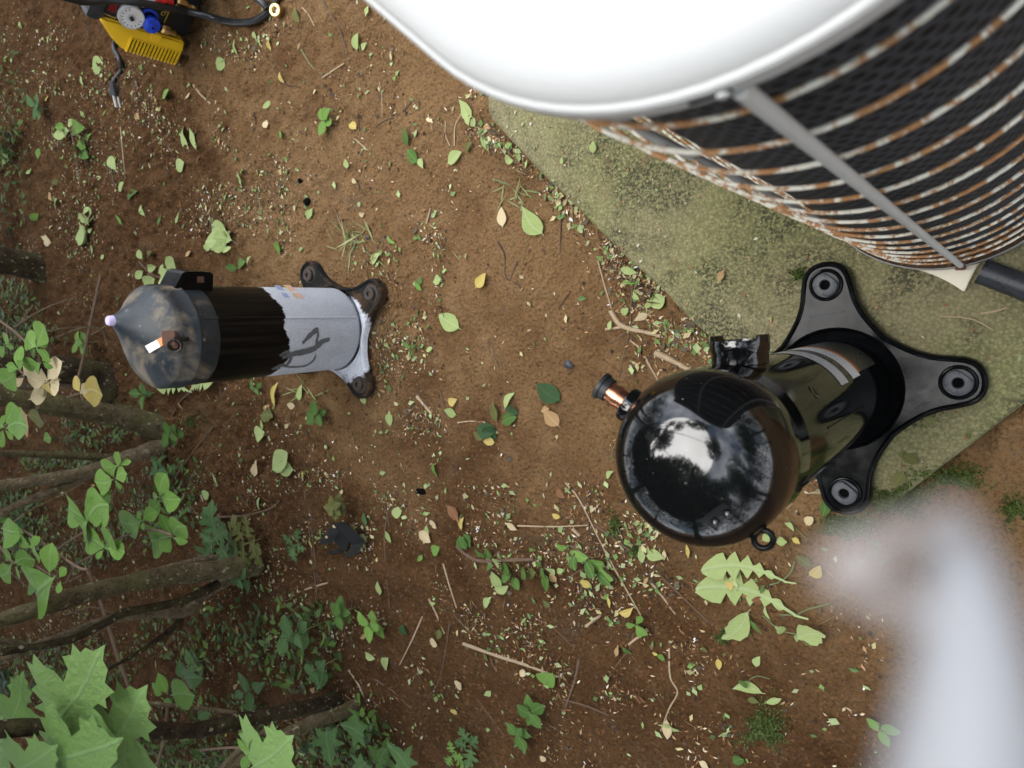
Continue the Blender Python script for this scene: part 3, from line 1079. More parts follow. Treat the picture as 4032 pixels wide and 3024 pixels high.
def new_compressor():
    zb = SLAB_Z + 0.0015
    root, c, ang = place_root('compressor', [(3220, 1130), (3740, 1510), (3350, 1940)], zb + 0.026, zb)
    tag(root, 'new glossy black compressor with copper stub standing on the slab edge', 'compressor')
    cx, cy = c[0], c[1]
    base_plate('mounting_base', M['satin'], root)
    for k in range(4):
        a = k * math.pi / 2
        x, y = 0.1347 * math.cos(a), 0.1347 * math.sin(a)
        mb = MB()
        # grommet: flats on two sides, a hole through it
        prof = [(0.0060, 0.004), (0.0060, 0.0255), (0.0070, 0.0268), (0.0125, 0.0268), (0.0148, 0.0255), (0.0150, 0.019), (0.0185, 0.018), (0.019, 0.001), (0.006, 0.001)]
        rings = []
        for r, z in prof:
            ring = []
            for t in np.linspace(0, 2 * math.pi, 32, endpoint=False):
                rx, ry = r * math.cos(t), r * math.sin(t)
                if 0.008 < r < 0.0155:
                    lim = 0.0112
                    q = rx * math.cos(0.8) + ry * math.sin(0.8)
                    if abs(q) > lim:
                        dq = math.copysign(abs(q) - lim, q)
                        rx -= dq * math.cos(0.8)
                        ry -= dq * math.sin(0.8)
                ring.append((x + rx, y + ry, z))
            rings.append(ring)
        mb.loft(rings)
        g = mb.build('grommet', M['greyrubber'], root)
        MB().lathe([(0.0, 0.0205), (0.0059, 0.0205)], (x, y, 0), 20).build('bolt_hole', M['hole'], g)
        MB().lathe([(0.0158, 0.0180), (0.0163, 0.0208), (0.0180, 0.0220), (0.0196, 0.0216), (0.0208, 0.0186)], (x, y, 0), 36).build('grommet_seat', M['satin'], root)
    R = 0.0625
    shell = [(0.040, 0.010), (0.056, 0.013), (R, 0.024), (R, 0.030), (R, 0.460), (R, 0.466)]
    MB().lathe(shell, n=96).build('shell', M['glossbody'], root)
    ZC, RC = 0.452, 0.0660
    cap = [(R - 0.0003, ZC), (RC - 0.0008, ZC + 0.0005), (RC, ZC + 0.0015), (RC, ZC + 0.044)]
    for t in np.linspace(6, 90, 24):
        t = math.radians(t)
        e = 0.86                                     # a little squarer than a sphere
        cap.append((RC * max(math.cos(t), 0) ** e, ZC + 0.044 + 0.050 * math.sin(t) ** e))
    MB().lathe(cap, n=96).build('top_cap', M['gloss'], root)
    full = shell[:5] + cap[1:]
    # ---- things on the cap and shell, found from where they are seen
    def hit(u, v):
        return lathe_hit(u, v, cx, cy, full, zb)

    def radial(u, v, z):
        p = P(u, v, zb + z)
        d = np.array([p[0] - cx, p[1] - cy, 0])
        return d / np.linalg.norm(d)

    loc = lambda p: to_local(root, p)
    ldir = lambda d: to_local(root, np.array(root.location) + d)
    # discharge collar and copper stub
    d = radial(2440, 1540, 0.49)
    c0 = np.array([cx, cy, zb + 0.494]) - d * 0.0065
    dt = d * math.cos(0.10) + np.array([0, 0, math.sin(0.10)])
    mb = MB()
    mb.lathe([(0.0138, 0.045), (0.0142, 0.066), (0.0142, 0.0765), (0.0132, 0.0782), (0.0105, 0.0786), (0.0075, 0.078)], loc(c0), 32, ldir(dt))
    col = mb.build('discharge_collar', M['gloss'], root)
    mb = MB()
    mb.lathe([(0.0082, 0.074), (0.0082, 0.083), (0.0090, 0.0865), (0.0080, 0.090), (0.0080, 0.092), (0.0088, 0.098)], loc(c0), 28, ldir(dt))
    mb.build('copper_tube', M['copper'], root)
    MB().lathe([(0.0090, 0.0940), (0.0098, 0.0945), (0.0100, 0.0995), (0.0112, 0.1000), (0.0112, 0.1030), (0.0, 0.1033)], loc(c0), 28, ldir(dt)).build('rubber_plug', M['rubber'], root)
    # terminal fence: neck, flared cup with two notches
    d = radial(2915, 1370, 0.40)
    c0 = np.array([cx, cy, zb + 0.402]) - d * 0.011
    ax = ldir(d)
    lc = loc(c0)
    mb = MB()
    mb.lathe([(0.031, 0.055), (0.026, 0.064), (0.0225, 0.070), (0.0222, 0.0725)], lc, 40, ax)
    mb.build('terminal_neck', M['gloss'], root)
    e1 = np.cross((0, 0, 1.0), ax)
    e1 /= np.linalg.norm(e1)
    e2 = np.cross(ax, e1)
    mb = MB()
    rings = []
    N = 64
    for r, h in ((0.0222, 0.0725), (0.0232, 0.0735), (0.0234, 0.083), (0.0244, 0.0845), (0.0244, 0.0955), (0.0240, 0.0975), (0.0222, 0.0975), (0.0218, 0.0955), (0.0218, 0.0755), (0.004, 0.0745)):
        ring = []
        for i in range(N):
            t = 2 * math.pi * i / N
            hh = h
            if h > 0.095:
                cc = math.cos(t)                     # cut down between two side ears
                hh = h - 0.0040 * (1 if abs(cc) < 0.80 else 0)
            ring.append(lc + ax * hh + (e1 * math.cos(t) + e2 * math.sin(t)) * r)
        rings.append(ring)
    mb.loft(rings, True, False, True)
    mb.build('terminal_cup', M['gloss'], root, sharp=35)
    # lifting lug
    rc_ = P(3011, 2119, zb + 0.500) - np.array([cx, cy, zb + 0.500])
    rcl = float(np.hypot(rc_[0], rc_[1]))
    d = rc_ / rcl
    dl = ldir(d)
    tl = np.cross((0, 0, 1.0), dl)
    mb = MB()
    pts = []
    for s, z in ((0.034, 0.5425), (0.047, 0.5340), (0.0565, 0.522), (0.064, 0.508), (rcl - 0.005, 0.5045)):
        pts.append((s, z))
    lo, hi = [], []
    rings = []
    for i, (s, z) in enumerate(pts):
        w = (0.0115, 0.0115, 0.0105, 0.0085, 0.0060)[i]
        cpt = dl * s + np.array([0, 0, z])
        rings.append([cpt - tl * w, cpt + tl * w, cpt + tl * w + np.array([0, 0, -0.0035]), cpt - tl * w + np.array([0, 0, -0.0035])])
    mb.loft(rings, True, True, True)
    lug = mb.build('lifting_lug', M['satin'], root, bevel=0.0008, sharp=50)
    cen = dl * rcl + np.array([0, 0, 0.5030])
    ring_pts = [cen + dl * 0.0062 * math.cos(t) + tl * 0.0070 * math.sin(t) for t in np.linspace(0, 2 * math.pi, 36, endpoint=False)]
    MB().tube(ring_pts, 0.0023, 10, closed=True).build('eye', M['satin'], lug)
    for s in (-1, 1):
        q = dl * 0.043 + tl * 0.0055 * s + np.array([0, 0, 0.5375])
        MB().lathe([(0.0032, -0.002), (0.0030, 0.0012), (0.0016, 0.0024), (0, 0.0027)], q, 16, (dl * 0.3 + np.array([0, 0, 0.95]))).build('rivet', M['gloss'], lug)
    # seam weld down the shell
    h = [hit(3400 - 140 * t, 1600 + 85 * t) for t in np.linspace(0, 1, 10)]
    MB().tube([loc(np.array(p)) for p, n in h], 0.0011, 8).build('seam_weld', M['satin'], root)
    # thin seam line of the cap
    # oval dimple
    p, n = hit(3205, 1545)
    MB().lathe([(0.0075, -0.0006), (0.006, 0.0006), (0.003, 0.0001), (0, -0.0003)], loc(np.array(p)), 24, ldir(np.array(n))).build('weld_spot', M['gloss'], root)
    # label: four bands that wrap the shell
    def band(name, mat, zt0, zt1, a0, a1, rr=R + 0.0005, parent=root):
        rings = []
        for z in np.linspace(zt0, zt1, 3):
            rings.append([(rr * math.cos(a), rr * math.sin(a), z) for a in np.linspace(a0, a1, 40)])
        return MB().loft(rings, closed=False).build(name, mat, parent)

    def az(u, v):
        p, n = hit(u, v)
        l = loc(np.array(p))
        return math.atan2(l[1], l[0]), l[2]
    aA, zA0 = az(3310, 1517)
    aB, zB0 = az(3335, 1503)
    a1, zA1 = az(3340, 1505)
    aend, z1 = az(3222, 1430)
    A0 = min(aA, aB)
    pairs = {}
    q1, q2 = az(3312, 1519), az(3338, 1503)        # lower corners of band 1
    q3, q4 = az(3358, 1492), az(3385, 1478)        # band 2
    q5, q6 = az(3385, 1462), az(3438, 1424)        # orange edge, outer end of dark panel
    LEN = math.radians(150)
    sgn = 1
    for nm, mat, qa, qb in (('label_band', M['lblgrey'], q1, q2), ('label_band', M['lblwhite'], q3, q4),
                            ('label_stripe', M['lblorange'], (q5[0], q4[1] - 0.0006), (q5[0], q5[1])), ('label_panel', M['lbldark'], (q5[0], q5[1] - 0.0004), q6)):
        s = qa[0]
        band(nm, mat, min(qa[1], qb[1]), max(qa[1], qb[1]), s, s + LEN)
    zm = (q2[1] + q3[1]) / 2
    band('label_gap', M['lbldark'], min(q2[1], q3[1]) + 0.0003, max(q2[1], q3[1]) - 0.0003, q1[0] + 0.1, q1[0] + LEN, R + 0.0004)
    # illegible small print
    vs, fs = [], []
    def dash(a, z, da, dz):
        k = len(vs)
        rr = R + 0.00085
        for aa, z_ in ((a, z), (a + da, z), (a + da, z + dz), (a, z + dz)):
            vs.append((rr * math.cos(aa), rr * math.sin(aa), z_))
        fs.append((k, k + 1, k + 2, k + 3))
    for row in range(3):
        for i in range(22):
            if rnd.random() < 0.7:
                h0 = min(q3[1], q4[1])
                dash(q3[0] + 0.30 + i * 0.042 + rnd.uniform(0, .01), h0 + abs(q4[1] - q3[1]) * (0.2 + 0.25 * row), 0.026, 0.0011)
    for i in range(14):
        h0 = min(q1[1], q2[1])
        dash(q1[0] + 0.62 + i * 0.036, h0 + abs(q2[1] - q1[1]) * 0.55, 0.024, 0.0016)
    MB().add(vs, fs).build('label_print', M['ink'], root, smooth=False)['kind'] = 'stuff'
    vs, fs = [], []
    for i in range(16):
        dash(q1[0] + 0.34 + i * 0.05, zm - 0.0008, 0.028, 0.0016)
    MB().add(vs, fs).build('label_dots', M['lblwhite'], root, smooth=False)['kind'] = 'stuff'
    # stamped numbers
    p, n = hit(2573, 1735)
    p2, n2 = hit(2605, 1762)
    txt(root, '8810', p, np.array(p2) - np.array(p), n, 0.0075, 'stamped_number', M['satin'])
    fa = P(3180, 1250, zb + 0.0195)
    fb = P(3330, 1228, zb + 0.0195)
    txt(root, '00-0880-02.17', (fa + fb) / 2 , fb - fa, np.array([0, 0, 1.0]), 0.0072, 'stamped_number', M['greyplastic'])
    return root


def txt(root, s, pos, xdir, nrm, size, name, mat, ext=0.0004):
    cu = bpy.data.curves.new(name, 'FONT')
    cu.body = s
    cu.size = size
    cu.extrude = ext
    cu.align_x = 'CENTER'
    cu.align_y = 'CENTER'
    o = bpy.data.objects.new(name, cu)
    COL.objects.link(o)
    bpy.context.view_layer.update()
    me = bpy.data.meshes.new_from_object(o)
    bpy.data.objects.remove(o)
    n = Vector([float(q) for q in nrm]).normalized()
    x = Vector([float(q) for q in xdir])
    x = (x - n * x.dot(n)).normalized()
    y = n.cross(x)
    m = Matrix.Identity(4)
    for i in range(3):
        m[i][0], m[i][1], m[i][2], m[i][3] = x[i], y[i], n[i], float(pos[i])
    bpy.context.view_layer.update()
    me.transform(root.matrix_world.inverted() @ m)
    return link(name, me, mat, root)


new_compressor()


def old_compressor():
    zb = 0.004
    root, c, ang = place_root('compressor', [(1222, 1068), (1462, 1148), (1395, 1528)], zb + 0.024, zb)
    tag(root, 'old dusty compressor with frosted grey lower half standing in the soil', 'compressor')
    cx, cy = c[0], c[1]
    loc = lambda p: to_local(root, p)
    ldir = lambda d: to_local(root, np.array(root.location) + d)
    R = 0.0855
    base_plate('mounting_base', M['oldbase'], root, rin=0.0905)
    for k in range(4):
        a = k * math.pi / 2
        x, y = 0.1347 * math.cos(a), 0.1347 * math.sin(a)
        mb = MB()
        mb.lathe([(0.005, 0.004), (0.005, 0.026), (0.011, 0.027), (0.0135, 0.0255), (0.0138, 0.019), (0.0195, 0.0185), (0.0205, 0.010), (0.020, 0.001), (0.006, 0.001)], (x, y, 0), 28)
        g = mb.build('grommet', M['oldrubber'], root)
        MB().lathe([(0.0, 0.0215), (0.0049, 0.0215)], (x, y, 0), 16).build('rust_sleeve', M['rustbolt'], g)
    ZS = 0.372
    shell = [(0.05, 0.008), (0.074, 0.012), (R, 0.026), (R, 0.032), (R, ZS)]
    M['oldshell'] = mat_old_shell(0.205)
    MB().lathe(shell, n=96).build('shell', M['oldshell'], root)
    RC = 0.0880
    cap = [(R - 0.0002, ZS - 0.034), (RC - 0.0022, ZS - 0.0335), (RC - 0.0016, ZS - 0.031), (RC - 0.0016, ZS - 0.002), (RC - 0.001, ZS), (RC + 0.0014, ZS + 0.002), (RC + 0.0014, ZS + 0.005), (RC, ZS + 0.007), (RC, ZS + 0.030)]
    for t, f in ((0.10, .988), (0.22, .955), (0.34, .90), (0.46, .82), (0.58, .72), (0.70, .605), (0.82, .49), (0.94, .385), (1.06, .29), (1.18, .21), (1.28, .15), (1.34, .115)):
        cap.append((RC * f, ZS + 0.030 + 0.050 * t))
    cap.append((0.0, cap[-1][1] + 0.001))
    # the peak of the cap sits off centre, towards the far side
    ysh = to_local(root, np.array(root.location) + np.array([-0.002, 0.029, 0]))
    rings = []
    for r, z in cap:
        k = min(max((z - ZS - 0.030) / 0.068, 0), 1) ** 1.3
        rings.append([(r * math.cos(t) + ysh[0] * k, r * math.sin(t) + ysh[1] * k, z) for t in np.linspace(0, 2 * math.pi, 96, endpoint=False)])
    MB().loft(rings).build('top_cap', M['oldcap'], root)
    ztip = cap[-1][1]
    MB().lathe([(0.0085, ztip - 0.004), (0.0080, ztip + 0.007), (0.0062, ztip + 0.009), (0, ztip + 0.0093)], (ysh[0], ysh[1], 0), n=24).build('tip_plug', M['lilac'], root)
    full = shell[:4] + cap

    def hit(u, v):
        return lathe_hit(u, v, cx, cy, full, zb)
    # upright seam
    hs = [hit(u, 1252 - (u - 1100) * 0.006) for u in (800, 860, 920, 980, 1050, 1120, 1200, 1280, 1350, 1400)]
    MB().tube([loc(np.array(p)) for p, n in hs[2:]], 0.0026, 8).build('seam', M['oldshell'], root)
    MB().tube([loc(np.array(p)) for p, n in hs[:2]], 0.0024, 8).build('seam', M['oldcap'], root)
    # finger-wiped marks in the frost
    marks = [([(1190, 1352), (1215, 1325), (1240, 1303), (1252, 1292)], 0.010),
             ([(1247, 1296), (1252, 1315), (1246, 1345), (1245, 1362)], 0.006),
             ([(1110, 1408), (1150, 1393), (1200, 1384), (1240, 1370), (1268, 1345), (1298, 1335)], 0.013),
             ([(1080, 1450), (1100, 1437), (1130, 1435), (1145, 1405), (1130, 1385), (1100, 1400)], 0.008),
             ([(1105, 1440), (1150, 1444), (1200, 1440), (1232, 1420), (1243, 1395)], 0.006),
             ([(1070, 1455), (1085, 1447), (1100, 1452)], 0.010)]
    for pl, w in marks:
        pl = [q[:2] for q in spline([(a, b, 0) for a, b in pl], 5)]
        hh = [hit(a, b) for a, b in pl]
        n = len(hh)
        ws = [w * (0.35 + 0.65 * math.sin(math.pi * min(max(i / (n - 1), 0.06), 0.94)) ** 0.5) * rnd.uniform(0.85, 1.15) for i in range(n)]
        vs, fs = ribbon_on(root, hh, ws, 0.0007)
        MB().add(vs, fs).build('wiped_mark', M['wiped'], root)
    # remains of the printed label at the upper side
    for pl, w, mm in (([(1090, 1125), (1105, 1140), (1120, 1158), (1130, 1172)], 0.012, 'blueprint'), ([(1118, 1124), (1140, 1142), (1158, 1160), (1170, 1176)], 0.005, 'lf_yellow'),
                      ([(1130, 1123), (1155, 1142), (1175, 1160), (1188, 1174)], 0.012, 'redprint')):
        vs, fs = ribbon_on(root, [hit(a, b) for a, b in pl], w, 0.0006)
        MB().add(vs, fs).build('label_band', M[mm], root)
    # sticker, white with an orange end
    cs_ = [(572, 1362), (642, 1325), (655, 1352), (590, 1390)]
    s0 = [hit(*cs_[0]), hit(*cs_[1])]
    s1 = [hit(*cs_[3]), hit(*cs_[2])]
    N = 7
    va, vb = [], []
    for i in range(N):
        t = i / (N - 1)
        a = hit(cs_[0][0] + (cs_[1][0] - cs_[0][0]) * t, cs_[0][1] + (cs_[1][1] - cs_[0][1]) * t)
        b = hit(cs_[3][0] + (cs_[2][0] - cs_[3][0]) * t, cs_[3][1] + (cs_[2][1] - cs_[3][1]) * t)
        va.append(loc(a[0] + a[1] * 0.0012))
        vb.append(loc(b[0] + b[1] * 0.0012))
    def strip(i0, i1):
        vs, fs = [], []
        for i in range(i0, i1 + 1):
            vs += [va[i], vb[i]]
        for i in range(i1 - i0):
            fs.append((2 * i, 2 * i + 1, 2 * i + 3, 2 * i + 2))
        return MB().add(vs, fs)
    st = strip(0, 4).build('sticker', M['stkwhite'], root)
    strip(4, 6).build('sticker_print', M['stkorange'], st)
    # rusty broken terminal clip
    p, n = hit(672, 1332)
    n = np.array(n)
    e1 = np.cross(n, (0, 0, 1.0))
    e1 /= np.linalg.norm(e1)
    e2 = np.cross(n, e1)
    q = np.array(p) + n * 0.004
    MB().box(loc(q), ldir(e1), ldir(e2), ldir(n), 0.024, 0.022, 0.009).build('clip_plate', M['rustbolt'], root, bevel=0.002)
    p2, n2 = hit(690, 1358)
    n2 = np.array(n2)
    mb = MB()
    mb.lathe([(0.0115, -0.002), (0.012, 0.010), (0.0105, 0.0125), (0.0085, 0.011), (0.0075, 0.003), (0, 0.002)], loc(np.array(p2)), 24, ldir(n2))
    mb.build('terminal_socket', M['oldrubber'], root)
    MB().lathe([(0.0065, 0.003), (0.005, 0.0062), (0, 0.0068)], loc(np.array(p2)), 16, ldir(n2)).build('rusty_pin', M['rustbolt'], root)
    p3, n3 = hit(712, 1335)
    MB().tube([loc(np.array(p3) + np.array(n3) * 0.004 + np.array([0, 0, z])) for z in (-0.012, 0.012)], 0.0035, 10).build('clip_bar', M['blackplastic'], root)
    # bracket on the far side of the cap: wedge with a square hole plate
    pa = [(672, 1112, 0.05), (742, 1040, 0.05)]
    zbr = 0.328 + zb
    a = P(700, 1118, zbr)
    d = np.array([a[0] - cx, a[1] - cy, 0])
    d /= np.linalg.norm(d)
    d = np.array([0.12, 1.0, 0])
    d /= np.linalg.norm(d)
    t = np.cross((0, 0, 1.0), d)
    cen = np.array([cx, cy, zb])
    def bp(s, w, z):
        return loc(cen + d * s + t * w + np.array([0, 0, z]))
    w = 0.026
    verts = []
    for ww in (-w, w):
        verts += [bp(0.070, ww, 0.392), bp(0.108, ww, 0.372), bp(0.113, ww, 0.367), bp(0.113, ww, 0.318), bp(0.110, ww, 0.315), bp(0.070, ww, 0.315)]
    fs = [(0, 1, 2, 3, 4, 5), (11, 10, 9, 8, 7, 6)]
    for i in range(6):
        j = (i + 1) % 6
        fs.append((i, i + 6, j + 6, j))
    br = MB().add(verts, fs).build('bracket', M['satin'], root, bevel=0.002, sharp=50)
    hc = cen + t * (-w - 0.0006 if (t @ np.array([1.0, 0, 0])) < 0 else w + 0.0006) + d * 0.100 + np.array([0, 0, 0.340])
    ex = d
    MB().box(loc(hc), ldir(ex), (0, 0, 1), ldir(t), 0.011, 0.013, 0.0012).build('square_hole', M['rustbolt'], br, bevel=0.0015)
    return root


old_compressor()


# ================================================================== yellow recovery machine
def machine():
    ez = np.array([0, 0, 1.0])
    Z0 = 0.012
    E0, E1, E2 = P(735, 170, Z0), P(727, 205, Z0), P(702, 258, Z0)
    wp = P(792, 50, Z0) - E0
    wp /= np.linalg.norm(wp)
    nrm = np.cross(wp, ez)
    if nrm @ (CAM_POS - E0) < 0:
        nrm = -nrm
    nrm /= np.linalg.norm(nrm)
    W, D = 0.27, 0.20
    base = E0 + wp * W / 2 - nrm * D / 2
    root = empty('recovery_machine', (base[0], base[1], 0.0))
    tag(root, 'yellow and black refrigerant recovery machine with gauges standing on the soil', 'machine')
    O = np.array([base[0], base[1], 0.0])
    HT = float(near_axis(403, 68, E0)[2])

    def at(u, v, lift=0.0):           # point of the panel plane behind a seen pixel, lifted towards the viewer
        r = ray(u, v)
        o = E0 + nrm * lift
        t = ((o - CAM_POS) @ nrm) / (r @ nrm)
        return CAM_POS + r * t - O
    # yellow corner housing
    zt2 = float(near_axis(484, 192, E2)[2])
    zt1 = float(near_axis(470, 150, E1)[2])
    back = E2 - nrm * 0.15 - wp * 0.0
    bi = E0 - nrm * 0.15

    def sec(z, k):
        e1 = E1 + (E0 - E1) * k * 0.75
        e2 = E2 + (E0 - E2) * k * 0.88
        return [np.array([p[0], p[1], z]) - O for p in (E0 + nrm * 0.0, e1, e2, back + (bi - back) * k * 0.8, bi)]
    mb = MB()
    mb.loft([sec(Z0 + 0.004, 0.10), sec(Z0 + 0.012, 0), sec(zt2, 0), sec(zt2 + (HT - zt2) * 0.45, 0.33), sec(zt2 + (HT - zt2) * 0.8, 0.70), sec(HT, 0.95)], True, True, True)
    mb.build('side_housing', M['yellow'], root, bevel=0.004, sharp=30)
    # grille
    fx = E2 - E1
    wl_ = np.linalg.norm(fx)
    fx /= wl_
    fn = np.cross(fx, ez)
    if fn @ (CAM_POS - E1) < 0:
        fn = -fn
    zs0, zs1 = Z0 + 0.012, zt2 - 0.006
    cmid = (E1 + E2) / 2
    a_, b_ = E1 + fx * 0.006, E2 - fx * 0.003
    bk = [np.array([p[0], p[1], z]) + fn * 0.0008 - O for p, z in ((a_, zs0), (b_, zs0), (b_, zs1), (a_, zs1))]
    MB().add(bk, [(0, 1, 2, 3)]).build('grille_backing', M['hole'], root, smooth=False)
    ns = 15
    for i in range(ns):
        z = zs0 + (zs1 - zs0) * i / (ns - 1)
        c_ = np.array([cmid[0], cmid[1], z]) + fn * 0.002 - O
        MB().box(c_, fx, fn, ez, wl_ * 0.99, 0.007, (zs1 - zs0) / (ns - 1) * 0.56).build('grille_slat', M['yellow'], root, bevel=0.0020)
    # black body: panel above, recessed bay below
    zg = float(at(655, 76)[2])
    def boxz(name, mat, n0, n1, w0, w1, z0, z1, bev=0.003):
        c_ = E0 + wp * (w0 + w1) / 2 + nrm * (n0 + n1) / 2 - O
        c_[2] = (z0 + z1) / 2
        return MB().box(c_, wp, nrm, ez, w1 - w0, abs(n1 - n0), z1 - z0).build(name, mat, root, bevel=bev)
    boxz('body', M['blackplastic'], -D, -0.020, 0.001, W, Z0 - 0.006, HT, 0.004)
    boxz('control_panel', M['blackplastic'], -0.0195, -0.001, 0.0015, W - 0.01, zg, HT - 0.001, 0.002)
    # far yellow housing, only its end shows
    boxz('side_housing', M['yellow'], -0.16, 0.02, W - 0.035, W + 0.03, Z0 + 0.03, HT - 0.01, 0.006)
    # charcoal top bumper
    zb_ = float(near_axis(325, 40, E0)[2])
    rings = []
    for z, o_ in ((HT - 0.004, -0.006), (HT + 0.002, 0.002), (HT + 0.010, 0.006), (HT + 0.035, 0.004), (zb_ - 0.012, 0.0), (zb_, -0.022)):
        rings.append([np.array([p[0], p[1], z]) - O for p in (E0 + nrm * o_ - wp * o_ * 1.6, E0 + nrm * o_ + wp * (W - 0.02), E0 - nrm * (D - 0.02) + wp * (W - 0.02), E0 - nrm * (D - 0.02) - wp * (o_ * 1.6))])
    MB().loft(rings, True, True, True).build('top_bumper', M['greyplastic'], root, bevel=0.008, sharp=40)
    # gold lines
    for (u0, v0, u1, v1) in ((427, -4, 405, 50), (405, 50, 454, 72), (454, 72, 484, 6), (496, 2, 470, 66), (534, 14, 617, 56), (617, 56, 615, 63), (668, 40, 636, 112)):
        a, b = at(u0, v0, 0.0), at(u1, v1, 0.0)
        d = b - a
        l = np.linalg.norm(d)
        d /= l
        MB().box((a + b) / 2, d, np.cross(nrm, d), nrm, l, 0.0020, 0.0012).build('gold_line', M['goldink'], root, smooth=False)
    # power switch
    c_ = at(443, 28, 0.002)
    sw = MB().box(c_, ez, wp, nrm, 0.026, 0.040, 0.006).build('power_switch', M['blackplastic'], root, bevel=0.0015)
    MB().box(at(447, 26, 0.006), ez, wp, nrm, 0.016, 0.026, 0.005).build('rocker', M['darkred'], sw, bevel=0.0015)
    a, b = at(463, 58), at(478, 20)
    txt(root, 'POWER', (a + b) / 2 + O + nrm * 0.0003, b - a, nrm, 0.0125, 'panel_print', M['goldink'])
    txt(root, 'OL', at(648, 50, 0.0003) + O, at(658, 40) - at(640, 58), nrm, 0.014, 'panel_print', M['goldink'])

    def gauge(u, v, r):
        c = at(u, v, 0.02) - nrm * 0.02
        n = nrm + ez * 0.15 + np.array([0.1, -0.1, 0])
        n /= np.linalg.norm(n)
        g = MB().lathe([(r * 0.9, -0.002), (r * 0.98, 0.006), (r, 0.016), (r * 0.97, 0.0200), (r * 0.90, 0.0203), (r * 0.88, 0.0185)], c, 40, n).build('gauge', M['dialring'], root)
        MB().lathe([(r * 0.89, 0.0186), (r * 0.4, 0.0188), (0, 0.0189)], c, 40, n).build('dial', M['dial'], g)
        MB().lathe([(r * 0.33, 0.0192), (r * 0.33, 0.0202), (r * 0.18, 0.0204)], c, 28, n).build('dial_ring', M['dialring'], g)
        MB().lathe([(r * 0.17, 0.0195), (r * 0.15, 0.025), (0, 0.0255)], c, 20, n).build('needle_boss', M['blackplastic'], g)
        vs, fs = [], []
        e1 = np.cross(n, wp)
        e1 /= np.linalg.norm(e1)
        e2 = np.cross(n, e1)
        for i in range(11):
            t = math.radians(-60 + i * 24)
            dd = e1 * math.cos(t) + e2 * math.sin(t)
            tt = np.cross(n, dd)
            k = len(vs)
            cc = c + n * 0.0197
            vs += [cc + dd * r * 0.62 - tt * r * 0.03, cc + dd * r * 0.62 + tt * r * 0.03, cc + dd * r * 0.78 + tt * r * 0.03, cc + dd * r * 0.78 - tt * r * 0.03]
            fs.append((k, k + 1, k + 2, k + 3))
        MB().add(vs, fs).build('dial_ticks', M['ink'], g, smooth=False)
    gauge(523, 74, 0.0275)
    gauge(585, -14, 0.0275)

    def knob(u, v, mat):
        c = at(u, v, 0.026) - nrm * 0.026
        n = nrm + ez * 0.1 + np.array([0.1, -0.1, 0])
        n /= np.linalg.norm(n)
        k = MB().lathe([(0.013, 0.0), (0.013, 0.012), (0.0185, 0.014), (0.0195, 0.022), (0.0185, 0.026), (0.015, 0.0275), (0, 0.028)], c, 36, n).build('valve_knob', mat, root)
        gx = wp * 0.8 + ez * 0.6
        gx -= n * (gx @ n)
        gx /= np.linalg.norm(gx)
        MB().box(c + n * 0.030, gx, np.cross(n, gx), n, 0.033, 0.010, 0.009).build('grip', mat, k, bevel=0.003)
        MB().lathe([(0.0026, 0.0335), (0.0025, 0.0352), (0, 0.0352)], c, 14, n).build('screw_hole', M['hole'], k)
        MB().lathe([(0.019, 0.002), (0.0205, 0.006), (0.0205, 0.009), (0.014, 0.0095)], c + wp * 0.008 + ez * 0.004, 30, n).build('collar', mat, k)
    knob(602, 104, M['blue'])
    knob(655, 8, M['red'])
    MB().box(at(610, 145, 0.004), ez, wp, nrm, 0.024, 0.026, 0.010).build('yellow_tab', M['yellow'], root, bevel=0.003)

    def fitting(u, v, u2, v2):
        a = at(u, v, 0.010)
        b = at(u2, v2, 0.010)
        d = b - a
        l = np.linalg.norm(d)
        MB().lathe([(0.008, -0.004), (0.0105, 0.0), (0.0110, 0.003), (0.0110, l * 0.45), (0.0095, l * 0.5), (0.0055, l * 0.52), (0.0055, l * 0.8), (0.0065, l * 0.82), (0.0065, l), (0.003, l)], a, 6, d / l).build('brass_fitting', M['brass'], root, sharp=30)
    fitting(640, 112, 688, 132)
    fitting(698, 8, 768, 34)
    # power cord and plug on the soil behind it
    cpts = [gz(470, 150, 0.006) - O, gz(458, 190, 0.006) - O, gz(461, 230, 0.006) - O, gz(463, 270, 0.006) - O, gz(466, 310, 0.007) - O, gz(468, 335, 0.010) - O]
    MB().tube(spline(cpts, 6), 0.0058, 12).build('power_cord', M['cord'], root)
    p0, p1 = gz(468, 326, 0.013) - O, gz(478, 386, 0.013) - O
    ax = (p1 - p0) / np.linalg.norm(p1 - p0)
    sx = np.cross(ez, ax)
    ll = np.linalg.norm(p1 - p0)
    mb = MB()
    mb.loft([[p0 + ax * t * ll + sx * w_ * i + ez * h_ * j for i, j in ((-1, -1), (1, -1), (1, 1), (-1, 1))] for t, w_, h_ in ((0, .008, .008), (.12, .009, .009), (.2, .012, .010), (.75, .0165, .012), (1, .0165, .012))], True, True, True)
    pl = mb.build('plug', M['rubber'], root, bevel=0.002)
    for i, (dx, dz) in enumerate(((-0.009, 0.002), (0.009, 0.002), (-0.003, 0.008))):
        a = p1 + sx * dx + ez * dz
        MB().box(a + ax * 0.012, ax, sx, ez, 0.030, 0.007, 0.004).build('prong', M['steel'], pl, smooth=False, bevel=0.0008)
    HS = lambda u, v, l: at(u, v, l) + O
    return HS


HAT = machine()

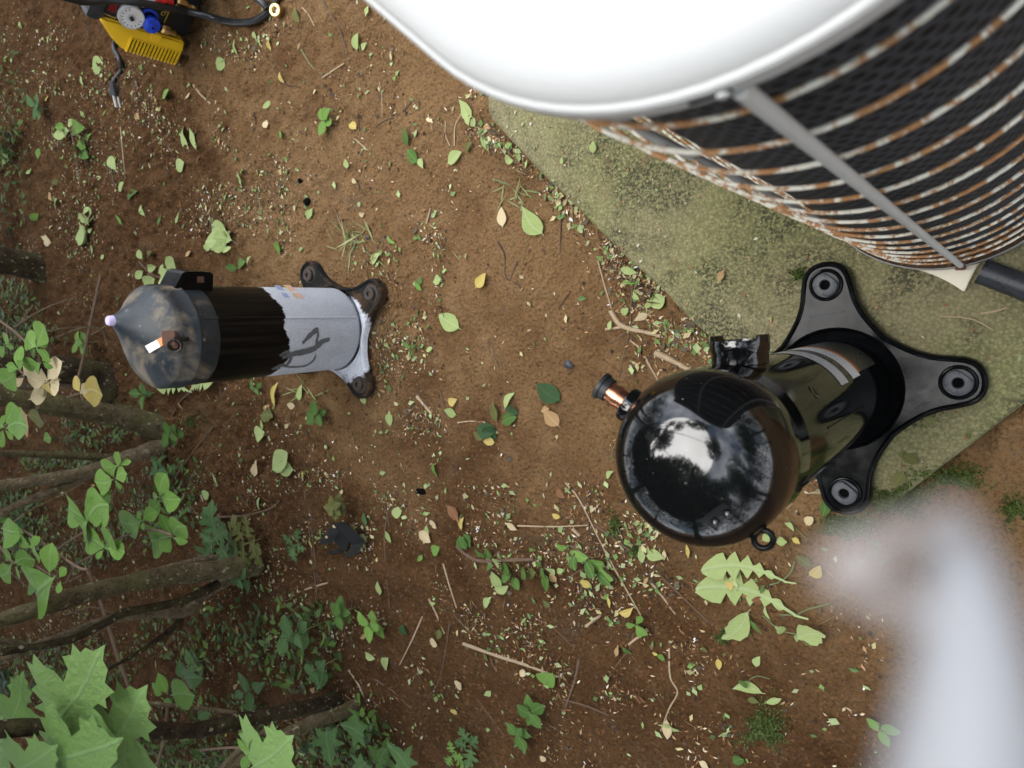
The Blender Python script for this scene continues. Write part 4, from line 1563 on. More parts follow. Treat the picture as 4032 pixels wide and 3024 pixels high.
# black hose across the machine
sc = lambda x, y: (200 + x * 0.452, y * 0.452)
hp = []
for x, y, l in ((-60, -80, .045), (180, -10, .040), (300, 14, .034), (500, 4, .030), (700, 14, .036), (900, 44, .036), (1080, 80, .032), (1200, 102, .026)):
    hp.append(HAT(*sc(x, y), l))
for x, y, z in ((1330, 128, .035), (1450, 166, .016), (1600, 196, .012), (1750, 188, .012), (1850, 140, .012), (1930, 60, .012), (1990, -40, .012), (2040, -160, .012)):
    hp.append(P(*sc(x, y), z))
hroot = empty('charging_hose', (hp[9][0], hp[9][1], 0.0))
tag(hroot, 'black rubber hose looping from the yellow machine across the soil', 'hose')
HO = np.array(hroot.location)
hs = spline(hp, 8)
MB(HO).tube(hs, 0.0078, 14).build('hose_tube', M['cord'], hroot)
hp2 = [P(*sc(x, y), z) for x, y, z in ((1720, -60, .03), (1800, -10, .028), (1850, 30, .024), (1885, 75, .018))]
MB(HO).tube(spline(hp2, 8), 0.0078, 14).build('hose_tube', M['cord'], hroot)
# brass flare cap lying beside the hose, mouth up
p = P(1086, 41, 0.02)
n = np.array([0.35, -0.15, 1.0])
n /= np.linalg.norm(n)
cap_ = MB().lathe([(0.006, -0.016), (0.0125, -0.014), (0.0135, -0.004), (0.0135, 0.004), (0.012, 0.0055), (0.0075, 0.0055), (0.0068, 0.002), (0.0066, -0.006)], p, 28, n).build('brass_nut', M['brass'])
MB().lathe([(0.0066, -0.005), (0.003, -0.003), (0, -0.003)], p, 20, n).build('core', M['steel'], cap_)
tag(cap_, 'round brass flare nut at the bend of the black hose', 'nut')


# ================================================================== broken black plastic cover
def plastic_cover():
    k = 260 / 1238.0
    def s(x, y, z):
        return P(1220 + x * k, 2020 + y * k, z)
    base = gz(1340, 2140)
    root = empty('plastic_cover', (base[0], base[1], base[2]))
    tag(root, 'broken black plastic cover lying open on the soil below the old compressor', 'plastic cover')
    O = np.array(root.location)
    def plate(name, pts, th=0.0022):
        pts = [np.array(p) for p in pts]
        n = np.cross(pts[1] - pts[0], pts[2] - pts[0])
        n /= np.linalg.norm(n)
        a = [p - O for p in pts]
        b = [p - O - n * th for p in pts]
        return MB().loft([a, b], True, True, True).build(name, M['blackplastic'], root, bevel=0.0006, smooth=True)
    # far wall, floor, roof flap, near flap, tongue
    plate('back_wall', [s(160, 585, .030), s(425, 190, .036), s(560, 330, .012), s(400, 560, .008)])
    plate('floor', [s(430, 500, .008), s(560, 320, .010), s(760, 520, .012), s(700, 690, .008), s(600, 690, .007)])
    plate('top_panel', [s(425, 178, .037), s(680, 165, .040), s(1040, 520, .030), s(800, 590, .034)])
    plate('front_flap', [s(800, 585, .034), s(1045, 515, .030), s(900, 760, .006), s(620, 835, .006)])
    plate('tongue', [s(345, 715, .006), s(560, 670, .008), s(640, 740, .008), s(380, 770, .005)])
    for x, y, r in ((455, 250, .0042), (312, 450, .0034)):
        c = s(x, y, .034 if y < 300 else .030) - O
        MB().lathe([(r, 0), (r * .8, .0016), (0, .002)], c, 10, (0.3, -0.3, 1)).build('pale_chip', M['lf_cream'], root, smooth=False)


plastic_cover()

# ================================================================== leaves
def leaf_outline(kind):
    """half outline (x >= 0) from base (y=0) to tip (y=1)"""
    if kind == 'oval':
        ts = np.linspace(0, 1, 9)
        return [(0.27 * math.sin(math.pi * t ** 0.85) ** 0.85 if 0 < t < 1 else 0, t) for t in ts]
    if kind == 'point':
        ts = np.linspace(0, 1, 10)
        return [(0.235 * math.sin(math.pi * t ** 0.72) ** 1.05 if 0 < t < 1 else 0, t) for t in ts]
    if kind == 'obov':
        ts = np.linspace(0, 1, 9)
        return [(0.25 * math.sin(math.pi * t ** 1.35) ** 0.8 if 0 < t < 1 else 0, t) for t in ts]
    if kind == 'narrow':
        ts = np.linspace(0, 1, 9)
        return [(0.15 * math.sin(math.pi * t ** 0.9) if 0 < t < 1 else 0, t) for t in ts]
    if kind == 'round':
        ts = np.linspace(0, 1, 9)
        return [(0.40 * math.sin(math.pi * t ** 0.9) ** 0.7 if 0 < t < 1 else 0, t) for t in ts]
    if kind == 'maple':
        return [(0, 0), (.12, -.05), (.32, -.10), (.27, .03), (.46, .04), (.44, .15), (.68, .27), (.58, .33), (.62, .46), (.46, .44), (.34, .46), (.20, .43),
                (.24, .54), (.36, .60), (.29, .66), (.33, .77), (.20, .77), (.16, .87), (.07, .90), (0, 1)]
    if kind == 'star':
        return [(0, 0), (.10, .02), (.36, -.12), (.30, .10), (.24, .20), (.58, .32), (.40, .40), (.20, .42), (.20, .60), (.10, .82), (0, 1)]
    if kind == 'dandelion':
        h = [(0, 0), (.012, .02), (.015, .12), (.05, .16), (.04, .20), (.018, .24), (.09, .30), (.05, .34), (.03, .38), (.14, .44), (.08, .49), (.04, .53),
             (.17, .58), (.12, .64), (.06, .68), (.16, .72), (.15, .80), (.10, .90), (.05, .97), (0, 1)]
        return h
    if kind == 'mugwort':
        return [(0, 0), (.02, .05), (.02, .20), (.20, .22), (.24, .30), (.14, .31), (.06, .36), (.30, .44), (.40, .52), (.28, .52), (.30, .60), (.16, .56), (.07, .58),
                (.24, .74), (.20, .80), (.22, .88), (.12, .82), (.08, .92), (0, 1)]
    if kind == 'torn':
        ts = np.linspace(0, 1, 10)
        r = random.Random(5)
        return [(0.24 * math.sin(math.pi * t ** 0.9) ** 0.8 * r.uniform(0.55, 1.15) if 0 < t < 1 else 0, t) for t in ts]


LEAF = {}


def leaf_mesh(kind, var):
    key = (kind, var)
    if key in LEAF:
        return LEAF[key]
    h = leaf_outline(kind)
    r = random.Random(sum(map(ord, kind)) + var * 7)
    curl = (0.02, 0.22, -0.18, 0.10)[var]
    fold = (0.10, 0.45, 0.25, 0.75)[var]
    if kind in ('maple', 'star'):
        fold *= 0.35
        curl = abs(curl) * 0.8 + 0.06
    bend = r.uniform(-0.12, 0.12) if kind not in ('maple', 'star') else 0.04
    bm = bmesh.new()
    mids = {}
    lobed = kind in ('maple', 'star', 'dandelion', 'mugwort')

    def z(x, y):
        return -curl * (y - 0.3) ** 2 + fold * abs(x) * 0.6 + 0.02 * math.sin(y * 9 + var * 2 + x * 5) * (1 if abs(x) > 0.01 else 0.3)

    def X(x, y):
        return x + bend * math.sin(math.pi * y)
    mv = []
    ys = sorted(set(round(max(y, 0), 3) for _, y in h))
    if lobed:
        ys = [0, .2, .42, .6, .8, 1] if kind != 'dandelion' else [0, .2, .38, .53, .68, .85, 1]
    for y in ys:
        mv.append(bm.verts.new((X(0, y), y, z(0, y))))
    uv = {}
    for s in (-1, 1):
        asym = 1 + s * 0.05
        if not lobed:
            sv = [bm.verts.new((X(s * asym * x, y), y, z(s * x, y))) for x, y in h[1:-1]]
            m = [v for v in mv]
            for i in range(len(h) - 1):
                a = m[i]
                b = m[i + 1]
                o = [a, b]
                if i + 1 < len(h) - 1:
                    o.append(sv[i])
                if i > 0:
                    o.append(sv[i - 1])
                q = o if len(o) > 2 else None
                if q:
                    try:
                        bm.faces.new(q if s < 0 else list(reversed(q)))
                    except ValueError:
                        pass
        else:
            sv = [bm.verts.new((X(s * x, y), y, 0)) for x, y in h[1:-1]]
            poly = mv + list(reversed(sv))
            f = bm.faces.new(poly if s < 0 else list(reversed(poly)))
    if lobed:
        for v in bm.verts:
            v.co.z = 0
        bm.normal_update()
        bmesh.ops.triangulate(bm, faces=bm.faces[:])
        bmesh.ops.subdivide_edges(bm, edges=bm.edges[:], cuts=1, use_grid_fill=True)
        for v in bm.verts:
            v.co.z = z(v.co.x, v.co.y)
    # petiole
    p0 = bm.verts.new((-0.008, -0.10, 0.0))
    p1 = bm.verts.new((0.008, -0.10, 0.0))
    p2 = bm.verts.new((0.010, 0.03, z(0, .03) + 0.002))
    p3 = bm.verts.new((-0.010, 0.03, z(0, .03) + 0.002))
    bm.faces.new((p0, p1, p2, p3))
    bmesh.ops.recalc_face_normals(bm, faces=bm.faces)
    lay = bm.loops.layers.uv.new('UVMap')
    for f in bm.faces:
        f.smooth = True
        for l in f.loops:
            l[lay].uv = (l.vert.co.x - bend * math.sin(math.pi * min(max(l.vert.co.y, 0), 1)) + 0.5, l.vert.co.y)
    me = bpy.data.meshes.new('leaf_' + kind)
    bm.to_mesh(me)
    bm.free()
    LEAF[key] = me
    return me


LMESH = {}


def leaf_obj(name, kind, var, mat, p0, p1, up=(0, 0, 1), wide=1.0, parent=None, roll=0.0):
    key = (kind, var, mat)
    if key not in LMESH:
        me = leaf_mesh(kind, var).copy()
        me.materials.clear()
        me.materials.append(M[mat])
        LMESH[key] = me
    o = bpy.data.objects.new(name, LMESH[key])
    COL.objects.link(o)
    p0, p1 = np.array(p0, float), np.array(p1, float)
    y = p1 - p0
    l = np.linalg.norm(y)
    y /= l
    u = np.array(up, float)
    x = np.cross(y, u)
    x /= max(np.linalg.norm(x), 1e-6)
    zz = np.cross(x, y)
    if roll:
        c, s_ = math.cos(roll), math.sin(roll)
        x, zz = x * c + zz * s_, zz * c - x * s_
    m = Matrix.Identity(4)
    off = np.array(parent.location) if parent is not None else np.zeros(3)
    for i in range(3):
        m[i][0] = x[i] * l * wide
        m[i][1] = y[i] * l
        m[i][2] = zz[i] * l
        m[i][3] = p0[i] - off[i]
    if parent is not None:
        o.parent = parent
        o.matrix_local = m
    else:
        o.matrix_world = m
    return o


def T(ox, oy, k):
    return lambda x, y: (ox + x * k, oy + y * k)


# ------------------------------------------------------------------ shrub stems
def stem_path(px, base_px, wob=0.0):
    b = P(*base_px, 0.0)
    return [near_axis(u, v, b) for u, v in px]


def px_rad(p, wpx):
    return wpx * 0.5 * depth_of(p) / FPX


def woody(name, paths, label, cat, mat):
    """paths: list of (part name, pixel path from base to tip, base pixel, width px at base, at tip, material)"""
    b = gz(*paths[0][2])
    root = empty(name, b)
    tag(root, label, cat)
    O = np.array(root.location)
    for nm, px, bpx, w0, w1, mt in paths:
        pts = stem_path(px, bpx)
        if nm == 'trunk':
            pts[0] = np.array([pts[0][0], pts[0][1], min(pts[0][2], 0.0) - 0.02])
        ps = spline(pts, 7)
        n = len(ps)
        rr = []
        u_ = rnd.uniform(0, 6)
        for i, p in enumerate(ps):
            t = i / (n - 1)
            w = w0 + (w1 - w0) * t
            k = 1 + 0.03 * math.sin(i * 0.9 + w0) + 0.04 * math.sin(i * 0.37 + u_)
            if nm == 'trunk' and t < 0.12:
                k *= 1 + (0.12 - t) * 3
            rr.append(px_rad(p, w) * k * 0.8)
        MB(O).tube(ps, rr, 14).build(nm, M[mt], root)
    return root


S1 = woody('shrub', [
    ('trunk', [(640, 1705), (540, 1655), (450, 1635), (300, 1610), (150, 1585), (0, 1555), (-160, 1525)], (640, 1705), 118, 88, 'bark'),
    ('branch', [(650, 1745), (560, 1782), (504, 1800), (425, 1830), (315, 1865), (197, 1885), (0, 1912), (-120, 1925)], (650, 1745), 78, 52, 'bark2'),
    ('branch', [(440, 1800), (355, 1798), (220, 1793), (100, 1787), (0, 1785), (-120, 1780)], (640, 1740), 36, 34, 'bark'),
    ('branch', [(360, 1865), (300, 1892), (213, 1931), (95, 1978), (0, 2022), (-100, 2060)], (640, 1745), 44, 34, 'bark2')],
    'mossy shrub with forked trunks rooted left of the old compressor', 'shrub', 'bark')
S2 = woody('shrub', [
    ('trunk', [(1010, 2222), (850, 2245), (678, 2266), (500, 2300), (339, 2336), (170, 2390), (0, 2442), (-160, 2495)], (1010, 2222), 105, 78, 'bark'),
    ('branch', [(880, 2196), (780, 2208), (678, 2234), (508, 2283), (373, 2337), (260, 2375)], (940, 2215), 40, 36, 'bark2'),
    ('branch', [(900, 2285), (850, 2312), (800, 2345), (725, 2412), (610, 2415), (440, 2437), (271, 2497), (115, 2552), (0, 2600), (-120, 2640)], (960, 2240), 48, 42, 'bark2'),
    ('branch', [(725, 2412), (678, 2476), (610, 2525), (542, 2571), (420, 2639)], (940, 2240), 40, 14, 'darkbark'),
    ('branch', [(130, 2550), (60, 2530), (0, 2522), (-100, 2510)], (960, 2240), 30, 28, 'bark2'),
    ('branch', [(860, 2300), (700, 2370), (500, 2410), (420, 2450), (270, 2520), (0, 2570)], (1000, 2240), 44, 36, 'darkbark')],
    'shrub with several bare brown stems at the lower left, mugwort at its foot', 'shrub', 'bark')
S3 = woody('shrub', [
    ('trunk', [(1415, 2778), (1320, 2815), (1220, 2850), (1130, 2890), (1051, 2935), (960, 2990), (880, 3060)], (1415, 2778), 66, 58, 'bark'),
    ('trunk', [(1325, 2762), (1240, 2778), (1153, 2796), (1050, 2815), (949, 2838), (800, 2870), (678, 2880), (475, 2862), (250, 2858), (68, 2866), (-100, 2880)], (1325, 2762), 70, 84, 'darkbark'),
    ('branch', [(930, 2808), (800, 2790), (650, 2775), (515, 2758)], (1325, 2762), 22, 18, 'bark2'),
    ('branch', [(1060, 2870), (980, 2930), (920, 2985), (860, 3060)], (1400, 2790), 34, 58, 'bark2')],
    'dark mossy shrub lying low along the bottom left edge', 'shrub', 'darkbark')
S0 = woody('tree_stump', [
    ('trunk', [(415, 1505), (360, 1480), (290, 1462), (180, 1450), (60, 1440), (-80, 1430)], (415, 1505), 175, 95, 'darkbark'),
    ('branch', [(300, 1525), (200, 1512), (100, 1522), (0, 1530), (-80, 1540)], (420, 1520), 30, 30, 'bark2')],
    'dark rotten trunk with yellow leaves in front of it, left of the old compressor', 'stump', 'darkbark')
S4 = woody('tree_stump', [
    ('trunk', [(165, 1062), (110, 1045), (40, 1030), (-80, 1015)], (165, 1062), 150, 120, 'darkbark')],
    'dark mossy stump at the left edge, above the old compressor', 'stump', 'darkbark')

# bare sticks that stand up among the shrubs
for px, bpx, w, lab in (([(508, 2707), (461, 2578), (407, 2402), (346, 2239)], (640, 2660), 15, 'straight brown stick leaning across the lower left shrub stems'),
                        ([(612, 3040), (651, 2883), (664, 2707)], (720, 2960), 13, 'upright grey twig beside the large maple leaves'),
                        ([(536, 3040), (541, 2950), (544, 2845)], (640, 2990), 12, 'short upright twig right of the large maple leaves at the bottom'),
                        ([(305, 1500), (330, 1400), (352, 1290), (378, 1170), (398, 1080)], (470, 1480), 12, 'thin brown stick standing between the old stump and the old compressor dome')):
    b = gz(*bpx)
    pts = [near_axis(u, v, b) for u, v in px]
    o = MB().tube(spline(pts, 6), [px_rad(p, w) for p in spline(pts, 6)], 8).build('stick', M['twig'])
    tag(o, lab, 'stick')


# ------------------------------------------------------------------ leafy sprigs in the air
def sprig(name, label, cat, basepx, z, leaves, twigs, tr, kind='oval', mat='lf_bright', wide=1.0, dz=0.012, tw=9, group=None):
    b = P(*tr(*basepx), z)
    root = empty(name, b)
    tag(root, label, cat, group)
    O = np.array(root.location)
    for tp in twigs:
        pts = [P(*tr(x, y), z - 0.012) for x, y in tp]
        MB(O).tube(spline(pts, 5), px_rad(pts[0], tw), 7).build('twig', M['twig'], root)
    for lf in leaves:
        x0, y0, x1, y1 = lf[:4]
        mt = lf[4] if len(lf) > 4 else mat
        kd = lf[5] if len(lf) > 5 else kind
        h = rnd.uniform(-dz, dz)
        p0 = P(*tr(x0, y0), z + rnd.uniform(-.004, .006))
        p1 = P(*tr(x1, y1), z + h)
        up = np.array([0.35 + rnd.uniform(-.25, .25), rnd.uniform(-.25, .25), 1.0])
        leaf_obj('leaf', kd, rnd.choice((0, 0, 2, 1)), mt, p0, p1, up, wide * rnd.uniform(0.92, 1.12), root)
    return root


t7 = T(0, 1150, .3917)
sprig('leafy_sprig', 'green privet sprig above the yellow leaves at the left edge', 'sprig', (375, 545), .44,
      [(375, 545, 480, 318), (368, 548, 268, 415), (382, 548, 497, 495), (362, 570, 512, 705), (348, 578, 298, 600), (395, 712, 215, 708), (405, 722, 352, 778), (430, 705, 532, 770), (432, 700, 430, 668)],
      [[(0, 290), (150, 400), (330, 565), (372, 548)], [(372, 560), (405, 720)]], t7, 'obov', 'lf_bright', 1.15)
sprig('leafy_sprig', 'small green sprig cut by the left edge beside the yellow leaves', 'sprig', (185, 765), .46,
      [(185, 760, 218, 538), (180, 772, 82, 735), (160, 782, 0, 905), (62, 530, 72, 430), (62, 545, 138, 558), (42, 548, 0, 625), (190, 770, 200, 700)],
      [[(0, 920), (120, 880), (185, 770)], [(70, 540), (72, 360)]], t7, 'obov', 'lf_bright', 1.1)
sprig('yellow_sprig', 'cluster of pale yellow privet leaves in front of the dark stump', 'sprig', (478, 890), .42,
      [(478, 885, 622, 700), (478, 890, 382, 785), (462, 900, 262, 832), (462, 908, 322, 922), (492, 905, 612, 882), (500, 918, 620, 992), (486, 912, 488, 1038, 'lf_yellow'), (242, 832, 368, 738), (236, 862, 138, 934), (298, 1078, 444, 1012)],
      [[(190, 780), (250, 830), (340, 850), (478, 890)], [(240, 840), (225, 870)]], t7, 'obov', 'lf_cream', 1.2)
sprig('yellow_sprig', 'three yellow leaves on one twig, left of the old compressor', 'sprig', (810, 1012), .30,
      [(806, 1002, 752, 840, 'lf_yellow'), (808, 1010, 884, 935, 'lf_cream'), (826, 1018, 1028, 1040, 'lf_yellow')],
      [[(680, 1060), (810, 1015)], [(780, 835), (800, 960), (815, 1030), (840, 1090)]], t7, 'obov', 'lf_yellow', 1.25)
sprig('leafy_sprig', 'green sprig under the mossy trunk at the left edge', 'sprig', (45, 1375), .48,
      [(60, 1325, 208, 1182), (75, 1368, 274, 1358), (52, 1385, 128, 1490), (30, 1392, 0, 1540), (20, 1340, 55, 1235), (40, 1360, -60, 1300), (440, 1485, 515, 1472, 'lf_green')],
      [[(0, 1330), (60, 1345), (100, 1370)]], t7, 'obov', 'lf_bright', 1.1)
sprig('leafy_sprig', 'two tan leaves hanging just below the mossy trunk', 'sprig', (268, 1240), .40,
      [(268, 1240, 186, 1318, 'lf_tan', 'round'), (280, 1238, 442, 1322, 'lf_olive')], [[(180, 1245), (240, 1240), (285, 1240)]], t7, 'obov', 'lf_tan', 1.1)
t8 = T(0, 1750, .788)
sprig('leafy_sprig', 'green privet sprig with stacked leaf whorls above the lower left stems', 'sprig', (580, 170), .40,
      [(590, 112, 592, 36), (585, 106, 504, 104), (600, 102, 656, 84), (577, 118, 560, 150), (560, 176, 494, 180), (580, 170, 634, 148), (575, 178, 603, 226), (537, 200, 518, 282), (520, 292, 478, 264), (526, 292, 554, 272)],
      [[(590, 110), (575, 230), (530, 300), (440, 390)]], t8, 'obov', 'lf_bright', 1.15)
sprig('leafy_sprig', 'whorl of five broad green leaves at a twig fork, lower left', 'sprig', (430, 382), .43,
      [(424, 382, 312, 302), (430, 376, 500, 290), (442, 378, 542, 304), (432, 378, 446, 318), (432, 390, 398, 448)],
      [[(285, 525), (350, 480), (420, 435), (440, 385)]], t8, 'obov', 'lf_bright', 1.35)
sprig('leafy_sprig', 'sprig of four leaves nearest the black plastic cover side, right of the whorls', 'sprig', (800, 268), .33,
      [(800, 256, 832, 146), (802, 268, 884, 280), (796, 280, 760, 324), (790, 262, 762, 248), (810, 250, 862, 234, 'lf_green')],
      [[(790, 290), (800, 262)]], t8, 'obov', 'lf_bright', 1.25)
sprig('leafy_sprig', 'small sprig with one long leaf pointing left, above the lower stems', 'sprig', (708, 380), .36,
      [(706, 382, 596, 384), (714, 378, 787, 338), (706, 376, 690, 336), (714, 386, 716, 428)], [[(575, 480), (690, 432), (790, 430), (860, 455)], [(710, 382), (700, 430)]], t8, 'obov', 'lf_bright', 1.15)
sprig('leafy_sprig', 'six-leaved green sprig at the end of the longest twig, lower left', 'sprig', (855, 460), .32,
      [(852, 446, 806, 344), (866, 450, 930, 410), (866, 464, 936, 490), (852, 470, 812, 528), (842, 462, 724, 502), (800, 470, 764, 450, 'lf_green'), (856, 450, 858, 430)], [[(860, 455), (850, 470)]], t8, 'obov', 'lf_bright', 1.25)
sprig('leafy_sprig', 'four-leaved sprig over the twig fork above the thick stem', 'sprig', (525, 518), .42,
      [(520, 516, 410, 448), (530, 516, 578, 442), (536, 520, 638, 538), (516, 526, 482, 574), (524, 512, 514, 482)], [[(375, 605), (475, 545), (525, 518)]], t8, 'obov', 'lf_bright', 1.25)
sprig('leafy_sprig', 'sprig with the two broadest privet leaves, at the left over the thick stem', 'sprig', (290, 660), .50,
      [(246, 642, 246, 500), (262, 672, 138, 790), (298, 664, 332, 618), (302, 682, 286, 744), (204, 690, 120, 690, 'lf_green')],
      [[(45, 400), (150, 450), (375, 605), (440, 625)], [(375, 605), (330, 690)], [(170, 600), (240, 645), (290, 660)]], t8, 'obov', 'lf_bright', 1.35)
sprig('leafy_sprig', 'dense green sprig cut by the left edge below the forked branches', 'sprig', (70, 590), .50,
      [(152, 516, 72, 444), (152, 516, 200, 462), (162, 530, 198, 566), (66, 590, 14, 504), (76, 592, 174, 578), (56, 600, 0, 660), (76, 612, 110, 666), (10, 420, 82, 444), (0, 390, 48, 376), (66, 570, 88, 540)],
      [[(0, 510), (70, 590), (150, 520)]], t8, 'obov', 'lf_bright', 1.2)

t6 = T(0, 1900, .678)
lroot = empty('maple_branch', P(*t6(330, 1400), .52))
tag(lroot, 'large pale green maple leaves in the bottom left corner', 'maple branch')
LO = np.array(lroot.location)
for tp in ([(250, 1520), (300, 1450), (330, 1400)], [(60, 1460), (180, 1500), (300, 1600)], [(330, 1420), (460, 1520), (590, 1570)]):
    MB(LO).tube(spline([P(*t6(x, y), .50) for x, y in tp], 5), .0016, 7).build('twig', M['twig'], lroot)
for x0, y0, x1, y1, z_, wd in ((520, 1440, 330, 1290, .45, .70), (70, 1410, 128, 1095, .49, .74), (30, 1490, -70, 1290, .47, .75), (590, 1560, 838, 1188, .50, .74), (330, 1400, 585, 958, .55, .68),
                              (300, 1600, 690, 1500, .57, .66), (90, 1665, 320, 1535, .60, .72), (430, 1720, 690, 1640, .54, .7), (40, 1600, -60, 1500, .56, .7)):
    leaf_obj('leaf', 'maple', 0, 'lf_maple', P(*t6(x0, y0), z_), P(*t6(x1, y1), z_ - .012), (0.45 + rnd.uniform(-.1, .1), rnd.uniform(-.12, .12), 1), wd, lroot)
sprig('maple_branch', 'single maple leaf beside privet leaves at the bottom edge', 'maple branch', (1470, 1600), .40,
      [(1470, 1650, 1695, 1475), (1440, 1560, 1380, 1480, 'lf_bright', 'oval'), (1440, 1560, 1478, 1455, 'lf_bright', 'oval'), (1450, 1575, 1598, 1500, 'lf_green', 'oval'), (1450, 1590, 1400, 1658, 'lf_bright', 'oval')],
      [[(1160, 1555), (1380, 1540), (1470, 1590)]], t6, 'maple', 'lf_maple', 0.95)
t7b = T(1200, 1900, .7233)
for i, (x, y, r, lab) in enumerate(((130, 1440, 115, 'star-shaped sweetgum leaf left of its twin near the bottom edge'), (262, 1350, 105, 'star-shaped sweetgum leaf above its twin near the bottom edge'),
                                    (515, 1500, 110, 'sweetgum leaf at the bottom edge right of the pair'), (300, 1560, 95, 'sweetgum leaf half cut by the bottom edge'))):
    a = rnd.uniform(0, 6.28)
    z = 0.12
    c = P(*t7b(x, y), z)
    rr = r * .7233 * depth_of(c) / FPX
    d = np.array([math.cos(a), math.sin(a), 0.06]) * rr
    o = leaf_obj('sweetgum_leaf', 'star', 0, 'lf_weed', c - d * 0.75, c + d * 1.0, (0.3, 0.1, 1), 1.0)
    tag(o, lab, 'leaf', 'sweetgum leaves by the bottom shrub')
t6c = t6
sprig('leafy_sprig', 'three dark green leaves on a twig right of the maple leaves', 'sprig', (975, 1240), .34,
      [(970, 1220, 925, 1100, 'lf_bright'), (1000, 1235, 1130, 1240, 'lf_bright'), (975, 1250, 985, 1315, 'lf_bright'), (940, 1230, 880, 1165, 'lf_bright')],
      [[(985, 1190), (975, 1300), (960, 1450)]], t6, 'oval', 'lf_bright', 1.15)
sprig('leafy_sprig', 'two overlapping bluish leaves above the bottom shrub', 'sprig', (1060, 1140), .18,
      [(1060, 1135, 1040, 1030, 'lf_weed'), (1070, 1140, 1160, 1150, 'lf_weed'), (1050, 1150, 1005, 1180, 'lf_weed'), (1150, 1370, 1225, 1320, 'lf_weed')], [[(1060, 1140), (1100, 1200)]], t6, 'oval', 'lf_weed', 1.3)


# ------------------------------------------------------------------ weeds rooted in the soil
def weed(label, u, v, size, n, mat, kind='point', h=0.04, wide=1.0, name='weed', group=None, cat='weed'):
    b = gz(u, v)
    root = empty(name, b)
    tag(root, label, cat, group)
    O = np.array(root.location)
    L = size * depth_of(b) / FPX
    a0 = rnd.uniform(0, 6.28)
    MB(O).tube([b - np.array([0, 0, .01]), b + np.array([0, 0, h])], 0.0012, 6).build('stem', M['stem'], root)
    for i in range(n):
        a = a0 + i * 2.399 + rnd.uniform(-.2, .2)
        lay = h * (0.45 + 0.55 * (i + 1) / n)
        p0 = b + np.array([0, 0, lay])
        l = L * rnd.uniform(0.75, 1.1)
        p1 = p0 + np.array([math.cos(a) * l, math.sin(a) * l, rnd.uniform(-.1, .25) * l])
        leaf_obj('leaf', kind, rnd.choice((0, 1, 2)), mat, p0, p1, (0.2, 0, 1), wide * rnd.uniform(.9, 1.1), root)
    return root


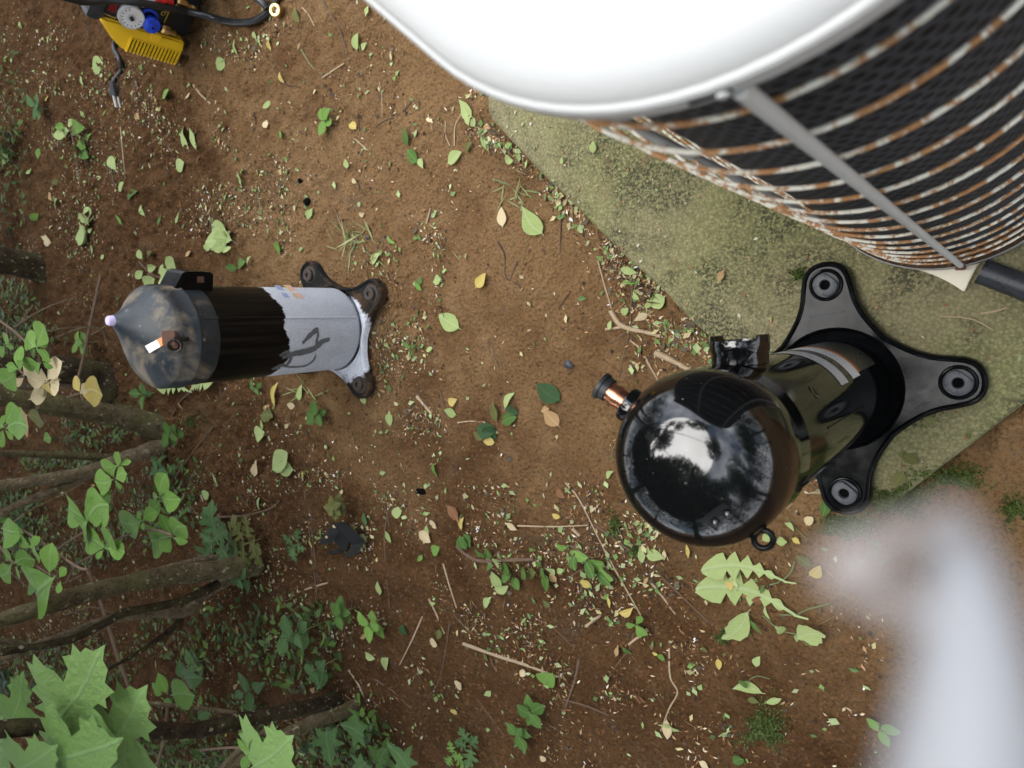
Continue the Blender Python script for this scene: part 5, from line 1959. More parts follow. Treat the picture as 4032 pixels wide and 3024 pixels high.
t6d = T(700, 1500, .4823)
for lab, u, v, s_, n, mt, kd, h, wd in (
        ('bushy grey-green mugwort at the foot of the lower left shrub', 930, 2105, 150, 9, 'lf_weed', 'mugwort', .07, 1.0),
        ('yellow-green mugwort leaves right behind the lower left shrub', 1030, 2120, 130, 6, 'lf_olive', 'mugwort', .05, 1.0),
        ('small mugwort seedling left of the black plastic cover', 1195, 2135, 75, 5, 'lf_weed', 'mugwort', .03, 1.0),
        ('four-leaved seedling on the end of the lower left stem', 1018, 2257, 62, 5, 'lf_weed', 'point', .06, 1.2),
        ('dark green seedling below the foot of the old compressor', 1275, 1630, 62, 5, 'lf_green', 'oval', .03, 1.2),
        ('three-leaved seedling just under the frosted shell of the old compressor', 1030, 1525, 42, 4, 'lf_green', 'point', .025, 1.1),
        ('tall weed right of the lower left stems with nettle-like leaves', 1270, 2450, 92, 6, 'lf_weed', 'point', .10, 1.35),
        ('weed with heart-shaped leaves below the nettle-like one', 1330, 2590, 80, 4, 'lf_weed', 'point', .08, 1.5),
        ('dark five-leaved seedling above the bottom shrub', 1035, 2690, 92, 5, 'lf_weed', 'point', .06, 1.1),
        ('bright green weed column below the black plastic cover', 1400, 2390, 62, 7, 'lf_green', 'oval', .06, 1.2),
        ('yellow-green small weed at the lower centre left', 1515, 2430, 70, 6, 'lf_bright', 'oval', .05, 1.1),
        ('weed with scalloped leaves at the bottom centre', 2120, 2780, 80, 5, 'lf_green', 'oval', .03, 1.2),
        ('wilted weed with drooping leaves at the bottom centre', 2070, 2870, 78, 5, 'lf_green', 'torn', .03, 1.2),
        ('grey-green lobed weed at the bottom edge, centre left', 1870, 2920, 80, 4, 'lf_weed', 'mugwort', .02, 1.1),
        ('yellowish lobed weed at the bottom edge, centre left', 1800, 2960, 65, 4, 'lf_bright', 'mugwort', .02, 1.1),
        ('green seedling on the bare soil at the lower right', 3470, 2850, 72, 3, 'lf_bright', 'oval', .02, 1.0),
        ('seedling with two broad leaves, near the tip of the pale stick at lower right', 2520, 2445, 62, 4, 'lf_bright', 'obov', .02, 1.1),
        ('young plant with three leaves on the bare soil above the old compressor', 1300, 480, 66, 5, 'lf_bright', 'oval', .02, 1.2),
        ('dark three-leaved plant right of the machine plug, far left', 190, 430, 70, 6, 'lf_weed', 'point', .04, 1.2),
        ('tall green weed at the left edge, upper part', 40, 560, 105, 8, 'lf_green', 'point', .10, 1.1),
        ('green weed clump at the left edge above the dark stump', 60, 880, 95, 9, 'lf_weed', 'point', .10, 1.1),
        ('weed with narrow leaves at the left edge above the privet', 60, 1230, 80, 7, 'lf_weed', 'narrow', .08, 1.5),
        ('leafy weed between the forked trunks and the old compressor', 700, 1840, 75, 8, 'lf_weed', 'narrow', .06, 1.5),
        ('trailing weed with paired leaves under the old compressor dome', 730, 1700, 60, 8, 'lf_green', 'oval', .05, 1.1),
        ('weed sprig between the stump and the dome of the old compressor', 390, 1345, 62, 8, 'lf_bright', 'oval', .06, 1.1),
        ('low weed under the old compressor cap', 610, 1545, 68, 6, 'lf_green', 'narrow', .04, 1.5),
        ('small weed left of the soil clods beside the old compressor foot', 1640, 1370, 42, 3, 'lf_green', 'point', .02, 1.0),
        ('olive drooping twig plant above the black plastic cover', 1375, 1980, 52, 12, 'lf_olive', 'oval', .05, 1.3),
        ('leafy weed patch left of the lowest shrub trunk', 820, 2590, 66, 7, 'lf_weed', 'point', .05, 1.2),
        ('weed under the maple leaves', 420, 2700, 85, 8, 'lf_dark', 'oval', .05, 1.2),
        ('weed clump under the forked branches at the left edge', 120, 2080, 60, 10, 'lf_dark', 'oval', .05, 1.2),
        ('dark weed clump at the left edge below the thick stem', 60, 2660, 80, 10, 'lf_dark', 'point', .06, 1.2),
        ('broad-leaved weed at the bottom edge, left of the sweetgum leaves', 1130, 2990, 90, 6, 'lf_weed', 'oval', .04, 1.2),
        ('upright leafy weed at the bottom edge right of the sweetgum leaves', 1560, 2960, 95, 6, 'lf_green', 'oval', .05, 1.0),
        ('green weed with torn leaves beside the lower shrub tip', 1450, 2820, 70, 7, 'lf_green', 'oval', .05, 1.1)):
    weed(lab, u, v, s_, n, mt, kd, h, wd)


# ------------------------------------------------------------------ fallen leaves placed one by one
def fallen(u0, v0, u1, v1, mat, kind, label, var=None, wide=1.0, z=0.004, cat='leaf', name='fallen_leaf', group=None, tip=0.004):
    p0, p1 = surf(u0, v0, z), surf(u1, v1, z + tip)
    up = np.array([rnd.uniform(-.3, .3), rnd.uniform(-.3, .3), 1.0])
    o = leaf_obj(name, kind, rnd.choice((0, 1, 2, 3)) if var is None else var, mat, p0, p1, up, wide)
    tag(o, label, cat, group)
    return o


FL = [
    (1812, 1292, 1738, 1238, 'lf_pale', 'oval', 'pale green oval leaf alone on bare soil right of the old compressor', 0, 1.15),
    (1983, 893, 1985, 817, 'lf_cream', 'oval', 'cream oval leaf on the soil left of the slab edge', 0, 1.1),
    (2140, 920, 2072, 815, 'lf_pale', 'point', 'large pale green leaf at the slab edge above centre', 2, 1.25),
    (1878, 1130, 1920, 1075, 'lf_yellow', 'oval', 'brown-yellow curled leaf in the middle of the bare soil', 3, 1.25),
    (2210, 1575, 2125, 1510, 'lf_dark', 'oval', 'dark green glossy leaf left of the copper stub', 2, 1.25),
    (2205, 1675, 2152, 1612, 'lf_tan', 'oval', 'pink-tan oval leaf left of the new compressor dome', 0, 1.25),
    (1985, 1665, 2040, 1640, 'lf_green', 'oval', 'dark folded green leaf below the centre', 1, 1.3),
    (1960, 1660, 1945, 1580, 'lf_olive', 'oval', 'narrow upright green leaf next to the folded dark one', 3, 0.9),
    (1992, 1608, 2030, 1545, 'lf_pale', 'narrow', 'yellow-green narrow leaf pointing up below the centre', 1, 1.2),
    (2045, 1625, 2000, 1605, 'lf_dark', 'round', 'dark curled leaf right of the yellow-green narrow leaf', 3, 0.9),
    (1958, 1695, 1880, 1680, 'lf_dark', 'oval', 'small dark green leaf of the cluster below the centre', 1, 1.2),
    (1960, 1722, 1910, 1690, 'lf_dark', 'round', 'bluish dark crumpled leaf of the cluster below the centre', 2, 1.0),
    (1905, 1732, 1875, 1698, 'lf_olive', 'oval', 'olive small leaf left in the dark cluster below the centre', 0, 1.2),
    (1952, 1740, 1915, 1735, 'lf_yellow', 'round', 'yellow-green tattered leaf at the foot of the dark cluster', 2, 1.0),
    (1770, 1578, 1808, 1570, 'lf_yellow', 'oval', 'yellow curled leaf right of the old compressor foot', 3, 1.2),
    (1800, 1632, 1760, 1612, 'lf_pale', 'oval', 'small pale green oval leaf under the yellow curled one', 0, 1.4),
    (1655, 2092, 1705, 2132, 'lf_cream', 'oval', 'cream pointed leaf below the reddish dead leaf', 0, 1.3),
    (1695, 2050, 1725, 2078, 'lf_cream', 'oval', 'small cream leaf above the larger cream pointed leaf', 0, 1.3),
    (1675, 2125, 1678, 2138, 'lf_tan', 'round', 'tiny tan round leaf touching the cream pointed leaf', 0, 1.3),
    (1765, 1990, 1818, 2055, 'lf_brown', 'torn', 'reddish-brown long dead leaf at the lower centre', 2, 0.9),
    (1820, 2085, 1832, 2035, 'lf_yellow', 'narrow', 'yellow narrow leaf standing beside the reddish dead leaf', 1, 1.3),
    (1830, 2100, 1865, 2152, 'lf_green', 'torn', 'green wilted leaf below the yellow narrow leaf', 2, 1.4),
    (2040, 2085, 1995, 2055, 'lf_cream', 'torn', 'cream curled leaf at the end of a straight thin twig', 3, 1.1),
    (2210, 2035, 2182, 2020, 'lf_yellow', 'oval', 'small yellow leaf in the lower centre bare patch', 1, 1.1),
    (1975, 2318, 1945, 2245, 'lf_pale', 'oval', 'pale green oval leaf below the leafy fallen twig', 0, 1.35),
    (2195, 2288, 2175, 2252, 'lf_tan', 'round', 'orange-tan round leaf on the fallen green twig', 0, 1.0),
    (2330, 2308, 2294, 2278, 'lf_yellow', 'oval', 'orange-yellow oval leaf right of the fallen green twig', 0, 1.4),
    (2440, 2410, 2500, 2385, 'lf_yellow', 'narrow', 'yellow folded leaf at lower centre right', 3, 1.4),
    (2395, 2345, 2405, 2390, 'lf_yellow', 'narrow', 'thin yellow leaf near the folded yellow one', 1, 1.0),
    (2620, 2165, 2300 + 320, 2200, 'lf_cream', 'oval', 'small cream leaf below the new compressor dome', 1, 1.0),
    (2705, 2140, 2712, 2195, 'lf_yellow', 'narrow', 'yellow thin leaf just below the dome of the new compressor', 1, 1.1),
    (3178, 2065, 3205, 2030, 'lf_cream', 'round', 'pale cream leaf right of the lifting eye', 0, 1.0),
    (3195, 2225, 3140, 2180, 'lf_olive', 'oval', 'olive leaf above the dandelion leaf', 0, 1.2),
    (3190, 2262, 3235, 2220, 'lf_yellow', 'oval', 'yellow leaf touching the olive leaf near the dandelion', 3, 1.2),
    (2870, 2275, 2885, 2318, 'lf_yellow', 'oval', 'pale yellow leaf lying on the dandelion leaf', 0, 1.3),
    (3420, 2835, 3475, 2870, 'lf_tan', 'oval', 'tan leaf at the lower right near the blurred strap', 0, 1.2),
    (2628, 2830, 2632, 2905, 'lf_cream', 'oval', 'spotted cream leaf at the bottom, right of centre', 1, 0.9),
    (2755, 2995, 2800, 3020, 'lf_cream', 'torn', 'torn white leaf scrap at the bottom edge', 2, 1.2),
    (2830, 2590, 2838, 2630, 'lf_yellow', 'oval', 'small yellow leaf on bare soil at lower right', 0, 1.1),
    (2612, 2598, 2612, 2568, 'lf_bright', 'round', 'bright green round leaf at the head of a long rootlet', 0, 1.2),
    (2790, 2565, 2770, 2535, 'lf_olive', 'torn', 'pale mottled leaf scrap below the dandelion leaves', 0, 1.2),
    (2075, 2655, 2055, 2635, 'lf_cream', 'round', 'cream folded leaf under the pale bottom twig', 3, 1.3),
    (1805, 2710, 1825, 2680, 'lf_cream', 'round', 'small cream leaf left of the pale bottom twig', 0, 1.2),
    (1520, 2632, 1532, 2588, 'lf_pale', 'oval', 'pale green folded leaf at lower centre left', 1, 1.4),
    (1500, 2340, 1498, 2285, 'lf_pale', 'oval', 'spotted pale leaf on the soil below the plastic cover', 0, 1.1),
    (1795, 2810, 1800, 2785, 'lf_yellow', 'round', 'yellow-green small leaf at the bottom centre left', 0, 1.3),
    (2155, 2990, 2135, 2968, 'lf_cream', 'round', 'white small leaf at the bottom edge, centre', 0, 1.2),
    (1605, 2500, 1590, 2455, 'lf_dark', 'oval', 'dark green glossy leaf at lower centre left', 1, 1.6),
    (1080, 1848, 1165, 1775, 'lf_pale', 'oval', 'green leaf bent like a boomerang below the old compressor', 2, 1.0),
    (1155, 1850, 1090, 1840, 'lf_pale', 'point', 'second half of the bent green leaf below the old compressor', 1, 1.4),
    (1005, 1875, 1022, 1808, 'lf_cream', 'torn', 'curled cream leaf left of the bent green leaf', 3, 0.9),
    (1032, 1635, 1095, 1642, 'lf_olive', 'torn', 'mottled olive leaf below the frosted shell', 2, 1.0),
    (1045, 1618, 1070, 1592, 'lf_tan', 'oval', 'tan curled leaf above the mottled olive leaf', 3, 1.2),
    (1085, 1600, 1098, 1505, 'lf_yellow', 'narrow', 'long yellow-green twisted leaf under the frosted shell', 1, 1.0),
    (1190, 1575, 1192, 1510, 'lf_pale', 'point', 'pale triangular leaf under the frosted shell', 1, 1.2),
    (1168, 1598, 1138, 1590, 'lf_cream', 'round', 'cream round leaf under the frosted shell', 0, 1.2),
    (1442, 1590, 1440, 1548, 'lf_pale', 'round', 'pale green leaf by the lower foot of the old compressor', 0, 1.0),
    (1040, 1690, 1038, 1650, 'lf_pale', 'narrow', 'pale upright leaf below the mottled olive leaf', 0, 1.5),
    (1018, 1725, 1045, 1700, 'lf_pale', 'round', 'pale leaf below the pale upright leaf', 1, 1.2),
    (862, 1910, 842, 1858, 'lf_pale', 'narrow', 'pale folded leaf left of the bent green leaf', 3, 1.3),
    (808, 1962, 832, 1935, 'lf_pale', 'round', 'pale oval leaf above the twigs at lower left', 0, 1.1),
    (1035, 2003, 1025, 1955, 'lf_pale', 'oval', 'pale folded leaf above the mugwort', 1, 1.0),
    (1440, 2070, 1442, 2015, 'lf_weed', 'oval', 'green pointed leaf above the black plastic cover', 0, 1.2),
    (1448, 2130, 1425, 2105, 'lf_pale', 'round', 'pale yellow-green leaf right of the black plastic cover', 2, 1.3),
    (1545, 2135, 1530, 2085, 'lf_pale', 'oval', 'mottled pale leaf further right of the black plastic cover', 2, 1.2),
    (935, 230 + 450, 962, 735, 'lf_pale', 'point', 'pale leaf pair on the soil left above the bracket', 0, 1.2),
    (1375, 665, 1370, 628, 'lf_pale', 'oval', 'pale yellow leaf on the open soil above the old compressor', 0, 1.4),
    (1410, 200, 1415, 135, 'lf_pale', 'oval', 'pale green leaf left of the white lid near the top', 1, 1.2),
    (1430, 198, 1455, 172, 'lf_pale', 'point', 'small folded leaf beside the pale leaf near the white lid', 3, 1.2),
    (1545, 240, 1550, 205, 'lf_cream', 'oval', 'cream leaf close to the white lid edge', 0, 1.2),
    (1178, 88, 1170, 35, 'lf_olive', 'oval', 'olive leaf right of the brass nut', 1, 1.1),
    (940, 218, 930, 158, 'lf_pale', 'narrow', 'pale leaf right of the yellow machine', 1, 1.2),
    (1122, 328, 1115, 288, 'lf_yellow', 'narrow', 'yellow thin leaf right of the yellow machine', 1, 1.3),
    (1010, 155, 1012, 128, 'lf_pale', 'round', 'bright round leaf below the hose loop', 0, 1.1),
    (1610, 575, 1600, 505, 'lf_green', 'oval', 'twisted green leaf on the soil left of the slab corner', 3, 0.9),
    (1645, 640, 1605, 590, 'lf_green', 'point', 'triangular dark leaf below the twisted leaf', 1, 1.4),
    (1865, 460, 1825, 395, 'lf_pale', 'point', 'large pale leaf at the slab corner', 2, 1.2),
    (1872, 500, 1850, 430, 'lf_pale', 'oval', 'long pale leaf under the large one at the slab corner', 1, 1.0),
    (1840, 600, 1865, 560, 'lf_olive', 'oval', 'olive leaf in the litter by the slab corner', 1, 1.1),
    (1770, 645, 1835, 600, 'lf_pale', 'point', 'pale torn leaf in the litter below the slab corner', 2, 1.0),
    (1930, 600, 1922, 520, 'lf_pale', 'narrow', 'narrow pale leaf along the slab edge', 1, 1.3),
    (2340, 605, 2348, 560, 'lf_pale', 'oval', 'pale yellow-green leaf on the slab left of the guard wires', 0, 1.3),
    (2215, 648, 2225, 620, 'lf_pale', 'point', 'small triangular pale leaf on the slab', 0, 1.3),
    (2835, 1108, 2860, 1062, 'lf_tan', 'torn', 'orange dead leaf on the slab above the new compressor', 2, 1.0),
    (2400, 1298, 2415, 1262, 'lf_pale', 'oval', 'pale green leaf on the forked branch by the slab', 0, 1.1),
    (2545, 1210, 2580, 1185, 'lf_pale', 'torn', 'crumpled pale leaf on the slab edge', 2, 1.3),
    (2455, 1240, 2480, 1215, 'lf_pale', 'round', 'small pale leaf left of the crumpled one at the slab edge', 1, 1.0),
    (2520, 1180, 2500, 1150, 'lf_pale', 'torn', 'pale scrap above the crumpled leaf at the slab edge', 1, 1.3),
    (3560, 1855, 3520, 1910, 'lf_olive', 'oval', 'dull green leaf on the slab below the right foot', 0, 1.2),
    (3555, 1790, 3622, 1822, 'lf_olive', 'oval', 'upper dull leaf of the trio on the slab below the right foot', 2, 1.2),
    (3548, 1800, 3560, 1770, 'lf_olive', 'oval', 'smallest dull leaf of the trio on the slab below the right foot', 1, 1.0),
    (3690, 1660, 3640, 1640, 'lf_olive', 'torn', 'bleached leaf scrap on the slab right of the base', 2, 1.6),
    (3812, 1700, 3815, 1728, 'lf_olive', 'torn', 'tiny bleached scrap near the right edge of the slab', 2, 1.2),
    (310, 300, 335, 340, 'lf_pale', 'narrow', 'long pale leaf left of the machine plug', 1, 1.0),
    (338, 345, 345, 245 + 95, 'lf_pale', 'narrow', 'pale strip under the long leaf left of the plug', 0, 1.2),
    (370, 270, 420, 250, 'lf_pale', 'oval', 'pale pair of leaves right above the power plug', 0, 1.4),
    (640, 385, 672, 355, 'lf_bright', 'oval', 'bright green leaf right of the power plug', 0, 1.4),
    (740, 585, 720, 495, 'lf_pale', 'oval', 'long pale leaf in the litter below the yellow machine', 1, 1.0),
    (785, 590, 760, 505, 'lf_pale', 'oval', 'second long pale leaf in the litter below the yellow machine', 2, 1.0),
    (700, 665, 735, 640, 'lf_pale', 'oval', 'pale leaf below the two long leaves', 0, 1.3),
    (438, 620, 462, 670, 'lf_pale', 'oval', 'pale pointed leaf left of centre in the litter', 1, 1.1),
    (470, 750, 500, 720, 'lf_pale', 'oval', 'pale green leaf at the end of a thin rootlet', 0, 1.3),
    (510, 785, 545, 750, 'lf_green', 'oval', 'green leaf with an orange one below the rootlet', 1, 1.1),
    (340, 900, 368, 850, 'lf_pale', 'oval', 'pale serrated leaf above the bracket of the old compressor', 1, 1.4),
    (325, 945, 360, 905, 'lf_pale', 'oval', 'lower serrated leaf above the old compressor bracket', 2, 1.3),
    (575, 850, 560, 805, 'lf_pale', 'narrow', 'pale spotted leaf above the old compressor', 1, 1.4),
    (700, 880, 715, 835, 'lf_pale', 'narrow', 'curved pale leaf above the old compressor', 3, 1.2),
    (640, 545 + 300, 625, 835 + 55, 'lf_green', 'narrow', 'green narrow leaf left of the curved pale leaf', 1, 1.0),
    (365, 1000, 378, 965, 'lf_pale', 'oval', 'pale leaf just above the bracket of the old compressor', 2, 1.5),
    (208, 790, 200, 760, 'lf_tan', 'torn', 'pinkish crumpled leaf above the dark stump', 3, 1.2),
    (205, 955, 175, 930, 'lf_cream', 'torn', 'cream crumpled leaf on the dark stump', 2, 1.3)]
for e in FL:
    fallen(e[0], e[1], e[2], e[3], e[4], e[5], e[6], e[7], e[8])

# bunches that share one twig
def bunch(label, twig, leaves, tr, z=0.008, mat='lf_pale', kind='oval', wide=1.25, tw=7, cat='leafy twig', tmat='twig'):
    b = surf(*tr(*twig[0]))
    root = empty('fallen_twig', b)
    tag(root, label, cat)
    O = np.array(root.location)
    pts = [surf(*tr(x, y), 0.004) for x, y in twig]
    MB(O).tube(spline(pts, 5), px_rad(pts[0], tw), 7).build('twig', M[tmat], root)
    for lf in leaves:
        p0, p1 = surf(*tr(lf[0], lf[1]), z), surf(*tr(lf[2], lf[3]), z + rnd.uniform(-.003, .02))
        leaf_obj('leaf', lf[5] if len(lf) > 5 else kind, rnd.choice((0, 1, 2, 3)), lf[4] if len(lf) > 4 else mat, p0, p1, (rnd.uniform(-.4, .4), rnd.uniform(-.4, .4), 1), wide * rnd.uniform(.9, 1.1), root)


t5 = T(1500, 1500, .5424)
bunch('fallen twig with curled green leaves along the lower centre', [(560, 1195), (620, 1250), (720, 1300), (880, 1300), (1120, 1290)],
      [(640, 1210, 610, 1110, 'lf_green'), (770, 1270, 740, 1200, 'lf_green'), (790, 1280, 800, 1200, 'lf_green'), (820, 1310, 830, 1350, 'lf_green'), (880, 1300, 870, 1260, 'lf_pale'), (900, 1330, 990, 1370, 'lf_green'),
       (940, 1370, 960, 1440, 'lf_green'), (970, 1420, 1035, 1500, 'lf_green'), (1010, 1330, 1040, 1310, 'lf_pale'), (1040, 1370, 1130, 1390, 'lf_green'), (1080, 1400, 1160, 1370, 'lf_olive'), (1150, 1330, 1190, 1300, 'lf_green'),
       (1180, 1360, 1230, 1400, 'lf_green'), (1200, 1390, 1260, 1500, 'lf_green'), (1250, 1380, 1300, 1350, 'lf_pale'), (1300, 1380, 1345, 1360, 'lf_pale'), (860, 1330, 890, 1290, 'lf_pale'), (900, 1350, 930, 1330, 'lf_pale')], t5, 0.010, 'lf_green', 'oval', 1.35, 13)
bunch('fallen sprig of long folded green leaves left below the dome', [(1380, 1190), (1440, 1220), (1560, 1300), (1720, 1440)],
      [(1380, 1190, 1320, 1160, 'lf_bright'), (1430, 1215, 1545, 1265, 'lf_bright'), (1440, 1240, 1480, 1345, 'lf_green'), (1530, 1290, 1665, 1280, 'lf_bright'), (1510, 1290, 1610, 1400, 'lf_green'), (1590, 1330, 1735, 1415, 'lf_bright'), (1590, 1370, 1700, 1465, 'lf_green')], t5, 0.012, 'lf_bright', 'narrow', 1.9, 8)
t3 = T(800, 800, .5424)
bunch('pale green leafy twig lying just right of the bracket', [(265, 305), (220, 265), (180, 235)],
      [(200, 250, 70, 155), (210, 270, 55, 290), (190, 280, 130, 340), (230, 270, 175, 205), (230, 320, 210, 365), (190, 260, 100, 250)], t3, 0.012, 'lf_pale', 'point', 1.4, 6)
bunch('two small green leaves beside the pale leafy twig', [(265, 480), (280, 450)],
      [(265, 470, 212, 465, 'lf_green'), (275, 465, 335, 425, 'lf_green'), (340, 450, 375, 385, 'lf_pale', 'torn')], t3, 0.008, 'lf_green', 'oval', 1.2, 5)
t1 = T(0, 200, .4823)
bunch('wilted flowering sprig in the litter left of the machine plug', [(580, 600), (640, 800), (650, 960), (670, 1190)],
      [(600, 600, 640, 570), (620, 630, 660, 690, 'lf_olive'), (640, 640, 740, 640, 'lf_bright'), (600, 660, 530, 710, 'lf_pale'), (570, 720, 600, 650, 'lf_pale'), (690, 720, 760, 720, 'lf_bright'), (680, 760, 760, 800, 'lf_bright'), (660, 800, 720, 880, 'lf_green'), (700, 830, 780, 880, 'lf_green'), (560, 640, 525, 640, 'lf_bright')], t1, 0.014, 'lf_pale', 'oval', 1.2, 7)
bunch('pale leafy twig in the litter right of the bracket, upper left', [(770, 1290), (740, 1400), (710, 1560)],
      [(760, 1330, 800, 1290), (740, 1400, 690, 1350), (740, 1410, 775, 1360), (730, 1480, 665, 1540), (740, 1490, 760, 1450)], t1, 0.010, 'lf_pale', 'oval', 1.4, 6)
tf5 = T(0, 900, .6027)
bunch('round-leaved sprig lying beside the bracket of the old compressor', [(1100, 330), (1000, 300), (930, 220)],
      [(990, 260, 1035, 250), (960, 200, 935, 140, 'lf_pale'), (970, 190, 1020, 150, 'lf_olive'), (940, 280, 915, 320), (1060, 290, 1100, 240), (1080, 320, 1150, 300), (1120, 260, 1180, 190), (1040, 330, 990, 345)], tf5, 0.012, 'lf_pale', 'round', 0.9, 6)
bunch('toothed dandelion leaf lying under the old compressor cap', [(1270, 1065), (1180, 1130), (1140, 1220)],
      [(1265, 1060, 1070, 1010, 'lf_pale', 'dandelion'), (1275, 1055, 1420, 970, 'lf_pale', 'dandelion')], tf5, 0.010, 'lf_pale', 'dandelion', 1.2, 6)
t9 = T(2600, 1900, .6774)
bunch('large pale dandelion leaf with jagged lobes at the lower right', [(785, 455), (760, 520), (700, 570), (640, 590)],
      [(745, 565, 245, 500, 'lf_pale', 'dandelion')], t9, 0.010, 'lf_pale', 'dandelion', 1.0, 7, 'dandelion leaf', 'stem')
bunch('second dandelion leaf, limp and mottled, below the large one', [(985, 700), (850, 735), (800, 760), (700, 765)],
      [(805, 762, 215, 605, 'lf_pale', 'dandelion'), (520, 740, 380, 890, 'lf_pale', 'torn'), (520, 780, 610, 855, 'lf_green', 'narrow')], t9, 0.010, 'lf_pale', 'dandelion', 0.95, 7, 'dandelion leaf', 'stem')
bunch('crumpled mottled leaf with a long stalk below the dandelion leaves', [(600, 770), (700, 850), (820, 880)],
      [(810, 890, 995, 835, 'lf_pale', 'torn'), (820, 880, 930, 930, 'lf_olive', 'torn'), (740, 840, 700, 800, 'lf_pale', 'torn')], t9, 0.010, 'lf_pale', 'torn', 1.3, 5, 'leaf', 'stem')
bunch('limp green leaf with a thread-like stalk at the lower right', [(640, 1135), (560, 1120), (500, 1160)],
      [(490, 1180, 520, 1120, 'lf_green', 'point'), (600, 1215, 430, 1185, 'lf_pale', 'narrow'), (560, 1060, 585, 1000, 'lf_pale', 'point'), (620, 1270, 715, 1240, 'lf_pale', 'narrow')], t9, 0.006, 'lf_pale', 'point', 1.3, 4, 'leaf', 'stem')
bunch('white and green leaf scraps around the lifting eye', [(740, 200), (790, 260), (860, 330)],
      [(600, 330, 680, 300, 'lf_pale', 'torn'), (680, 340, 760, 330, 'lf_pale', 'torn'), (730, 230, 790, 260, 'lf_pale', 'narrow'), (770, 320, 820, 350, 'lf_yellow', 'torn'), (950, 190, 985, 70, 'lf_green', 'narrow'), (950, 60, 985, 30, 'lf_cream', 'round')], t9, 0.006, 'lf_pale', 'torn', 1.2, 4, 'leaf scraps', 'stem')


# ------------------------------------------------------------------ twigs and rootlets on the ground
def ground_twig(px, w, mat, label, cat='twig', name='twig', lift=0.5):
    pts = []
    for u, v in px:
        q = surf(u, v)
        q[2] += px_rad(q, w) * lift
        pts.append(q)
    ps = spline(pts, 5)
    rr = [px_rad(ps[0], w) * (1 - 0.35 * i / len(ps)) * rnd.uniform(.85, 1.15) for i in range(len(ps))]
    o = MB().tube(ps, rr, 7).build(name, M[mat])
    tag(o, label, cat)
    return o


b7 = t7b
for tr, px, w, mt, lab in (
        (b7, [(865, 875), (1030, 935), (1200, 990), (1375, 1055)], 13, 'paletwig', 'pale grey twig slanting across the bottom centre'),
        (b7, [(755, 440), (790, 560), (828, 682)], 8, 'paletwig', 'short straw-coloured twig left of the fallen green twig'),
        (b7, [(500, 0), (450, 180), (440, 330), (462, 690)], 6, 'twig', 'long thin rootlet running down right of the black plastic cover'),
        (b7, [(0, 60), (30, 300), (72, 640)], 7, 'twig', 'long brown stem running down left of the black plastic cover'),
        (b7, [(1420, 0), (1500, 100), (1640, 380), (1830, 722)], 8, 'paletwig', 'long straight brown twig left below the dome'),
        (b7, [(1580, 230), (1730, 340), (1880, 450), (2200, 760)], 9, 'twig', 'long dark twig crossing towards the dandelion leaves'),
        (b7, [(1160, 235), (1350, 240), (1545, 232)], 7, 'paletwig', 'thin straight twig lying level in the lower centre'),
        (b7, [(1460, 250), (1500, 290)], 17, 'paletwig', 'short thick chip of wood left below the dome'),
        (b7, [(1495, 962), (1470, 1080), (1420, 1222)], 11, 'twig', 'brown twig standing on end at the bottom centre right'),
        (b7, [(1408, 1180), (1530, 1215), (1655, 1268)], 7, 'twig', 'thin twig right of the scalloped weed'),
        (b7, [(1868, 798), (1765, 880)], 13, 'paletwig', 'short pale stick under the two-leaved seedling'),
        (b7, [(1790, 820), (1770, 900), (1700, 990), (1650, 1070)], 6, 'twig', 'curved rootlet running from the two-leaved seedling'),
        (b7, [(1985, 900), (1990, 1060), (2030, 1140), (1985, 1230), (1940, 1350)], 8, 'paletwig', 'long wavy rootlet at the bottom right of centre'),
        (b7, [(1890, 1100), (1930, 1180), (1970, 1240)], 4, 'twig', 'thin side rootlet joining the long wavy one'),
        (b7, [(678, 632), (720, 720), (762, 822)], 8, 'paletwig', 'pale thin stem with a leaf on top at lower centre left'),
        (b7, [(640, 730), (590, 850), (520, 990)], 7, 'paletwig', 'pale straw leaning beside the dark glossy leaf'),
        (b7, [(1535, 780), (1612, 722)], 13, 'paletwig', 'short light stick in the lower centre right'),
        (b7, [(1885, 540), (1950, 620), (2018, 715)], 10, 'paletwig', 'short twig left of the dandelion leaves'),
        (b7, [(808, 715), (898, 812)], 5, 'twig', 'fine twig in the bare lower centre'),
        (b7, [(380, 1070), (480, 1140), (580, 1230)], 6, 'twig', 'fine twig above the bottom shrub tip'),
        (b7, [(240, 1020), (290, 1090), (320, 1150)], 9, 'paletwig', 'short twig beside the bottom shrub tip'),
        (b7, [(790, 770), (770, 900), (730, 1080), (650, 1200)], 5, 'twig', 'long fine rootlet in the lower centre left'),
        (b7, [(1260, 740), (1350, 790), (1470, 900)], 5, 'twig', 'curved fine rootlet in the lower centre right'),
        (b7, [(940, 1180), (1010, 1270), (1090, 1380)], 5, 'twig', 'fine rootlet at the bottom centre'),
        (b7, [(640, 1120), (635, 1300), (620, 1500)], 5, 'darktwig', 'thin dark stem at the bottom left of centre')):
    ground_twig([tr(*p) for p in px], w, mt, lab)
t4 = T(1500, 700, .6027)
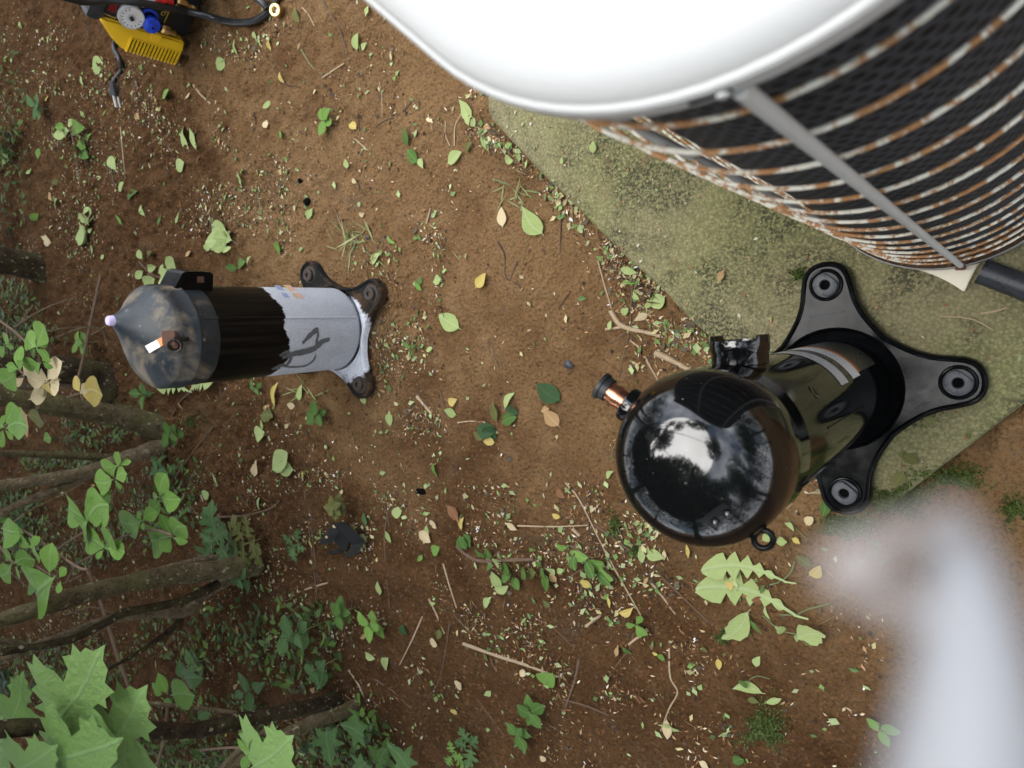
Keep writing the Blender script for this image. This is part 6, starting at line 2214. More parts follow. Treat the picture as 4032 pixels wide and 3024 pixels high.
for px, w, mt, lab in (
        ([(1505, 870), (1560, 955), (1640, 990), (1740, 1010), (1830, 1035)], 20, 'paletwig', 'forked dry branch beside the slab, left of the terminal cup'),
        ([(1470, 990), (1580, 975)], 12, 'paletwig', 'short fork end of the dry branch beside the slab'),
        ([(1645, 690), (1635, 850), (1630, 980), (1590, 1150), (1555, 1305)], 8, 'twig', 'thin stem passing over the forked dry branch'),
        ([(1420, 540), (1462, 700), (1480, 760), (1508, 858)], 8, 'paletwig', 'wavy rootlet leading to the forked dry branch'),
        ([(765, 418), (812, 510), (820, 650), (905, 705), (972, 838)], 7, 'darktwig', 'long dark rootlet across the bare soil in the middle'),
        ([(893, 545), (850, 662)], 10, 'twig', 'short brown stick beside the long dark rootlet'),
        ([(1500, 1075), (1595, 1015)], 8, 'twig', 'small twig under the forked dry branch'),
        ([(1630, 1060), (1700, 1120)], 9, 'paletwig', 'pale splinter under the forked dry branch'),
        ([(722, 1070), (745, 1160), (772, 1252)], 5, 'twig', 'fine twig in the middle of the bare soil'),
        ([(238, 1428), (332, 1540)], 13, 'paletwig', 'pale stick right of the lower foot of the old compressor'),
        ([(240, 1480), (135, 1585)], 7, 'twig', 'thin twig crossing below the pale stick'),
        ([(385, 1395), (415, 1500), (452, 1625)], 6, 'twig', 'thin twig beside the yellow curled leaf'),
        ([(500, 1600), (590, 1590), (680, 1595)], 6, 'paletwig', 'level straw left of the dark leaf cluster'),
        ([(300, 1050), (350, 1130), (390, 1225)], 5, 'twig', 'fine twig right of the old compressor'),
        ([(1735, 1190), (1810, 1320)], 8, 'paletwig', 'straw left of the copper stub'),
        ([(300, 300), (328, 200)], 9, 'paletwig', 'short straw on the soil right above the old compressor'),
        ([(1160, 860), (1240, 740)], 4, 'darktwig', 'faint dark stem in the middle right of the bare soil'),
        ([(1175, 230), (1170, 500)], 6, 'twig', 'thin stem right of the large pale leaf at the slab edge')):
    ground_twig([t4(*p) for p in px], w, mt, lab)
t2 = T(800, 0, .5424)
for px, w, mt, lab in (
        ([(850, -40), (905, 70), (985, 200), (1030, 330), (1065, 465)], 7, 'twig', 'long curved stem running down left of the white lid'),
        ([(870, 567), (950, 510), (1028, 463)], 8, 'paletwig', 'pale stick at the lower end of the long curved stem'),
        ([(1105, 1010), (1150, 1050), (1200, 1092)], 6, 'paletwig', 'stalk of the young plant above the old compressor'),
        ([(716, 55), (760, 110), (808, 188)], 6, 'paletwig', 'straw beside the olive leaf near the top'),
        ([(1450, 810), (1510, 740), (1555, 682)], 6, 'twig', 'thin twig left of the slab corner'),
        ([(1250, 920), (1330, 870), (1410, 845)], 6, 'twig', 'thin twig left of the twisted green leaf'),
        ([(1290, 600), (1302, 700), (1298, 850)], 5, 'paletwig', 'fine root above the twisted green leaf'),
        ([(1765, 880), (1760, 980), (1790, 1060)], 7, 'paletwig', 'curved root along the litter at the slab corner'),
        ([(1880, 830), (1830, 920), (1825, 1060)], 9, 'paletwig', 'branching root in the litter at the slab corner'),
        ([(1640, 840), (1668, 950)], 5, 'paletwig', 'thin straw near the slab corner litter'),
        ([(1145, 830), (1140, 955)], 5, 'darktwig', 'short dark straw right of the young plant'),
        ([(720, 360), (790, 480), (870, 540)], 6, 'stem', 'green grass blade on the soil near the top'),
        ([(540, 570), (620, 620), (700, 632)], 5, 'darktwig', 'dark curved stem right of the yellow machine'),
        ([(390, 1330), (410, 1450), (430, 1560)], 5, 'stem', 'green thin stem above the old compressor'),
        ([(960, 1520), (1000, 1610), (1050, 1650)], 7, 'twig', 'twig above the upper foot of the old compressor'),
        ([(385, 820), (390, 900), (362, 960)], 5, 'darktwig', 'dark thread left of the young plant')):
    ground_twig([t2(*p) for p in px], w, mt, lab)
for px, w, mt, lab in (
        ([(2582, 1388), (2650, 1420), (2725, 1462)], 24, 'paletwig', 'thick pale stick pointing at the new compressor dome'),
        ([(2545, 1420), (2570, 1470), (2600, 1520)], 9, 'twig', 'thin twig left of the thick pale stick'),
        ([(765, 335), (800, 375), (832, 410)], 11, 'paletwig', 'pale stick in the litter right of the plug'),
        ([(480, 500), (488, 620), (495, 705)], 6, 'paletwig', 'thin rootlet in the litter below the plug'),
        ([(438, 650), (448, 700), (456, 760)], 6, 'twig', 'thin brown rootlet left of the pale pointed leaf'),
        ([(690, 1880), (760, 1780), (865, 1655)], 9, 'twig', 'brown twig leaning below the old compressor cap'),
        ([(790, 1950), (830, 2010), (890, 2080)], 9, 'paletwig', 'pale twig above the lower left shrub'),
        ([(860, 2035), (960, 2030), (1060, 2005), (1105, 1970)], 8, 'twig', 'forked twig above the mugwort'),
        ([(1060, 1930), (1075, 1990), (1095, 2040)], 7, 'twig', 'reddish stem above the mugwort'),
        ([(1200, 1930), (1220, 2020), (1235, 2130), (1245, 2300)], 8, 'twig', 'long upright stem left beside the black plastic cover'),
        ([(1495, 1945), (1520, 2010), (1535, 2070)], 7, 'twig', 'thin stem right of the olive drooping plant'),
        ([(1140, 2345), (1220, 2315), (1290, 2295)], 9, 'paletwig', 'straight pale stick right of the lower left shrub'),
        ([(3700, 1245), (3790, 1250), (3850, 1265), (3910, 1300)], 7, 'paletwig', 'curved straw on the slab under the pipe'),
        ([(3860, 1235), (3920, 1225), (3965, 1210)], 9, 'paletwig', 'short straw on the slab at the right edge'),
        ([(3095, 2195), (3110, 2130), (3135, 2075)], 6, 'twig', 'reddish straw right of the lifting eye'),
        ([(1440, 1170), (1475, 1225), (1480, 1290), (1500, 1370)], 5, 'twig', 'thin twig resting over the right foot of the old compressor')):
    ground_twig(px, w, mt, lab)

# black clods and a snail-like dark lump on the bare soil
for (u, v, r, lab, mt) in ((2240, 1435, 14, 'small dark shiny lump with a smear on the bare soil', 'greyplastic'), (1212, 795, 13, 'black charred bit on the soil above the old compressor', 'hole'), (1216, 848, 11, 'second black bit under the charred one', 'hole'),
                           (1183, 712, 9, 'tiny black bit on the soil above the charred ones', 'hole'), (1655, 1935, 16, 'flat black curled scrap at the lower centre', 'hole'), (1450, 1165 - 230, 8, 'tiny grey bit near the upper foot', 'greyplastic')):
    c = surf(u, v, 0.001)
    rr = r * depth_of(c) / FPX
    rings = []
    for k, (q, z) in enumerate(((1, 0), (1.05, .4), (.7, .85), (.15, 1.0))):
        rings.append([c + np.array([math.cos(t) * rr * q * (1.5 + .3 * math.sin(3 * t + u)), math.sin(t) * rr * q * (1 + .3 * math.cos(2 * t + v)), z * rr * .9]) for t in np.linspace(0, 6.283, 10, endpoint=False)])
    o = MB().loft(rings, True, False, True).build('dark_scrap', M[mt])
    tag(o, lab, 'scrap')


# ------------------------------------------------------------------ scattered leaves and litter
SLABM = 0.0


def on_slab(p):
    a, b = slab_uv(p[0], p[1])
    return -0.004 < a < SL1 + 0.004 and -0.004 < b < SL2 + 0.02


_l0, _l1 = np.array([1880., 420.]), np.array([2800., 1420.])


def density(u, v):
    w = 0.16
    if u < 1150 and 120 < v < 1020:
        w += 0.55
    if u < 420:
        w += 0.25
    d = np.array([u, v]) - _l0
    t = _l1 - _l0
    k = np.clip((d @ t) / (t @ t), 0, 1)
    dist = np.linalg.norm(d - t * k)
    w += 1.1 * math.exp(-(dist / 85.0) ** 2)
    if u < 1500 and v > 1850:
        w += 0.35
    if 1500 < u < 2750 and 1900 < v < 2750:
        w += 0.30
    if 1430 < u < 1760 and 880 < v < 1720:
        w += 0.45
    w += 0.6 * math.exp(-(((u - 2560) / 160) ** 2 + ((v - 2020) / 130) ** 2))
    w += 0.5 * math.exp(-(((u - 780) / 250) ** 2 + ((v - 440) / 160) ** 2))
    if 1750 < u < 2400 and 850 < v < 1900:
        w *= 0.28
    if u > 2900 and v > 1900:
        w *= 0.35
    return w


def sample(n, wmin=0.0, umax=3500, clump=0.0):
    out = []
    while len(out) < n:
        u, v = rnd.uniform(-60, umax), rnd.uniform(-80, 3080)
        k = 0.45 + 2.6 * float(vnoise(np.array(u / 110.0), np.array(v / 110.0), 21)) if clump else 1.0
        if rnd.random() * 1.6 > density(u, v) * max(k, 0.06):
            continue
        p = P(u, v, 0.0)
        if on_slab(p):
            continue
        if 1.0 < u < 800 and v < 230 and u > 300:
            continue
        out.append((u, v, p))
    return out


LAND = [('yellow machine', 600, 150), ('power plug', 475, 370), ('brass nut', 1086, 41), ('hose loop', 900, 90), ('white lid edge', 1700, 280), ('slab corner', 1900, 420), ('cream oval leaf', 1984, 855),
        ('young plant', 1300, 480), ('twisted green leaf', 1605, 540), ('charred black bits', 1213, 820), ('pale leafy twig', 900, 930), ('old compressor cap', 620, 1290), ('old compressor bracket', 750, 1080),
        ('frosted shell', 1200, 1290), ('old compressor upper foot', 1222, 1068), ('old compressor right foot', 1462, 1148), ('old compressor lower foot', 1395, 1528), ('lone pale leaf', 1775, 1265),
        ('brown-yellow curled leaf', 1900, 1100), ('long dark rootlet', 2020, 1150), ('forked dry branch', 2450, 1285), ('copper stub', 2420, 1520), ('dark glossy leaf', 2165, 1540), ('pink-tan leaf', 2180, 1645),
        ('dark leaf cluster', 1960, 1670), ('reddish dead leaf', 1790, 2020), ('cream pointed leaf', 1680, 2110), ('black plastic cover', 1340, 2130), ('olive drooping plant', 1375, 1980), ('bent green leaf', 1130, 1830),
        ('mugwort', 930, 2120), ('forked trunks', 600, 1760), ('dark stump', 380, 1480), ('upper left stump', 120, 1050), ('yellow privet leaves', 180, 1500), ('lower left shrub', 700, 2300), ('nettle-like weed', 1270, 2450),
        ('maple leaves', 300, 2750), ('bottom shrub', 1250, 2830), ('sweetgum leaves', 1340, 2920), ('pale bottom twig', 2000, 2600), ('scalloped weed', 2120, 2780), ('long wavy rootlet', 2640, 2680), ('fallen green twig', 2050, 2240),
        ('sprig of folded leaves', 2350, 2230), ('dome of the new compressor', 2700, 2120), ('lifting eye', 3010, 2110), ('dandelion leaves', 2950, 2300), ('lower right moss', 3010, 2870), ('moss by the near foot', 3330, 2060),
        ('long curved stem', 1340, 130), ('large pale leaf', 2105, 865), ('tall left weed', 40, 560), ('litter below the plug', 480, 600), ('long pale leaves', 750, 550)]
SHAPE = {'oval': 'oval', 'point': 'pointed', 'torn': 'torn', 'round': 'round', 'obov': 'spoon-shaped', 'narrow': 'narrow'}


def where_is(u, v):
    n_, lu, lv = min(LAND, key=lambda t: math.hypot(t[1] - u, t[2] - v))
    du, dv = u - lu, v - lv
    d = math.hypot(du, dv)
    far = 'just ' if d < 110 else ('' if d < 230 else 'well ')
    if abs(du) > 2.2 * abs(dv):
        s_ = 'left of' if du < 0 else 'right of'
    elif abs(dv) > 2.2 * abs(du):
        s_ = 'above' if dv < 0 else 'below'
    else:
        s_ = ('above' if dv < 0 else 'below') + ' and ' + ('left of' if du < 0 else 'right of')
    return far + s_ + ' the ' + n_


KINDS = ((0.40, 'lf_pale', 'pale green'), (0.12, 'lf_bright', 'fresh green'), (0.10, 'lf_green', 'dark green'), (0.08, 'lf_olive', 'wilted olive'),
         (0.07, 'lf_yellow', 'yellow'), (0.09, 'lf_cream', 'cream'), (0.09, 'lf_tan', 'orange-tan'), (0.05, 'lf_brown', 'brown'))
GROUPS = {}
for u, v, p in sample(215):
    r = rnd.random()
    for pr, mt, nm in KINDS:
        r -= pr
        if r <= 0:
            break
    L = rnd.uniform(0.012, 0.030) * (1.25 if mt in ('lf_pale', 'lf_bright') else 0.8)
    a = rnd.uniform(0, 6.283)
    z = float(gh(p[0], p[1]))
    p0 = np.array([p[0], p[1], z + 0.004])
    p1 = p0 + np.array([math.cos(a) * L, math.sin(a) * L, 0])
    p1[2] = float(gh(p1[0], p1[1])) + 0.004 + rnd.uniform(0, 0.25) * L
    kd = rnd.choice(('oval', 'oval', 'point', 'torn', 'torn', 'round', 'obov', 'narrow'))
    o = leaf_obj('leaf_scrap', kd, rnd.choice((0, 1, 2, 3)), mt, p0, p1, (rnd.uniform(-.5, .5), rnd.uniform(-.5, .5), 1), rnd.uniform(.8, 1.3))
    sz = 'tiny' if L < 0.015 else ('small' if L < 0.026 else 'larger')
    tag(o, '%s %s %s leaf %s' % (sz, nm, SHAPE[kd], where_is(u, v)), 'leaf', 'loose leaves strewn on the soil')


def flakes(name, label, n, smin, smax, pal, aspect, lift, seed, umax=3500):
    """one mesh of small bent flakes with a colour each"""
    pts = sample(n, umax=umax, clump=1.0)
    vs, fs, cols = [], [], []
    for u, v, p in pts:
        z = float(gh(p[0], p[1]))
        L = rnd.uniform(smin, smax) * rnd.choice((0.6, 0.8, 1.0, 1.0))
        Wd = L * rnd.uniform(*aspect)
        a = rnd.uniform(0, 6.283)
        d = np.array([math.cos(a), math.sin(a), rnd.uniform(-.25, .35)])
        s = np.array([-math.sin(a), math.cos(a), rnd.uniform(-.4, .4)])
        c = np.array([p[0], p[1], z + lift + L * 0.12])
        k = len(vs)
        vs += [c - d * L * .5, c - s * Wd * .5 - d * L * rnd.uniform(-.1, .2) + [0, 0, L * .08], c + d * L * .5, c + s * Wd * .5 + d * L * rnd.uniform(-.1, .2) + [0, 0, L * .08]]
        fs += [(k, k + 1, k + 2), (k, k + 2, k + 3)]
        cc = np.array(rnd.choice(pal)) * rnd.uniform(.7, 1.25)
        cols.append(cc)
    me = bpy.data.meshes.new(name)
    me.from_pydata([tuple(map(float, q)) for q in vs], [], fs)
    at_ = me.color_attributes.new('Col', 'FLOAT_COLOR', 'POINT')
    arr = np.ones((len(vs), 4))
    arr[:, :3] = np.repeat(np.array(cols), 4, 0)
    at_.data.foreach_set('color', arr.ravel())
    o = link(name, me, M['vcol'])
    tag(o, label, 'litter', kind='stuff')


flakes('wood_chips', 'tan and orange chips and seed husks strewn over the soil', 15000, 0.003, 0.011,
       [(.36, .20, .09), (.46, .30, .16), (.28, .13, .05), (.58, .46, .30), (.66, .58, .44), (.22, .11, .05), (.40, .24, .12)], (.14, .45), 0.001, 1)
flakes('leaf_crumbs', 'tiny green and pale leaf crumbs strewn over the soil', 3800, 0.005, 0.017,
       [(.24, .34, .12), (.32, .40, .18), (.15, .24, .06), (.10, .17, .05), (.46, .40, .20), (.10, .08, .05), (.36, .38, .20)], (.35, .8), 0.002, 2)
flakes('soil_crumbs', 'dark crumbs of soil and charred bits', 5200, 0.003, 0.010,
       [(.045, .025, .014), (.07, .04, .022), (.03, .018, .012), (.10, .06, .032)], (.6, 1.0), 0.0005, 3)
flakes('rootlets', 'fine straw and rootlets strewn over the soil', 1500, 0.012, 0.040,
       [(.30, .19, .10), (.20, .11, .06), (.42, .31, .18), (.12, .07, .04)], (.03, .06), 0.002, 4)
flakes('fallen_blossoms', 'tiny white fallen blossoms on the soil', 240, 0.005, 0.010, [(.75, .74, .72), (.66, .66, .68)], (.3, .6), 0.003, 5)


def slab_litter():
    vs, fs, cols = [], [], []
    pal = [(.33, .18, .08), (.26, .12, .05), (.42, .30, .18), (.18, .10, .05), (.25, .30, .13), (.5, .45, .35)]
    for i in range(420):
        a, b = rnd.uniform(.01, SL1 - .01), abs(rnd.gauss(0, .16)) + .004
        if b > SL2:
            continue
        q = SK + SE1 * a + SE2 * b
        c = np.array([q[0], q[1], SLAB_Z + .003])
        L = rnd.uniform(.002, .008)
        t = rnd.uniform(0, 6.28)
        d = np.array([math.cos(t), math.sin(t), rnd.uniform(-.2, .2)])
        s = np.array([-math.sin(t), math.cos(t), rnd.uniform(-.3, .3)])
        k = len(vs)
        w = L * rnd.uniform(.2, .7)
        vs += [c - d * L * .5, c - s * w * .5, c + d * L * .5, c + s * w * .5]
        fs += [(k, k + 1, k + 2), (k, k + 2, k + 3)]
        cols.append(np.array(rnd.choice(pal)) * rnd.uniform(.7, 1.2))
    me = bpy.data.meshes.new('slab_litter')
    me.from_pydata([tuple(map(float, q)) for q in vs], [], fs)
    at_ = me.color_attributes.new('Col', 'FLOAT_COLOR', 'POINT')
    arr = np.ones((len(vs), 4))
    arr[:, :3] = np.repeat(np.array(cols), 4, 0)
    at_.data.foreach_set('color', arr.ravel())
    tag(link('slab_litter', me, M['vcol']), 'husks and crumbs scattered on the mossy slab', 'litter', kind='stuff')


slab_litter()


# ------------------------------------------------------------------ ground cover and moss
def leaf_mass(name, label, centers, n, size, pal, hmax, mat='vleaf', kind='stuff', cat='ground cover'):
    vs, fs, cols = [], [], []
    for (u, v, ru, rv), m in centers:
        for i in range(int(m * (3.0 if name == 'ground_cover' else 1))):
            a, r = rnd.uniform(0, 6.283), math.sqrt(rnd.random())
            p = surf(u + ru * r * math.cos(a), v + rv * r * math.sin(a))
            c = p + np.array([0, 0, rnd.uniform(.0, hmax)])
            L = rnd.uniform(*size)
            t = rnd.uniform(0, 6.283)
            d = np.array([math.cos(t), math.sin(t), rnd.uniform(-.3, .5)])
            s = np.array([-math.sin(t), math.cos(t), rnd.uniform(-.4, .4)])
            k = len(vs)
            w = L * (rnd.uniform(.35, .55) if name == 'ground_cover' else rnd.uniform(.05, .08))
            vs += [c, c + d * L * .35 - s * w * .5, c + d * L, c + d * L * .35 + s * w * .5, c + d * L * .7 - s * w * .36, c + d * L * .7 + s * w * .36]
            fs += [(k, k + 1, k + 4, k + 2, k + 5, k + 3)]
            cols.append(np.array(rnd.choice(pal)) * rnd.uniform(.6, 1.3))
    me = bpy.data.meshes.new(name)
    me.from_pydata([tuple(map(float, q)) for q in vs], [], fs)
    at_ = me.color_attributes.new('Col', 'FLOAT_COLOR', 'POINT')
    arr = np.ones((len(vs), 4))
    arr[:, :3] = np.repeat(np.array(cols), 6, 0)
    at_.data.foreach_set('color', arr.ravel())
    o = link(name, me, M[mat])
    tag(o, label, cat, kind=kind)
    return o


G = [(.06, .11, .02), (.10, .17, .035), (.045, .08, .02), (.13, .21, .05), (.07, .11, .035)]
leaf_mass('ground_cover', 'dense small-leaved green ground cover along the left edge',
          [((30, 420, 110, 260), 60), ((30, 760, 120, 260), 80), ((60, 1220, 120, 140), 120), ((120, 1330, 160, 90), 90), ((90, 2060, 170, 120), 170), ((60, 1960, 110, 90), 90), ((90, 2640, 210, 130), 160), ((330, 2600, 240, 120), 120),
           ((560, 2950, 420, 90), 200), ((820, 2860, 300, 160), 110), ((820, 2480, 250, 130), 90), ((500, 2050, 260, 120), 80), ((1180, 2520, 190, 190), 90), ((420, 1690, 160, 60), 60), ((1380, 2900, 190, 130), 110), ((690, 1920, 140, 150), 60), ((300, 1830, 180, 60), 90), ((260, 2180, 260, 70), 60)],
          0, (.010, .030), G, .05)
leaf_mass('weed_grass', 'thin grass blades beside the upper foot of the old compressor',
          [((1400, 950, 90, 60), 40), ((1230, 1540, 80, 40), 14), ((2010, 760, 60, 50), 16)], 0, (.03, .06), [(.20, .24, .09), (.28, .30, .13)], .006)


def moss(label, u, v, ru, rv, n):
    vs, fs, cols = [], [], []
    for i in range(n):
        a, r = rnd.uniform(0, 6.283), min(abs(rnd.gauss(0, .55)), 1.5)
        k0 = 0.75 + 1.1 * float(vnoise(np.array(math.cos(a) * 2.0 + u), np.array(math.sin(a) * 2.0 + v), 4))
        p = surf(u + ru * r * k0 * math.cos(a), v + rv * r * k0 * math.sin(a))
        h = .002 + .009 * max(1 - r * r * .8, .12) * rnd.uniform(.6, 1)
        c = p + np.array([0, 0, h * rnd.uniform(.2, 1)])
        L = rnd.uniform(.002, .0048)
        t = rnd.uniform(0, 6.283)
        d = np.array([math.cos(t) * .8, math.sin(t) * .8, rnd.uniform(.2, 1.2)]) * L
        s = np.array([-math.sin(t), math.cos(t), 0]) * L * .28
        k = len(vs)
        vs += [c - s, c + s, c + d]
        fs += [(k, k + 1, k + 2)]
        cols.append(np.array(rnd.choice([(.06, .10, .015), (.10, .15, .03), (.035, .06, .012), (.15, .18, .05)])) * rnd.uniform(.6, 1.2))
    me = bpy.data.meshes.new('moss')
    me.from_pydata([tuple(map(float, q)) for q in vs], [], fs)
    at_ = me.color_attributes.new('Col', 'FLOAT_COLOR', 'POINT')
    arr = np.ones((len(vs), 4))
    arr[:, :3] = np.repeat(np.array(cols), 3, 0)
    at_.data.foreach_set('color', arr.ravel())
    tag(link('moss', me, M['vleaf']), label, 'moss', kind='stuff')


for lab, u, v, ru, rv, n in (('moss cushion on the soil left of the near foot of the new compressor', 3330, 2060, 110, 75, 3600), ('dark moss on the slab corner right of the near foot', 3530, 1965, 150, 85, 4200),
                             ('moss patch near the bottom edge at lower right', 3010, 2870, 120, 110, 3200), ('small moss tuft left below the dome', 2425, 2075, 38, 70, 900), ('tiny moss tuft under the dome, below the other tuft', 2500, 2165, 30, 30, 500),
                             ('thin moss streak on the soil under the mossy trunk', 480, 1605, 120, 40, 900), ('moss patch at the base of the forked trunks', 760, 1660, 70, 60, 700), ('moss at the right edge below the slab', 3990, 2000, 90, 60, 700), ('moss creeping along the right slab edge', 3760, 1880, 190, 60, 1600),
                             ('moss spot on the slab above the upper foot', 3150, 1080, 45, 35, 500), ('small moss spot under the dandelion leaves', 2850, 2510, 36, 36, 500)):
    moss(lab, u, v, ru, rv, n)


# ------------------------------------------------------------------ pale strap hanging close to the lens
b = PD(3800, 2500, 0.030)
st = empty('wrist_strap', b)
tag(st, 'blurred pale blue-white strap hanging close to the lens at lower right', 'strap')
O = np.array(st.location)
cp = [PD(3740, 2000, .034), PD(3770, 2150, .032), PD(3805, 2350, .030), PD(3830, 2600, .029), PD(3830, 2850, .0285), PD(3800, 3200, .028), PD(3790, 3700, .028)]
ps = spline(cp, 8)
n = len(ps)
MB(O).tube(ps, [0.0005 + 0.0030 * (i / n) ** 0.8 for i in range(n)], 16).build('cord', M['strap'], st)
cp = [PD(3760, 2060, .032), PD(3620, 2100, .031), PD(3440, 2160, .030), PD(3300, 2240, .030), PD(3440, 2330, .030), PD(3600, 2410, .030), PD(3790, 2480, .030)]
MB(O).tube(spline(cp, 8), 0.0008, 8).build('thread_loop', M['thread'], st)


# ------------------------------------------------------------------ crowns and trees around, above the frame
def crown_mesh(name, blobs, n, size, pal, parent, O):
    tot = sum(b[1][0] * b[1][1] * b[1][2] for b in blobs)
    P0, Q = [], []
    vsl, cols = [], []
    for c, r in blobs:
        m = int(n * r[0] * r[1] * r[2] / tot)
        d = nrg.normal(size=(m, 3))
        d /= np.linalg.norm(d, axis=1)[:, None]
        rad = nrg.random(m) ** 0.45
        pos = np.array(c) + d * rad[:, None] * np.array(r)
        # gaps
        keep = vnoise(pos[:, 0] * 3.2 + pos[:, 2] * 2.1, pos[:, 1] * 3.2 - pos[:, 2] * 1.7, 31) > -0.20
        pos = pos[keep]
        m = len(pos)
        t = nrg.random(m) * 6.283
        tilt = nrg.normal(size=m) * 0.45
        L = nrg.uniform(size[0], size[1], m)
        dx = np.stack([np.cos(t) * np.cos(tilt), np.sin(t) * np.cos(tilt), np.sin(tilt)], 1)
        sx = np.stack([-np.sin(t), np.cos(t), nrg.normal(size=m) * 0.4], 1)
        w = (L * 0.28)[:, None]
        Lc = L[:, None]
        v4 = np.stack([pos, pos + dx * Lc * .45 - sx * w, pos + dx * Lc, pos + dx * Lc * .45 + sx * w], 1) - O
        vsl.append(v4.reshape(-1, 3))
        pc = np.array(pal)[nrg.integers(0, len(pal), m)] * nrg.uniform(.6, 1.3, m)[:, None]
        cols.append(np.repeat(pc, 4, 0))
    V = np.concatenate(vsl)
    Cc = np.concatenate(cols)
    m = len(V) // 4
    me = bpy.data.meshes.new(name)
    me.vertices.add(len(V))
    me.vertices.foreach_set('co', V.ravel())
    me.loops.add(len(V))
    me.loops.foreach_set('vertex_index', np.arange(len(V)))
    me.polygons.add(m)
    me.polygons.foreach_set('loop_start', np.arange(0, len(V), 4))
    me.polygons.foreach_set('loop_total', np.full(m, 4))
    me.update()
    at_ = me.color_attributes.new('Col', 'FLOAT_COLOR', 'POINT')
    arr = np.ones((len(V), 4))
    arr[:, :3] = Cc
    at_.data.foreach_set('color', arr.ravel())
    o = link(name, me, M['vleaf'], parent)
    o['kind'] = 'stuff'
    return o


CG = [(.045, .10, .025), (.07, .15, .035), (.03, .065, .025), (.09, .18, .05)]


def tree(x, y, h, blobs, n, label, tr=0.11):
    root = empty('tree', (x, y, 0))
    tag(root, label, 'tree', 'trees standing around the yard outside the frame')
    O = np.array([x, y, 0.0])
    MB(O).tube([(x, y, -.1), (x + .05, y, h * .3), (x - .04, y + .05, h * .65), (x, y, h)], [tr * 1.3, tr, tr * .75, tr * .4], 12).build('trunk', M['bark'], root)
    for c, r in blobs[:5]:
        MB(O).tube([(x, y, h * .55), ((x + c[0]) / 2, (y + c[1]) / 2, (h * .6 + c[2]) / 2 + .2), c], [tr * .5, tr * .3, tr * .1], 8).build('limb', M['bark'], root)
    crown_mesh('crown', blobs, n, (.07, .13), CG, root, O)


def crown_for(root, blobs, n, size=(.06, .105)):
    crown_mesh('crown', blobs, n, size, CG, root, np.array(root.location))


# the shrubs seen at the left carry their crowns above the camera
crown_for(S1, [((-2.35, -.15, 1.75), (.65, .55, .42)), ((-2.1, -.5, 2.1), (.6, .5, .45)), ((-2.9, -.3, 2.0), (.6, .7, .5))], 30000)
crown_for(S2, [((-1.75, -.75, 1.70), (.55, .45, .40)), ((-2.2, -1.0, 1.9), (.7, .6, .5)), ((-1.9, -1.3, 2.3), (.8, .6, .5)), ((-1.25, -.75, 2.2), (.4, .4, .3))], 36000)
crown_for(S3, [((-1.35, -1.35, 1.75), (.6, .45, .45)), ((-.9, -1.7, 1.9), (.6, .5, .5)), ((-1.5, -1.2, 2.3), (.7, .5, .4))], 30000)
tree(-4.2, -2.6, 4.2, [((-4.0, -2.4, 4.4), (1.5, 1.3, 1.2)), ((-3.0, -2.9, 3.5), (1.2, 1.1, .9)), ((-4.6, -1.2, 3.6), (1.2, 1.2, 1.0)), ((-3.2, -1.8, 4.8), (1.1, 1.0, .9))], 16000, 'tall tree beyond the left side of the yard')
tree(-.8, -3.6, 4.6, [((-.8, -3.4, 4.8), (1.7, 1.3, 1.3)), ((.6, -3.3, 4.0), (1.3, 1.2, 1.1)), ((-2.0, -3.2, 4.0), (1.2, 1.1, 1.0)), ((-.5, -2.2, 4.9), (1.5, .9, .8)), ((-2.2, -1.9, 4.6), (1.2, .8, .8)), ((1.2, -2.0, 4.6), (1.2, .8, .8)), ((-1.2, -1.5, 5.4), (1.3, .6, .6))], 34000, 'tall tree beyond the lower side of the yard')
tree(3.2, -2.2, 4.2, [((3.0, -2.0, 4.2), (1.5, 1.4, 1.3)), ((2.4, -.8, 4.6), (1.2, 1.2, 1.0)), ((3.4, -3.0, 3.2), (1.2, 1.2, 1.1))], 13000, 'tall tree behind the photographer')
tree(-3.4, .9, 4.3, [((-2.9, .5, 4.6), (.75, .9, .5)), ((-1.5, -.9, 4.3), (.9, .45, .4)), ((-2.3, 1.5, 4.4), (.8, .5, .4)), ((.35, .5, 4.7), (.55, .9, .4)), ((-.8, 2.0, 4.7), (1.0, .5, .4)), ((-3.6, .4, 4.0), (.9, 1.0, .8))], 12000, 'added slender tree, thin crown placed to break up the sun reflection', .07)  # added; crown blobs break up the outline of the reflected sun
tree(-5.5, 2.2, 3.8, [((-5.4, 2.2, 3.9), (1.5, 1.5, 1.3)), ((-5.0, .8, 3.2), (1.3, 1.2, 1.1)), ((-4.6, 3.0, 2.8), (1.2, 1.2, 1.0))], 12000, 'tree beyond the yellow machine')


def added_hedge(label, blobs, n):  # added unseen foliage, keeps low sky out of the light and reflections
    c0 = blobs[0][0]
    root = empty('added_hedge', (c0[0], c0[1], 0))
    tag(root, label, 'added_hedge', 'added hedges outside the frame, blocking low sky')
    O = np.array([c0[0], c0[1], 0.0])
    for c, r in blobs:
        MB(O).tube([(c[0], c[1], -.1), (c[0] + .06, c[1], c[2] * .5), (c[0], c[1] + .05, c[2])], [.06, .045, .02], 8).build('stem', M['bark'], root)
    crown_mesh('foliage', blobs, n, (.09, .16), CG, root, O)


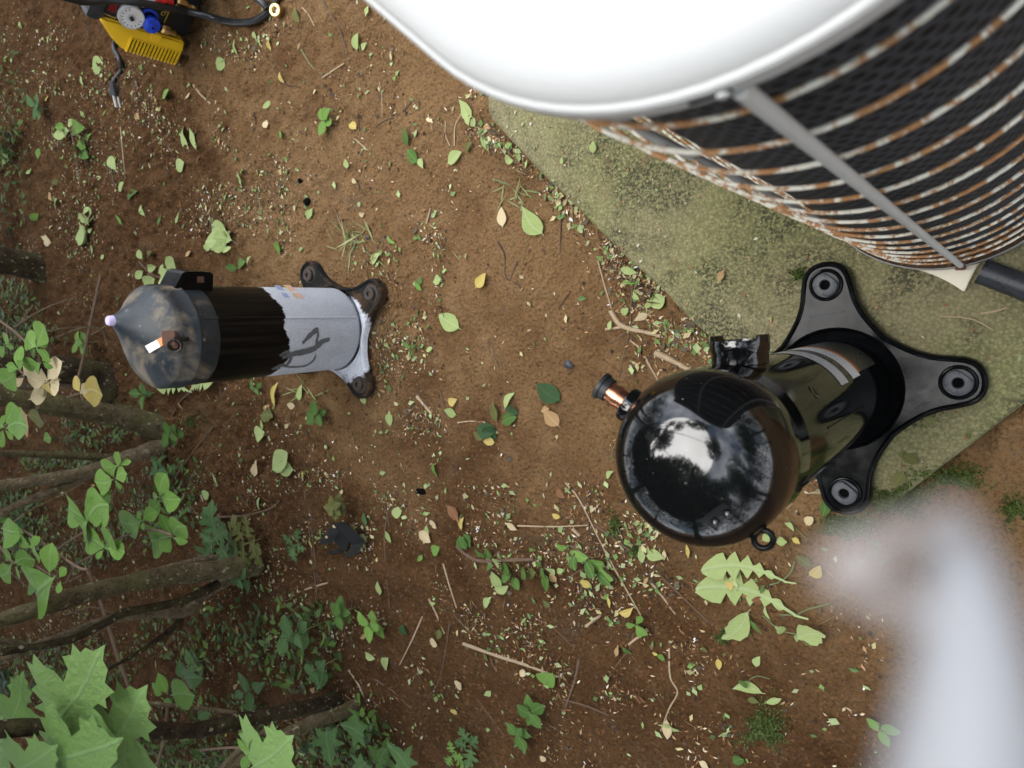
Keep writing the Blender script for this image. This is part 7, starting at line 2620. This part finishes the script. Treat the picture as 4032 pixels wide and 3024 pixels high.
added_hedge('added tall leafy screen beyond the left side, blocking low sky', [((-5.0, -1.0, 2.0), (.9, 1.6, 2.3)), ((-5.2, 1.2, 1.8), (.9, 1.5, 2.0)), ((-4.6, -3.0, 2.2), (1.0, 1.4, 2.4)), ((-4.8, 3.4, 1.5), (1.2, 1.3, 1.6))], 22000)
added_hedge('added tall leafy screen beyond the lower side, blocking low sky', [((-3.0, -3.7, 2.2), (1.5, .8, 2.5)), ((-.8, -3.7, 2.2), (1.5, .8, 2.5)), ((1.5, -3.5, 2.2), (1.5, .8, 2.5)), ((3.4, -2.9, 2.2), (1.2, 1.2, 2.4))], 26000)
added_hedge('added tall leafy screen behind the photographer, blocking low sky', [((3.8, -1.2, 2.2), (.8, 1.6, 2.5)), ((3.9, 1.2, 2.2), (.8, 1.6, 2.5)), ((3.6, 3.4, 2.0), (1.2, 1.3, 2.2))], 20000)
added_hedge('added leafy screen beyond the air conditioner, blocking low sky', [((-2.6, 4.8, 1.2), (1.5, .9, 1.4)), ((-.4, 5.0, 1.2), (1.5, .9, 1.4)), ((1.9, 4.8, 1.2), (1.5, .9, 1.4))], 8000)
tree(4.6, 2.6, 4.4, [((4.2, 2.4, 4.2), (1.5, 1.5, 1.3)), ((3.4, 3.4, 3.6), (1.2, 1.2, 1.1)), ((4.4, .8, 4.2), (1.2, 1.2, 1.1))], 12000, 'tall tree to the right beyond the air conditioner')


def clods(name, label, items):
    vs, fs = [], []
    for c, r in items:
        k = len(vs)
        n_ = 7
        for z, f in ((0, 1.0), (.55, .9), (.95, .45)):
            for t in np.linspace(0, 6.283, n_, endpoint=False):
                j = rnd.uniform(.75, 1.2)
                vs.append((c[0] + math.cos(t) * r * f * j, c[1] + math.sin(t) * r * f * j, c[2] - r * .3 + z * r * rnd.uniform(.8, 1.15)))
        for l in range(2):
            for i in range(n_):
                j = (i + 1) % n_
                fs.append((k + l * n_ + i, k + l * n_ + j, k + (l + 1) * n_ + j, k + (l + 1) * n_ + i))
        fs.append(tuple(range(k + 2 * n_, k + 3 * n_)))
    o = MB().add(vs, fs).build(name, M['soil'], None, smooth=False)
    tag(o, label, 'soil', kind='stuff')


items = []
for (u, v, ru, rv, m) in ((1540, 1190, 60, 130, 60), (1250, 1130, 90, 40, 30), (1480, 1500, 70, 90, 40), (1340, 1560, 120, 40, 30), (1160, 1110, 60, 30, 14)):
    for i in range(m):
        c = gz(u + rnd.gauss(0, ru * .5), v + rnd.gauss(0, rv * .5))
        items.append((c, rnd.uniform(.002, .008)))
for i in range(2600):
    u, v = rnd.uniform(0, 3300), rnd.uniform(100, 3000)
    c = gz(u, v)
    if not on_slab(c):
        items.append((c, rnd.uniform(.0010, .0036)))
clods('soil_clods', 'crumbled soil clods around the feet of the old compressor', items)

for i, (px, base, w, lab) in enumerate((
        ([(60, 1290), (130, 1240), (210, 1200), (300, 1170)], (420, 1300), 9, 'crooked bare twig above the privet at the left edge'),
        ([(40, 1340), (140, 1310), (240, 1295), (330, 1285)], (440, 1330), 7, 'bare twig reaching towards the old compressor plug'),
        ([(220, 1330), (330, 1290), (400, 1300), (418, 1345)], (480, 1340), 8, 'bent dry twig just left of the dome of the old compressor'),
        ([(0, 1330), (80, 1270), (130, 1200)], (240, 1250), 10, 'grey twig at the left edge above the yellow leaves'),
        ([(20, 2080), (120, 2010), (220, 1960), (330, 1900)], (520, 1960), 7, 'thin twig under the forked branches'),
        ([(40, 2250), (130, 2320), (240, 2300), (330, 2260)], (520, 2300), 7, 'thin twig over the thick lower left stem'),
        ([(260, 2420), (360, 2390), (470, 2420), (600, 2430)], (800, 2420), 6, 'pale thin twig between the lower left stems'),
        ([(120, 2700), (150, 2600), (180, 2540)], (330, 2640), 8, 'dark upright twig left of the maple leaves'),
        ([(700, 3010), (800, 2990), (900, 2965)], (1000, 2990), 7, 'thin twig at the bottom edge left of the single maple leaf'),
        ([(730, 2470), (760, 2540), (770, 2640)], (900, 2560), 5, 'fine stem below the lower left stems'),
        ([(480, 1230), (420, 1280), (360, 1320)], (540, 1280), 6, 'fine twig left of the lilac plug'),
        ([(0, 1650), (60, 1690), (110, 1740), (140, 1800)], (300, 1750), 7, 'thin hanging twig at the left edge below the mossy trunk'))):
    b_ = gz(*base)
    pts = [near_axis(u, v, b_) for u, v in px]
    sp = spline(pts, 6)
    o = MB().tube(sp, [px_rad(p_, w) * (1 - .4 * k_ / len(sp)) for k_, p_ in enumerate(sp)], 7).build('twig', M['bark2'])
    tag(o, lab, 'twig')
